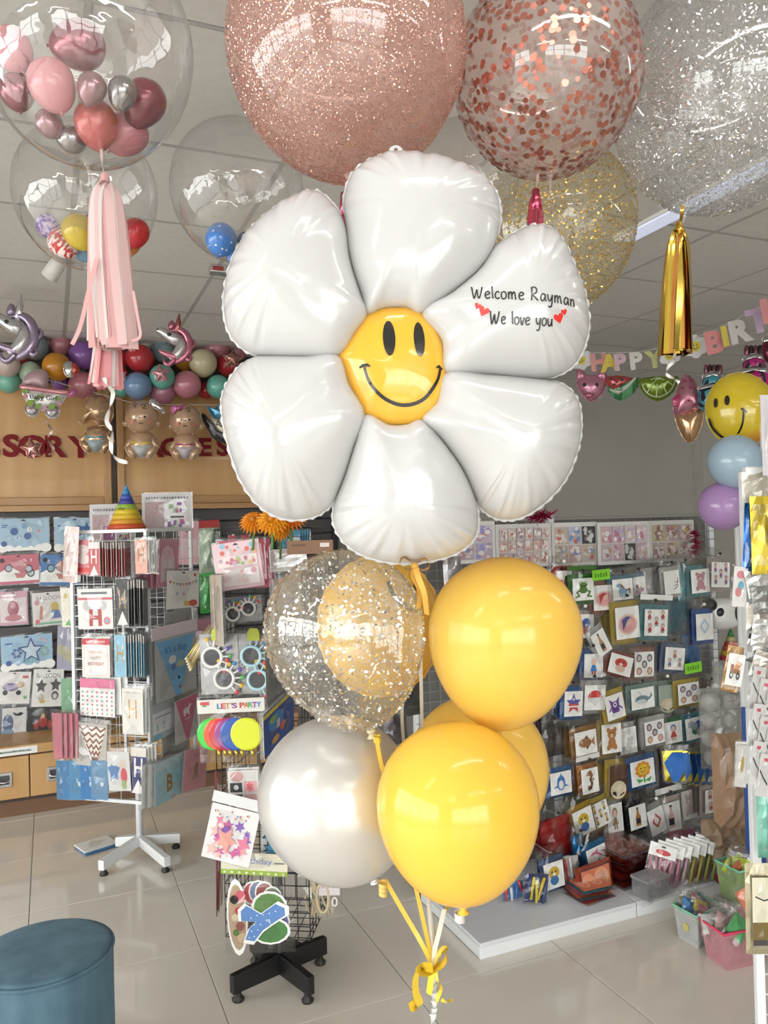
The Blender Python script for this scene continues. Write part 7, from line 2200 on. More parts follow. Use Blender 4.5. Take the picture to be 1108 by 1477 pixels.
# unicorns
def unicorn(label, v, S, body, mane, horn, dx=0., dy=0., flip=False):
    P = PF(on_v(255 + dx, 497 + dy, v), V((-.2, -1, 0)))
    t = thing('unicorn_foil_balloon', label, 'balloon', P.M)
    ZU = (P.p - EYE).dot(FWD)
    g = lambda l: [(255 + dx + (x - 255) * (-S if flip else S), 497 + dy + (y - 497) * S) for x, y in l]
    ft = lambda nm, pts, rr, m_, z: MB().tube([(*P.loc(*q), z) for q in catmull(g(pts), 26, False)], [r * S * ZU / F_PX for r in catmull([(r, 0) for r in rr], 26, False) for r in (r[0],)], 10).build(nm, m_, t, None, True)
    ft('mane', [(248, 478), (258, 477), (268, 484), (273, 497), (270, 510), (260, 520), (248, 524)], [2, 5, 6, 6, 6.5, 5, 2], mane, .012)
    ft('mane_curl', [(270, 500), (277, 502), (281, 496), (279, 490)], [3, 3, 2.4, .8], mane, .012)
    ft('mane_curl', [(266, 514), (272, 520), (276, 517), (273, 512)], [3, 3, 2.2, .8], mane, .016)
    ft('neck', [(258, 488), (262, 500), (256, 512), (244, 517)], [6, 8, 8, 5], body, .012)
    ft('head', [(227, 478), (234, 480), (244, 486), (253, 491), (259, 495)], [3.6, 6, 7.5, 9, 7], body, .024)
    ft('chest_curl', [(254, 516), (243, 513), (234, 509), (229, 506)], [5, 4.5, 3, .8], mane, .02)
    ft('chest_curl', [(252, 520), (244, 527), (238, 524), (236, 518)], [4, 3.5, 2.5, .8], mane, .02)
    foil_piece(t, 'ear', P, g([(243, 474), (246, 465), (251, 466), (252, 474), (247, 477)]), .012, mane, z=.02, n=24)
    foil_piece(t, 'horn', P, g([(252, 479), (257, 458), (260, 456), (260, 478)]), .010, horn, z=.022, n=24)
    e = g([(245, 486)])[0]
    foil_piece(t, 'eye', P, ell(e[0], e[1], 2.4, 2.2), .004, ink, z=.024 + 7.6 * S * ZU / F_PX, n=16)
    e = g([(229, 478)])[0]
    foil_piece(t, 'nostril', P, ell(e[0], e[1], 1., 1.), .003, ink, z=.024 + 3.8 * S * ZU / F_PX, n=12)
    return t
unicorn('pink maned unicorn foil balloon on the garland', 4.05, 1.0, foil((.55, .53, .54), .22, .7), foil((.50, .17, .24), .2, .7), foil((.35, .12, .13), .2, .7))
unicorn('silver unicorn foil balloon with lilac mane at the left edge', 3.95, 1.3, foil((.50, .49, .50), .22, .7), foil((.30, .24, .34), .25, .7), foil((.6, .58, .6), .15), -228, -14)
# babies
def baby(label, hx, hy, hr, v, diaper, trim, bow=None, creased=False):
    P = PF(on_v(hx, hy, v), V((-.25, -1, 0)))
    t = thing('baby_foil_balloon', label, 'balloon', P.M)
    k = hr / 24.
    sk = mat((.50, .33, .21), .2, .25, .5)
    if creased:
        sk = foil((.50, .33, .20), .18, .6)
    g = lambda l: [(hx + x * k, hy + y * k) for x, y in l]
    hd_ = foil_piece(t, 'head', P, g(ell(0, 0, 24, 23, 0, 24)) if not creased else g([(-16, -18), (2, -24), (18, -16), (24, -2), (20, 14), (6, 20), (-6, 12), (-20, 18), (-26, 12), (-14, 2)]), .085 * k, sk, z=.01, wr=.004 if not creased else .02)
    for s in (-1, 1):
        if not creased:
            foil_piece(hd_, 'ear', P, g(ell(s * 23, 9, 4, 4)), .015, sk, n=16)
    foil_piece(t, 'torso', P, g([(-12, 22), (12, 22), (18, 38), (14, 52), (-14, 52), (-18, 38)]), .06 * k, sk, wr=.003 if not creased else .012)
    for s in (-1, 1):
        foil_piece(t, 'arm', P, g([(s * 12, 28), (s * 20, 34), (s * 25, 42), (s * 22, 46), (s * 15, 42)]), .02 * k, sk, n=24, z=.01)
        foil_piece(t, 'leg', P, g([(s * 8, 46), (s * 20, 42), (s * 22, 50), (s * 12, 60), (s * 7, 57)]), .028 * k, sk, n=24, z=.025)
    foil_piece(t, 'diaper', P, g([(-15, 38), (15, 38), (12, 50), (4, 57), (-4, 57), (-12, 50)]), .058 * k, diaper, z=.008)
    foil_piece(t, 'diaper_trim', P, g([(-16, 35), (0, 37), (16, 35), (15, 40), (0, 42), (-15, 40)]), .06 * k, trim, n=32, z=.004)
    if not creased:
        z0 = lambda x, y: .095 * k * max(0, 1 - (math.hypot(*[(x), (y)]) / (.105 * k)) ** 2) ** .6 + .012
        for s in (-6, 6):
            decal('eye', P.pts(g(ell(s + 2, 3, 1.4, 1.7, 0, 10))), z0, ink, hd_, .004)
        cheek = mat((.5, .2, .14), .3)
        for s in (-11, 13):
            decal('cheek', P.pts(g(ell(s, 10, 3.4, 3, 0, 12))), z0, cheek, hd_, .003)
        ribbon_decal('face_lines', [P.pts(g([(-3 + 2, 13), (2, 11.5), (5, 13)])), P.pts(g([(0, 5), (2, 3.5), (4, 5)])), P.pts(g(catmull([(-10, -14), (-6, -17), (-5, -13), (-8, -12), (-4, -10)], 12, False))), P.pts(g(catmull([(2, -12), (6, -16), (8, -12), (5, -9), (10, -9)], 12, False)))], .004, z0, ink, hd_, .005)
        if bow:
            foil_piece(hd_, 'hair_bow', P, g([(-20, -16), (-14, -20), (-10, -16), (-4, -21), (-2, -12), (-10, -12), (-17, -6)]), .03, bow, z=.055, n=32)
    return t
sd = mat((.45, .46, .46), .35)
baby('baby boy foil balloon with a grey diaper and yellow trim', 205, 602, 24, 4.80, sd, mat((.6, .45, .05), .3))
baby('baby girl foil balloon with a pink hair bow', 268, 606, 23, 4.80, mat((.45, .40, .44), .35), mat((.35, .05, .14), .3), mat((.5, .14, .3), .3))
baby('creased gold skinned baby foil balloon turned away, blue trim', 140, 594, 24, 4.80, mat((.30, .36, .38), .3), mat((.05, .25, .36), .3), None, True)
# baby carriage
P = PF(on_v(64, 572, 4.78), V((-.2, -1, 0)))
t = thing('carriage_foil_balloon', 'baby carriage foil balloon lettered Baby Girl with green dots', 'balloon', P.M)
pkf = mat((.52, .22, .25), .22, .35, .4)
foil_piece(t, 'hood', P, [(33, 555), (36, 544), (46, 536), (60, 533), (67, 537), (69, 548), (66, 560), (50, 558)], .03, mat((.44, .30, .32), .3, .2, .3))
bd = foil_piece(t, 'carriage_body', P, [(33, 561), (50, 561), (72, 565), (96, 566), (92, 578), (82, 588), (66, 592), (48, 587), (37, 576)], .034, mat((.60, .58, .57), .22, .25, .4), z=.004)
foil_piece(t, 'rim', P, [(32, 556), (50, 558), (75, 562), (97, 564), (97, 570), (75, 569), (50, 565), (33, 562)], .016, pkf, z=.028, n=40)
foil_piece(t, 'handle', P, [(95, 566), (104, 561), (110, 564), (108, 570), (101, 573), (96, 571)], .016, mat((.5, .14, .3), .2, .3, .4), n=28)
zc = lambda x, y: .034 * max(0, 1 - (abs(x / .14) ** 2 + (abs(y) / .075) ** 2)) ** .5 + .008
gd, pd_ = mat((.18, .30, .03), .3), mat((.5, .22, .3), .3)
bl_ = P.loc(64, 576)
zd = lambda x, y: .036
for (x, y, r, m_) in ((39, 566, 4, gd), (46, 583, 5, gd), (57, 588, 4, gd), (77, 588, 4.5, gd), (85, 576, 3.5, gd), (62, 573, 3, gd), (40, 573, 3.5, pd_), (67, 590, 3, pd_), (88, 584, 3, pd_), (55, 577, 3.5, gd)):
    decal('printed_dot', P.pts(ell(x, y, r, r, 0, 12)), zd, m_, bd, .0015)
a = Art().text('Baby Girl', 0, 0, .036, (.03, .03, .03), .02)
q = P.loc(65, 576)
a.build('printed_text', bd, 1, 1, .0395, T((q[0], q[1], 0)) @ Matrix.Rotation(R_(-5), 4, 'Z'))
for (x, y) in ((47, 591), (76, 594)):
    wl = foil_piece(t, 'wheel', P, ell(x, y, 10, 10), .02, mat((.52, .51, .51), .25, .3, .4), z=.006, n=28)
    o = P.loc(x, y)
    MB().tube([(o[0] + .03 * math.cos(2 * PI * k / 16), o[1] + .03 * math.sin(2 * PI * k / 16), .030) for k in range(17)], .0022, 5, False).build('wheel_ring', mat((.05, .03, .05), .4), wl)
    b = MB()
    for k in range(6):
        b.tube([(o[0], o[1], .031), (o[0] + .03 * math.cos(PI * k / 3), o[1] + .03 * math.sin(PI * k / 3), .030)], .0018, 4)
    b.build('spokes', mat((.35, .12, .18), .4), wl)
tag(rib(None, 'curled_ribbon', [on_v(66, 606, 4.85), on_v(70, 613, 4.83), on_v(75, 621, 4.85), on_v(69, 632, 4.87), on_v(74, 642, 4.85), on_v(78, 650, 4.83), on_v(70, 656, 4.84)], .008, mat((.5, .38, .34), .3, .2, .2), 1.4, CR), 'pink curled ribbon below the baby carriage foil', 'ribbon')
# blue boat-like carriage, partly behind the daisy
P = PF(on_v(325, 608, 4.80), V((-.2, -1, 0)))
t = thing('carriage_foil_balloon', 'blue and black baby carriage foil peeking out beside the daisy', 'balloon', P.M)
foil_piece(t, 'blue_hood', P, [(299, 586), (308, 590), (316, 585), (334, 586), (340, 600), (332, 612), (318, 606), (306, 600)], .03, foil((.08, .28, .45), .2, .5))
foil_piece(t, 'cream_body', P, [(304, 604), (318, 606), (340, 612), (346, 630), (330, 634), (314, 624)], .028, mat((.52, .47, .36), .25, .2, .4), z=.006)
foil_piece(t, 'black_base', P, [(291, 600), (296, 598), (304, 612), (318, 624), (340, 634), (344, 644), (326, 640), (308, 632), (298, 616)], .022, mat((.03, .025, .03), .25, .2, .4), z=.014)
q = P.loc(322, 616)
Art().text('baby', 0, 0, .045, (.03, .03, .03), .01).build('printed_text', t, 1, 1, .042, T((q[0], q[1], 0)) @ Matrix.Rotation(R_(-28), 4, 'Z'))
P = PF(on_v(228, 585, 4.74), V((-.2, -1, 0)))
t = thing('silver_foil_balloon', 'small twisted silver foil between the two baby balloons', 'balloon', P.M)
foil_piece(t, 'foil_skin', P, [(216, 578), (222, 576), (230, 584), (238, 592), (234, 595), (226, 590), (218, 586)], .02, foil((.6, .6, .6), .12))
MB().box(-.004, -.006, -.001, .004, .004, .001).build('filling_tab', foil((.6, .6, .6), .12), t, T((*P.loc(236, 595), 0)))
# clear line the foils hang on
tag(MB().tube([on_v(x, 551 + (x - 80) * .27 if x < 200 else 583 + (x - 200) * .01, 4.86) for x in range(60, 345, 12)], .0022, 5).build('hanging_line', mat((.6, .58, .55), .3), smooth=True), 'clear line the foil balloons hang from under the garland', 'string')
# wall camera and ceiling spots
t = thing('security_camera', 'white security camera bracket on the wall above the orange balloon', 'camera', frame(on_v(98, 472, 5.1), V((-.3, -1, -.3))))
cmw = mat((.62, .60, .57), .4)
MB().lathe([(.045, .0), (.05, .02), (.045, .05), (.02, .06)], 18, T((-.055, .07, 0))).build('base_plate', cmw, t, None, True)
MB().tube([(-.045, .06, .03), (-.01, .0, .03), (.01, -.03, .03)], .014, 8).build('bracket_arm', cmw, t, None, True)
bevel(MB().box(-.03, -.085, 0, .065, -.005, .07, Matrix.Rotation(-.35, 4, 'Z')).build('camera_body', cmw, t), .008)
def spot(label, px, py, z=CH):
    p = on_z(px, py, z - .04)
    t = thing('ceiling_spot', label, 'ceiling light', T((p.x, p.y, CH)))
    MB().lathe([(.03, 0), (.03, -.012), (.008, -.014), (.008, -.035)], 16).build('mount', cmw, t, None, True)
    M_ = T((0, 0, -.06)) @ Matrix.Rotation(.7, 4, 'X') @ Matrix.Rotation(.5, 4, 'Y')
    MB().lathe([(.0001, .05), (.026, .045), (.032, 0), (.034, -.05), (.026, -.052), (.024, -.02), (.0001, -.018)], 18, M_).build('lamp_head', cmw, t, None, True)
spot('small white ceiling spot behind the yellow mini balloon', 80, 378)
p = on_z(320, 384, CH)
t = thing('ceiling_fixture', 'small chrome ceiling fixture under the blue dotted balloon', 'ceiling light', T((p.x, p.y, CH)))
bevel(MB().box(-.055, -.03, -.035, .055, .03, 0).build('housing', CHROME, t), .004)
MB().box(-.045, -.034, -.03, .0, -.030, -.012).build('red_lens', mat((.3, .04, .04), .3), t)

# ================================================================== HAPPY BIRTHDAY BANNER
ban = thing('birthday_banner', 'pastel letter banner reading HAPPY BIRTHDAY with daisies under the ceiling', 'banner', T(W(950, 500, 4.4)))
Mi = ban.matrix_basis.inverted()
pl = [(864, 522, 28, 'H', (.60, .27, .25), 4.75), (879, 523, 28, 'A', (.60, .47, .06), 4.7), (895, 522, 27, 'P', (.52, .36, .42), 4.65), (918, 520, 28, 'P', (.56, .54, .49), 4.6), (944, 518, 28, 'Y', (.48, .48, .20), 4.55),
      (1031, 493, 37, 'B', (.55, .20, .20), 4.1), (1046, 485, 33, 'I', (.58, .46, .06), 4.05), (1069, 477, 38, 'R', (.50, .47, .44), 4.0), (1094, 462, 40, 'T', (.44, .32, .46), 3.9), (1116, 446, 40, 'H', (.55, .22, .22), 3.8)]
for (x, y, h, ch, c, Z) in pl:
    vs, fs, wd = text_mesh(ch, .055)
    H_ = h * Z / F_PX
    m_ = mat(c, .5)
    o = obj('banner_letter', MB().add([(q[0] * H_ * .92, q[1] * H_ * .92, 0) for q in vs], fs).mesh('banner_letter', m_), ban, Mi @ frame(W(x, y, Z), face_cam(W(x, y, Z)), R_(4 if x < 960 else 8)))
    s = o.modifiers.new('solid', 'SOLIDIFY')
    s.thickness = .004
for (x, y, r, Z) in ((838, 519, 16, 4.8), (966, 513, 15, 4.45), (1003, 500, 17, 4.25)):
    R0 = r * Z / F_PX
    b = MB()
    pts = []
    for k in range(48):
        a_ = 2 * PI * k / 48
        rr = R0 * (.82 + .2 * abs(math.cos(3 * a_)))
        pts.append((rr * math.sin(a_), rr * math.cos(a_)))
    o = MB().prism(pts, 0, .003).build('banner_daisy', mat((.62, .60, .60), .5), ban, Mi @ frame(W(x, y, Z), face_cam(W(x, y, Z)), R_(6)))
    a = Art().circ(0, 0, R0 * .45, (.62, .50, .06), n=20).circ(-R0 * .13, R0 * .12, R0 * .045, K, R0 * .08, 8).circ(R0 * .13, R0 * .12, R0 * .045, K, R0 * .08, 8).line([(-R0 * .22, -R0 * .06), (-R0 * .1, -R0 * .2), (R0 * .1, -R0 * .2), (R0 * .22, -R0 * .06)], R0 * .06, K)
    a.build('printed_face', o, 1, 1, .0033)
MB().tube([Mi @ W(*q) for q in ((825, 508, 4.85), (864, 509, 4.75), (918, 508, 4.6), (966, 500, 4.45), (1003, 487, 4.25), (1046, 470, 4.05), (1094, 443, 3.9), (1130, 425, 3.8))], .002, 5).build('banner_string', mat((.6, .58, .55), .4), ban, None, True)

# ================================================================== FOIL FRUITS ETC. ON THE RIGHT
def ff(label, name, cx_, cy_, Z):
    P = PF(W(cx_, cy_, Z), face_cam(W(cx_, cy_, Z)))
    return thing(name, label, 'balloon', P.M), P
t, P = ff('pink pig foil balloon beside the watermelon foil', 'pig_foil_balloon', 853, 558, 4.75)
pg = foil((.48, .20, .29), .25, .4)
foil_piece(t, 'head', P, [(834, 548), (846, 542), (862, 542), (874, 549), (872, 562), (864, 573), (852, 579), (842, 572), (834, 560)], .05, pg)
for l in ([(833, 548), (832, 534), (842, 536), (844, 546)], [(862, 544), (866, 534), (874, 536), (874, 549)]):
    foil_piece(t, 'ear', P, l, .015, pg, n=24, z=.01)
foil_piece(t, 'snout', P, ell(850, 572, 7, 5), .02, foil((.42, .14, .22), .25, .4), n=24, z=.04)
for x in (843, 861):
    foil_piece(t, 'eye', P, ell(x, 557, 1.8, 2), .004, ink, n=12, z=.05)
t, P = ff('watermelon slice foil balloon with red flesh and green rind', 'watermelon_foil_balloon', 899, 561, 4.7)
foil_piece(t, 'rind', P, [(874, 546), (896, 549), (922, 545), (920, 558), (908, 572), (894, 577), (882, 570), (875, 558)], .045, noise_mat((.03, .16, .06), (.12, .34, .16), (40, 4, 4), .2, 2, .4, sharp=(.45, .55)))
foil_piece(t, 'flesh', P, [(874, 545), (893, 543), (913, 547), (905, 557), (893, 566), (881, 562), (875, 553)], .04, mat((.40, .06, .05), .25, .3, .4), z=.014)
b = MB()
foil_piece(t, 'white_edge', P, [(914, 547), (917, 548), (908, 559), (894, 569), (882, 565), (880, 563), (894, 566), (906, 557)], .018, mat((.6, .6, .5), .3, .1), P and (897, 566.5), z=.034, n=40)
for (x, y) in ((882, 549), (890, 553), (898, 550), (886, 557), (896, 558)):
    foil_piece(t, 'seed', P, ell(x, y, 1, 1.5), .003, ink, n=10, z=.053)
t, P = ff('lime slice foil balloon with pale segment lines', 'lime_foil_balloon', 950, 561, 4.6)
lm = foil((.16, .24, .015), .22, .35)
foil_piece(t, 'foil_skin', P, [(922, 548), (940, 544), (960, 543), (978, 544), (975, 558), (966, 570), (950, 578), (934, 572), (924, 560)], .05, lm)
zz = lambda x, y: .05 * max(0, 1 - ((x / .118) ** 2 + ((y - .0) / .075) ** 2)) ** .55
ribbon_decal('printed_segments', [P.pts([(949, 546), (941, 556), (934, 568)]), P.pts([(949, 546), (948, 560), (947, 574)]), P.pts([(950, 546), (957, 558), (962, 570)]), P.pts([(951, 546), (963, 552), (972, 558)]), P.pts([(948, 546), (936, 550), (927, 558)]), P.pts(catmull([(926, 549), (928, 560), (936, 570), (950, 574), (964, 568), (972, 557), (974, 547)], 24, False))], .006, lambda x, y: zz(x, y) + .004, mat((.5, .55, .35), .3), t, .002)
t, P = ff('ice cream cone foil balloon, pink top over a gold cone', 'ice_cream_foil_balloon', 993, 590, 4.4)
foil_piece(t, 'cone', P, [(974, 596), (990, 594), (1012, 586), (1014, 604), (1008, 625), (998, 638), (988, 634), (978, 616)], .05, foil((.58, .36, .20), .2, .75))
foil_piece(t, 'ice_cream', P, [(990, 541), (998, 545), (1007, 560), (1014, 580), (1012, 592), (1000, 594), (986, 600), (973, 599), (972, 580), (978, 560), (984, 546)], .055, foil((.48, .20, .26), .22, .55), z=.006)
foil_piece(t, 'sauce', P, [(972, 576), (982, 570), (990, 574), (988, 584), (978, 588), (972, 586)], .006, mat((.36, .03, .10), .3, .2, .4), z=.046, n=28)
for (x, y) in ((988, 552), (996, 562), (1004, 574), (984, 562), (998, 552), (1004, 586), (994, 580)):
    foil_piece(t, 'sprinkle', P, ell(x, y, 1.3, 1.3), .004, mat((.25, .02, .08), .3), n=8, z=.058)
def cakef(label, cx_, cy_, Z, s, c1):
    t, P = ff(label, 'cake_foil_balloon', cx_, cy_, Z)
    g = lambda l: [(cx_ + x * s, cy_ + y * s) for x, y in l]
    st = noise_mat(c1, (.015, .015, .02), (14, 14, 60), .22, 1, .4, sharp=(.49, .52))
    foil_piece(t, 'lower_tier', P, g([(-20, 8), (0, 4), (20, 6), (22, 22), (20, 40), (-18, 40), (-22, 22)]), .05, st)
    foil_piece(t, 'upper_tier', P, g([(-13, -10), (0, -14), (13, -12), (14, 6), (0, 10), (-14, 8)]), .045, st, z=.006)
    foil_piece(t, 'icing', P, g([(-14, -12), (0, -17), (14, -14), (15, -8), (0, -9), (-14, -6)]), .03, foil((.55, .55, .56), .15), z=.025, n=32)
    foil_piece(t, 'icing', P, g([(-20, 6), (0, 0), (20, 4), (21, 10), (0, 8), (-21, 12)]), .03, foil((.55, .55, .56), .15), z=.022, n=32)
    for i, x in enumerate((-10, -4, 2, 8, 12)):
        foil_piece(t, 'candle', P, g([(x - 2.4, -13), (x - 3, -26), (x, -29), (x + 3, -26), (x + 2.4, -13)]), .012, BLACKM if i % 2 else foil((.25, .08, .1), .2, .6), n=20)
cakef('blue striped cake foil balloon behind the smiley face', 1028, 553, 4.3, .92, (.05, .26, .33))
cakef('magenta striped cake foil balloon above the smiley face', 1088, 529, 4.1, 1.05, (.42, .02, .16))
t, P = ff('dark red foil scrap at the right edge beside the banner', 'foil_scrap', 1106, 508, 3.9)
foil_piece(t, 'foil_skin', P, [(1101, 494), (1112, 492), (1118, 505), (1114, 524), (1104, 520), (1100, 508)], .03, foil((.14, .01, .04), .2, .6))
foil_piece(t, 'filling_tab', P, [(1100, 488), (1108, 486), (1110, 494), (1102, 496)], .01, foil((.55, .55, .55), .2), n=20)
# smiley and two latex balloons
t, P = ff('round yellow smiley foil balloon with orange shading at the right edge', 'smiley_foil_balloon', 1068, 591, 3.35)
syc = noise_mat((.62, .46, .02), (.62, .22, .01), (3, 3, 3), .18, 1, .5, sharp=(.60, .72))
foil_piece(t, 'foil_skin', P, ell(1068, 591, 50, 53), .085, syc, n=64, rings=10, wr=.004)
RR = 51 * 3.35 / F_PX
zs = lambda x, y: .085 * max(0, 1 - (math.hypot(x, y) / RR) ** 2.1) ** .65
decal('eye', P.pts(ell(1033, 584, 2.8, 7)), zs, ink, t, .002)
decal('eye', P.pts(ell(1049.5, 581, 3.8, 7.2)), zs, ink, t, .002)
ribbon_decal('mouth', [P.pts(catmull([(1023, 605), (1028, 618), (1037, 628), (1047, 633), (1060, 632), (1068, 622), (1072, 610), (1073, 595)], 30, False)), P.pts([(1069, 593), (1073, 594), (1077, 598)])], .008, zs, ink, t, .002)
latex('latex_balloon', 'pale blue latex balloon under the smiley at the right edge', 'balloon', W(1061, 666, 3.2), 39 * 3.2 / F_PX, mat((.42, .56, .68), .15, 0, .35, .5, .15), V((.5, .2, -.8)), .05)
latex('latex_balloon', 'lilac latex balloon lowest in the column at the right edge', 'balloon', W(1044, 730, 3.25), 35.5 * 3.25 / F_PX, mat((.46, .28, .56), .15, 0, .35, .5, .15), V((1, .2, -.1)), .14)
pb = W(1068, 700, 3.32)
t = thing('balloon_pole', 'slim white pole carrying the smiley balloon column', 'pole', T((pb.x + .08, pb.y + .1, 0)))
MB().lathe([(.14, 0), (.14, .015), (.012, .02), (.012, 1.9), (.0001, 1.9)], 20).build('pole', WHITEM, t, None, True)
MB().lathe([(.02, 1.88), (.025, 1.9), (.02, 1.93), (.0001, 1.93)], 14).build('pole_cap', WHITEM, t, None, True)

# ================================================================== WHITE RACK AT THE RIGHT EDGE
RZ = 2.05
n3 = V((-.85, -.52, 0)).normalized()
topc = W(1073, 680, RZ)
botc = W(1096, 1430, RZ)
rx = V(((topc.x + botc.x) / 2, (topc.y + botc.y) / 2, 0))
RT = topc.z
# leaning front frame: one near post, top rail running away to the right
sd3 = UP.cross(n3).normalized()
rr_ = thing('grid_rack', 'white grid rack with hanging foil packs at the right edge', 'display rack', T((rx.x, rx.y, 0)))
Mi = rr_.matrix_basis.inverted()
ex = V((CR.x, CR.y, 0)).normalized()
far = ex * .5
def bar(name, p, q, s):
    d = (q - p).normalized()
    x = V((FWD.x, FWD.y, 0)).normalized()
    x = (x - d * x.dot(d)).normalized()
    y = d.cross(x)
    vs = [Mi @ (e + x * sx * s + y * sy * s) for e in (p, q) for sx, sy in ((-1, -1), (1, -1), (1, 1), (-1, 1))]
    return bevel(MB().add(vs, [(3, 2, 1, 0), (4, 5, 6, 7)] + [(i, (i + 1) % 4, 4 + (i + 1) % 4, 4 + i) for i in range(4)]).build(name, WHITEM, rr_), .003)
p0, p1 = V((topc.x, topc.y, RT)), V((W(1097, 1477, RZ).x, W(1097, 1477, RZ).y, 0.0))
lean = (p1 - p0)
bar('post', p0, p0 + lean, .011)
bar('post', p0 + far, p0 + far + lean, .011)
bar('rail', p0, p0 + far, .011)
bar('rail', p0 + lean * .93, p0 + far + lean * .93, .011)
bar('foot_bar', p0 + lean + UP * .012 - FWD * .22, p0 + lean + UP * .012 + FWD * .22, .011)
bar('foot_bar', p0 + lean + far + UP * .012 - FWD * .22, p0 + lean + far + UP * .012 + FWD * .22, .011)
b = MB()
for k in range(1, 30):
    s = k / 32
    b.tube([Mi @ (p0 + lean * s), Mi @ (p0 + far + lean * s)], .0025, 5)
for k in range(1, 9):
    e = p0 + far * (k / 9)
    b.tube([Mi @ e, Mi @ (e + lean * .93)], .0025, 5)
b.build('wire_grid', WHITEM, rr_)
RP = PF(p0 + lean * .3 + ex * .1 - FWD * .05, TOCAM)
RG = 'packs on the right edge rack'
pack('gold foil pack with a black curl print on the right rack', 'packet', RP, 1106, 772, 30, 84, 0, (.60, .45, .03), None, .03, RG, None, 'foil_balloon_pack', (1.2, 1.05))
pack('shiny blue foil pack beside the gold one on the right rack', 'packet', RP, 1086, 778, 16, 78, -4, (.01, .13, .50), None, .01, RG, None, 'foil_balloon_pack', (1.2, 1.05))
pack('white printed sheet standing on top of the right rack', 'sheet', RP, 1107, 628, 18, 116, 0, None, Art().rect(-.5, -.5, .5, .5, (.60, .58, .62)), .0, RG, None, 'printed_sheet', (1.05, 1.02))
pack('cream cloth pack hanging at the top of the right rack', 'packet', RP, 1098, 705, 34, 36, 12, (.5, .46, .38), None, -.02, RG, None, 'film_pack', (1.1, 1.1), fm=.1)
for i in range(6):
    pack('crinkled silver pack on the right rack, %s from the top' % ('first', 'second', 'third', 'fourth', 'fifth', 'lowest')[i], 'packet', RP, 1098 + (i % 2) * 8, 842 + i * 24, 28, 30, 10 - 6 * i, ((.62, .62, .62), (.3, .3, .3), (.66, .62, .55))[i % 3], None, .02 + .01 * (i % 2), RG, None, 'foil_balloon_pack', (1.25, 1.2))
a = Art().rect(-.5, -.5, .5, .5, (.70, .68, .67)).circ(0, .3, .3, (.6, .2, .22), .1).circ(.05, .02, .22, (.1, .35, .5), .12).circ(-.1, -.14, .24, (.55, .2, .2), .12)
pack('long white card pack with blue and pink figures left of the right rack post', 'packet', RP, 1067, 846, 20, 58, -6, None, a, .0, RG, None, 'card_pack', (1.15, 1.05))
pack('tall white card pack with an orange toy truck left of the right rack post', 'packet', RP, 1060, 966, 24, 46, -12, (.5, .28, .08), art('truck', (.35, .15, .08), (.6, .3, .12)), .02, RG, None, 'card_pack', (1.15, 1.5), foil_shift=(0, 0), foil_k=(1.0, 1.45))
for i in range(8):
    lab = 'white pack with black strokes on the right rack, %s from the top' % ('first', 'second', 'third', 'fourth', 'fifth', 'sixth', 'seventh', 'eighth')[i]
    a = Art().rect(-.5, -.5, .5, .5, (.55, .54, .54)).line([(-.4, .1), (-.1, -.05), (.3, -.2)], .06, K).rect(-.2, .32, .1, .4, (.5, .05, .1))
    pack(lab, 'packet', RP, 1092 + (i % 3) * 10, 992 + i * 18, 18, 62, -10, None, a, .03 + .006 * i, RG, None, 'card_pack', (1.2, 1.06))
pack('stack of white picture cards hanging left of the right rack post', 'packet', PF(RP.p + FWD * .35, TOCAM), 1070, 1105, 17, 60, -8, None, Art().rect(-.5, -.5, .5, .5, (.62, .60, .58)).rect(-.3, -.3, .3, .3, (.70, .68, .66)).circ(0, .05, .14, (.45, .35, .06), .2), .0, RG, None, 'card_pack', (1.15, 1.05), behind=3, blabel='%s white picture card behind, left of the rack post', shift=.2)
pack('mint green film pack on the right rack near the floor baskets', 'packet', RP, 1107, 1190, 18, 74, 0, (.16, .46, .36), None, .02, RG, None, 'foil_balloon_pack', (1.2, 1.06), fm=.2)
a = Art().rect(-.5, -.5, .5, .5, (.68, .65, .50)).rect(-.5, -.5, .5, -.16, (.16, .11, .03)).rect(-.5, -.5, .5, -.42, (.05, .045, .04)).line([(-.4, .22), (-.1, .16), (.2, .2), (.5, .3)], .022, K)
pack('cream and brown folded foil pack low on the right rack', 'packet', RP, 1106, 1314, 42, 98, -1, (.5, .45, .3), a, .08, RG, None, 'foil_balloon_pack', (1.06, 1.25), cardc=(.5, .45, .3))
c = W(1079, 1150, 3.1)
h = W(1079, 1020, 3.1).z
t = thing('blue_board', 'narrow blue board edge standing behind the right rack', 'board', frame(V((c.x, c.y, h / 2)), TOCAM))
MB().box(-.015, -h / 2, 0, .06, h / 2, .006).build('board', mat((.015, .06, .25), .4), t)
MB().prism([(x * .012, y * .012 - h * .25) for x, y in ell(0, 0, 1, 1.2, 0, 10)], .006, .0065).build('printed_mark', mat((.2, .35, .08), .4), t)

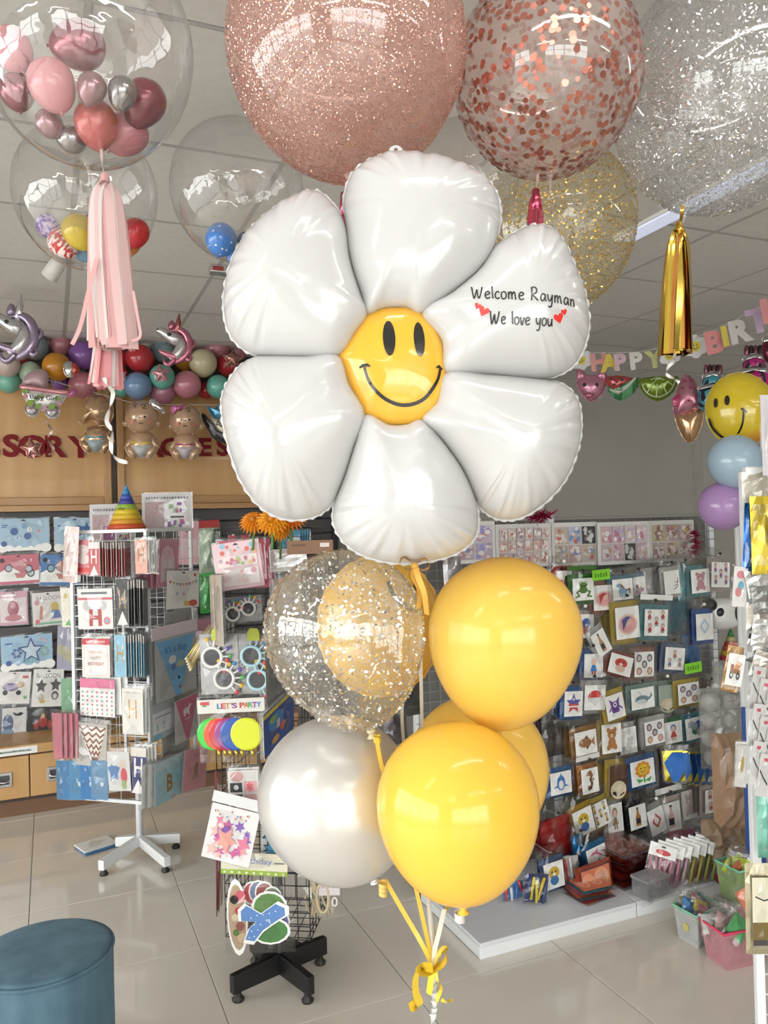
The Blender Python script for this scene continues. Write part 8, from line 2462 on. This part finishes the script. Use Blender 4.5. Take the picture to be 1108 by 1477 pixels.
# ================================================================== BASKETS ON THE FLOOR
def basket(label, q0, q1, q2, h, body, rim, fill, seed, raise_=0.):
    """open plastic basket: q0 near corner, q1 left corner, q2 right corner (floor points)"""
    q3 = q1 + q2 - q0
    base = [q1, q0, q2, q3]
    c = sum(base, V((0, 0, 0))) / 4
    t = thing('plastic_basket', label, 'basket', T(c))
    lo = [(q - c) * .82 + UP * raise_ for q in base]
    hi = [(q - c) + UP * (h + raise_) for q in base]
    for i in range(4):
        j = (i + 1) % 4
        vs = [lo[i], lo[j], hi[j], hi[i]]
        nrm = (lo[j] - lo[i]).cross(hi[i] - lo[i]).normalized() * .002
        MB().add([v + nrm for v in vs] + [v - nrm for v in vs], [(0, 1, 2, 3), (7, 6, 5, 4), (0, 4, 5, 1), (1, 5, 6, 2), (2, 6, 7, 3), (3, 7, 4, 0)]).build('side', body, t)
        # lattice of raised ribs
        b = MB()
        for k in range(-6, 12):
            for sg in (1, -1):
                s0, s1 = k / 10, k / 10 + .45 * sg
                pa = lo[i].lerp(lo[j], max(0, min(1, s0))).lerp(hi[i].lerp(hi[j], max(0, min(1, s0))), .12)
                pb2 = lo[i].lerp(lo[j], max(0, min(1, s1))).lerp(hi[i].lerp(hi[j], max(0, min(1, s1))), .86)
                if 0 <= s0 <= 1 and 0 <= s1 <= 1:
                    b.tube([pa - nrm * 1.2 * (-1), pb2 + nrm * 1.2], .0022, 4)
        if b.v:
            b.build('lattice', body, t)
    MB().add(lo, [(3, 2, 1, 0)]).build('bottom', body, t)
    ring = [q + (q - UP * q.z).normalized() * .004 for q in hi]
    MB().tube(ring + [ring[0]], .005, 6, False).build('rim', rim, t, None, True)
    return t, c, hi
def basin(px, py, dx):
    return on_z(px, py, 0) + dx
cl = film((.72, .72, .72), .1, .5, .12, .55, (.62, .62, .6))
q0 = on_z(1052, 1407, 0)
ua, va = V((1, 0, 0)), V((0, 1, 0))
pkb, pkr = mat((.60, .30, .33), .35, 0, .2, .5, .2), mat((.62, .04, .10), .3)
q0 = on_z(1047, 1404, 0)
q1, q2 = on_z(1012, 1378, 0), on_z(1108, 1390, 0)
t, c, hi = basket('pink plastic basket full of film packs on the floor, front one', q0, q1, q2, .13, pkb, pkr, None, 1)
w0 = on_z(1004, 1374, 0)
wb_, wg = mat((.55, .56, .55), .35, 0, .2, .5, .2), mat((.20, .52, .34), .3)
w0 = on_z(1008, 1372, 0)
w1, w2 = on_z(974, 1352, 0), on_z(1040, 1352, 0)
t2, c2, hi2 = basket('white plastic basket with green rim left of the pink one', w0, w1, w2, .12, wb_, wg, None, 2)
p_ = W(1000, 1345, 2.72)
g0 = on_z(1068, 1345, 0)
gb, gr = mat((.34, .46, .20), .35, 0, .2, .5, .3), mat((.16, .46, .28), .3)
t3, c3, hi3 = basket('green plastic basket with lime goods standing on film packs behind', on_z(1070, 1348, 0), on_z(1036, 1328, 0), on_z(1104, 1336, 0), .13, gb, gr, None, 3, .10)
box_thing('grey_carton', 'flat carton hidden under the green basket', 'box', V((c3.x, c3.y, 0)), .15, .12, .093, mat((.4, .4, .4), .5))
def fill(c, h, cols_, seed, lab, sx=.07, cnt=7, spread=.05, name='film_pack'):
    rnd = random.Random(seed)
    ORD = ('first', 'second', 'third', 'fourth', 'fifth', 'sixth', 'seventh', 'eighth', 'ninth')
    for i in range(cnt):
        p = V((c.x + rnd.uniform(-spread, spread), c.y + rnd.uniform(-spread, spread) * .8, h + rnd.uniform(-.005, .02)))
        nrm = V((rnd.uniform(-.6, .4), -1, rnd.uniform(.1, .8)))
        t = thing(name, lab % (cols_[i % len(cols_)][0], ORD[i]), 'packet', frame(p, nrm, rnd.uniform(-.8, .8)), 'packs in the floor baskets')
        obj('folded_foil', SLABS[i % 6], t, S3(sx, sx * .8, .012), mat(cols_[i % len(cols_)][1], .35, .1))
        obj('sleeve', BAGS[i % 6], t, S3(sx * 1.5, sx * 1.3, .02))
fill(c, .12, [('pale pink', (.6, .38, .38)), ('clear', (.55, .55, .55)), ('rose', (.5, .2, .22)), ('grey', (.35, .35, .36)), ('green', (.08, .35, .12))], 3, '%s film pack heaped in the pink basket, %s one', .08, 9, .06)
fill(c2, .11, [('pink', (.6, .2, .28)), ('blue', (.05, .2, .45)), ('yellow', (.6, .48, .12)), ('clear', (.55, .55, .55))], 5, '%s film pack heaped in the white basket, %s one', .06, 7, .04)
fill(c3, .22, [('lime', (.38, .48, .02)), ('lime', (.42, .5, .03)), ('olive', (.25, .28, .05)), ('navy', (.03, .05, .2)), ('orange red', (.55, .14, .06))], 7, '%s film pack heaped in the green basket, %s one', .07, 7, .045)
b0 = W(1085, 1305, 2.55)
t = thing('film_pack', 'orange and navy film pack leaning between baskets and rack', 'packet', frame(b0, TOCAM, .5))
obj('folded_foil', SLABS[2], t, S3(.06, .12, .02), mat((.55, .16, .08), .35))
obj('navy_strip', SLABS[3], t, T((.02, -.03, .01)) @ S3(.05, .06, .016), mat((.03, .05, .2), .35))
obj('sleeve', BAGS[1], t, S3(.09, .16, .035))
p = W(988, 1344, 2.62)
nd = (V((q0.x, q0.y, 0)) - V((q1.x, q1.y, 0)))
for (A, B, hh, col_, lab) in ((w1, w0, .06, (.55, .48, .15), 'yellow_print'), ):
    m = (A + B) / 2
    n_ = (B - A).cross(UP).normalized()
    if n_.dot(EYE - m) < 0:
        n_ = -n_
    q = (m - c2) * .93 + V((0, 0, .062)) + n_ * .006
    MB().prism(ell(0, 0, .014, .014, 0, 16), 0, .001).build('printed_circle', mat(col_, .4), t2, frame(q, n_))

# ================================================================== BLUE POUF
pp = on_z(62, 1368, .45)
t = thing('pouf', 'round blue velvet pouf in the left foreground', 'pouf', T((pp.x, pp.y, 0)))
vel = noise_mat((.068, .125, .17), (.095, .17, .225), (18, 18, 6), .85, 4, bump=.15, spec=.2)
vel.node_tree.nodes['Principled BSDF'].inputs['Sheen Weight'].default_value = .25
vel.node_tree.nodes['Principled BSDF'].inputs['Sheen Tint'].default_value = (.4, .55, .65, 1)
R0 = .178
MB().lathe([(R0 * .97, 0.012), (R0, .03), (R0, .425), (R0 * .985, .436)], 64).build('side', vel, t, None, True)
MB().lathe([(R0 * .985, .434), (R0 * .97, .445), (R0 * .9, .449), (R0 * .5, .451), (.0001, .450)], 64).build('seat_top', vel, t, None, True)
MB().tube([(R0 * math.cos(2 * PI * k / 64), R0 * math.sin(2 * PI * k / 64), .438) for k in range(65)], .0045, 8, False).build('piping', vel, t, None, True)
for k in range(4):
    a_ = PI / 4 + k * PI / 2
    MB().lathe([(.012, 0), (.014, .014), (.0001, .014)], 12, T((R0 * .8 * math.cos(a_), R0 * .8 * math.sin(a_), 0))).build('glide', BLACK, t)
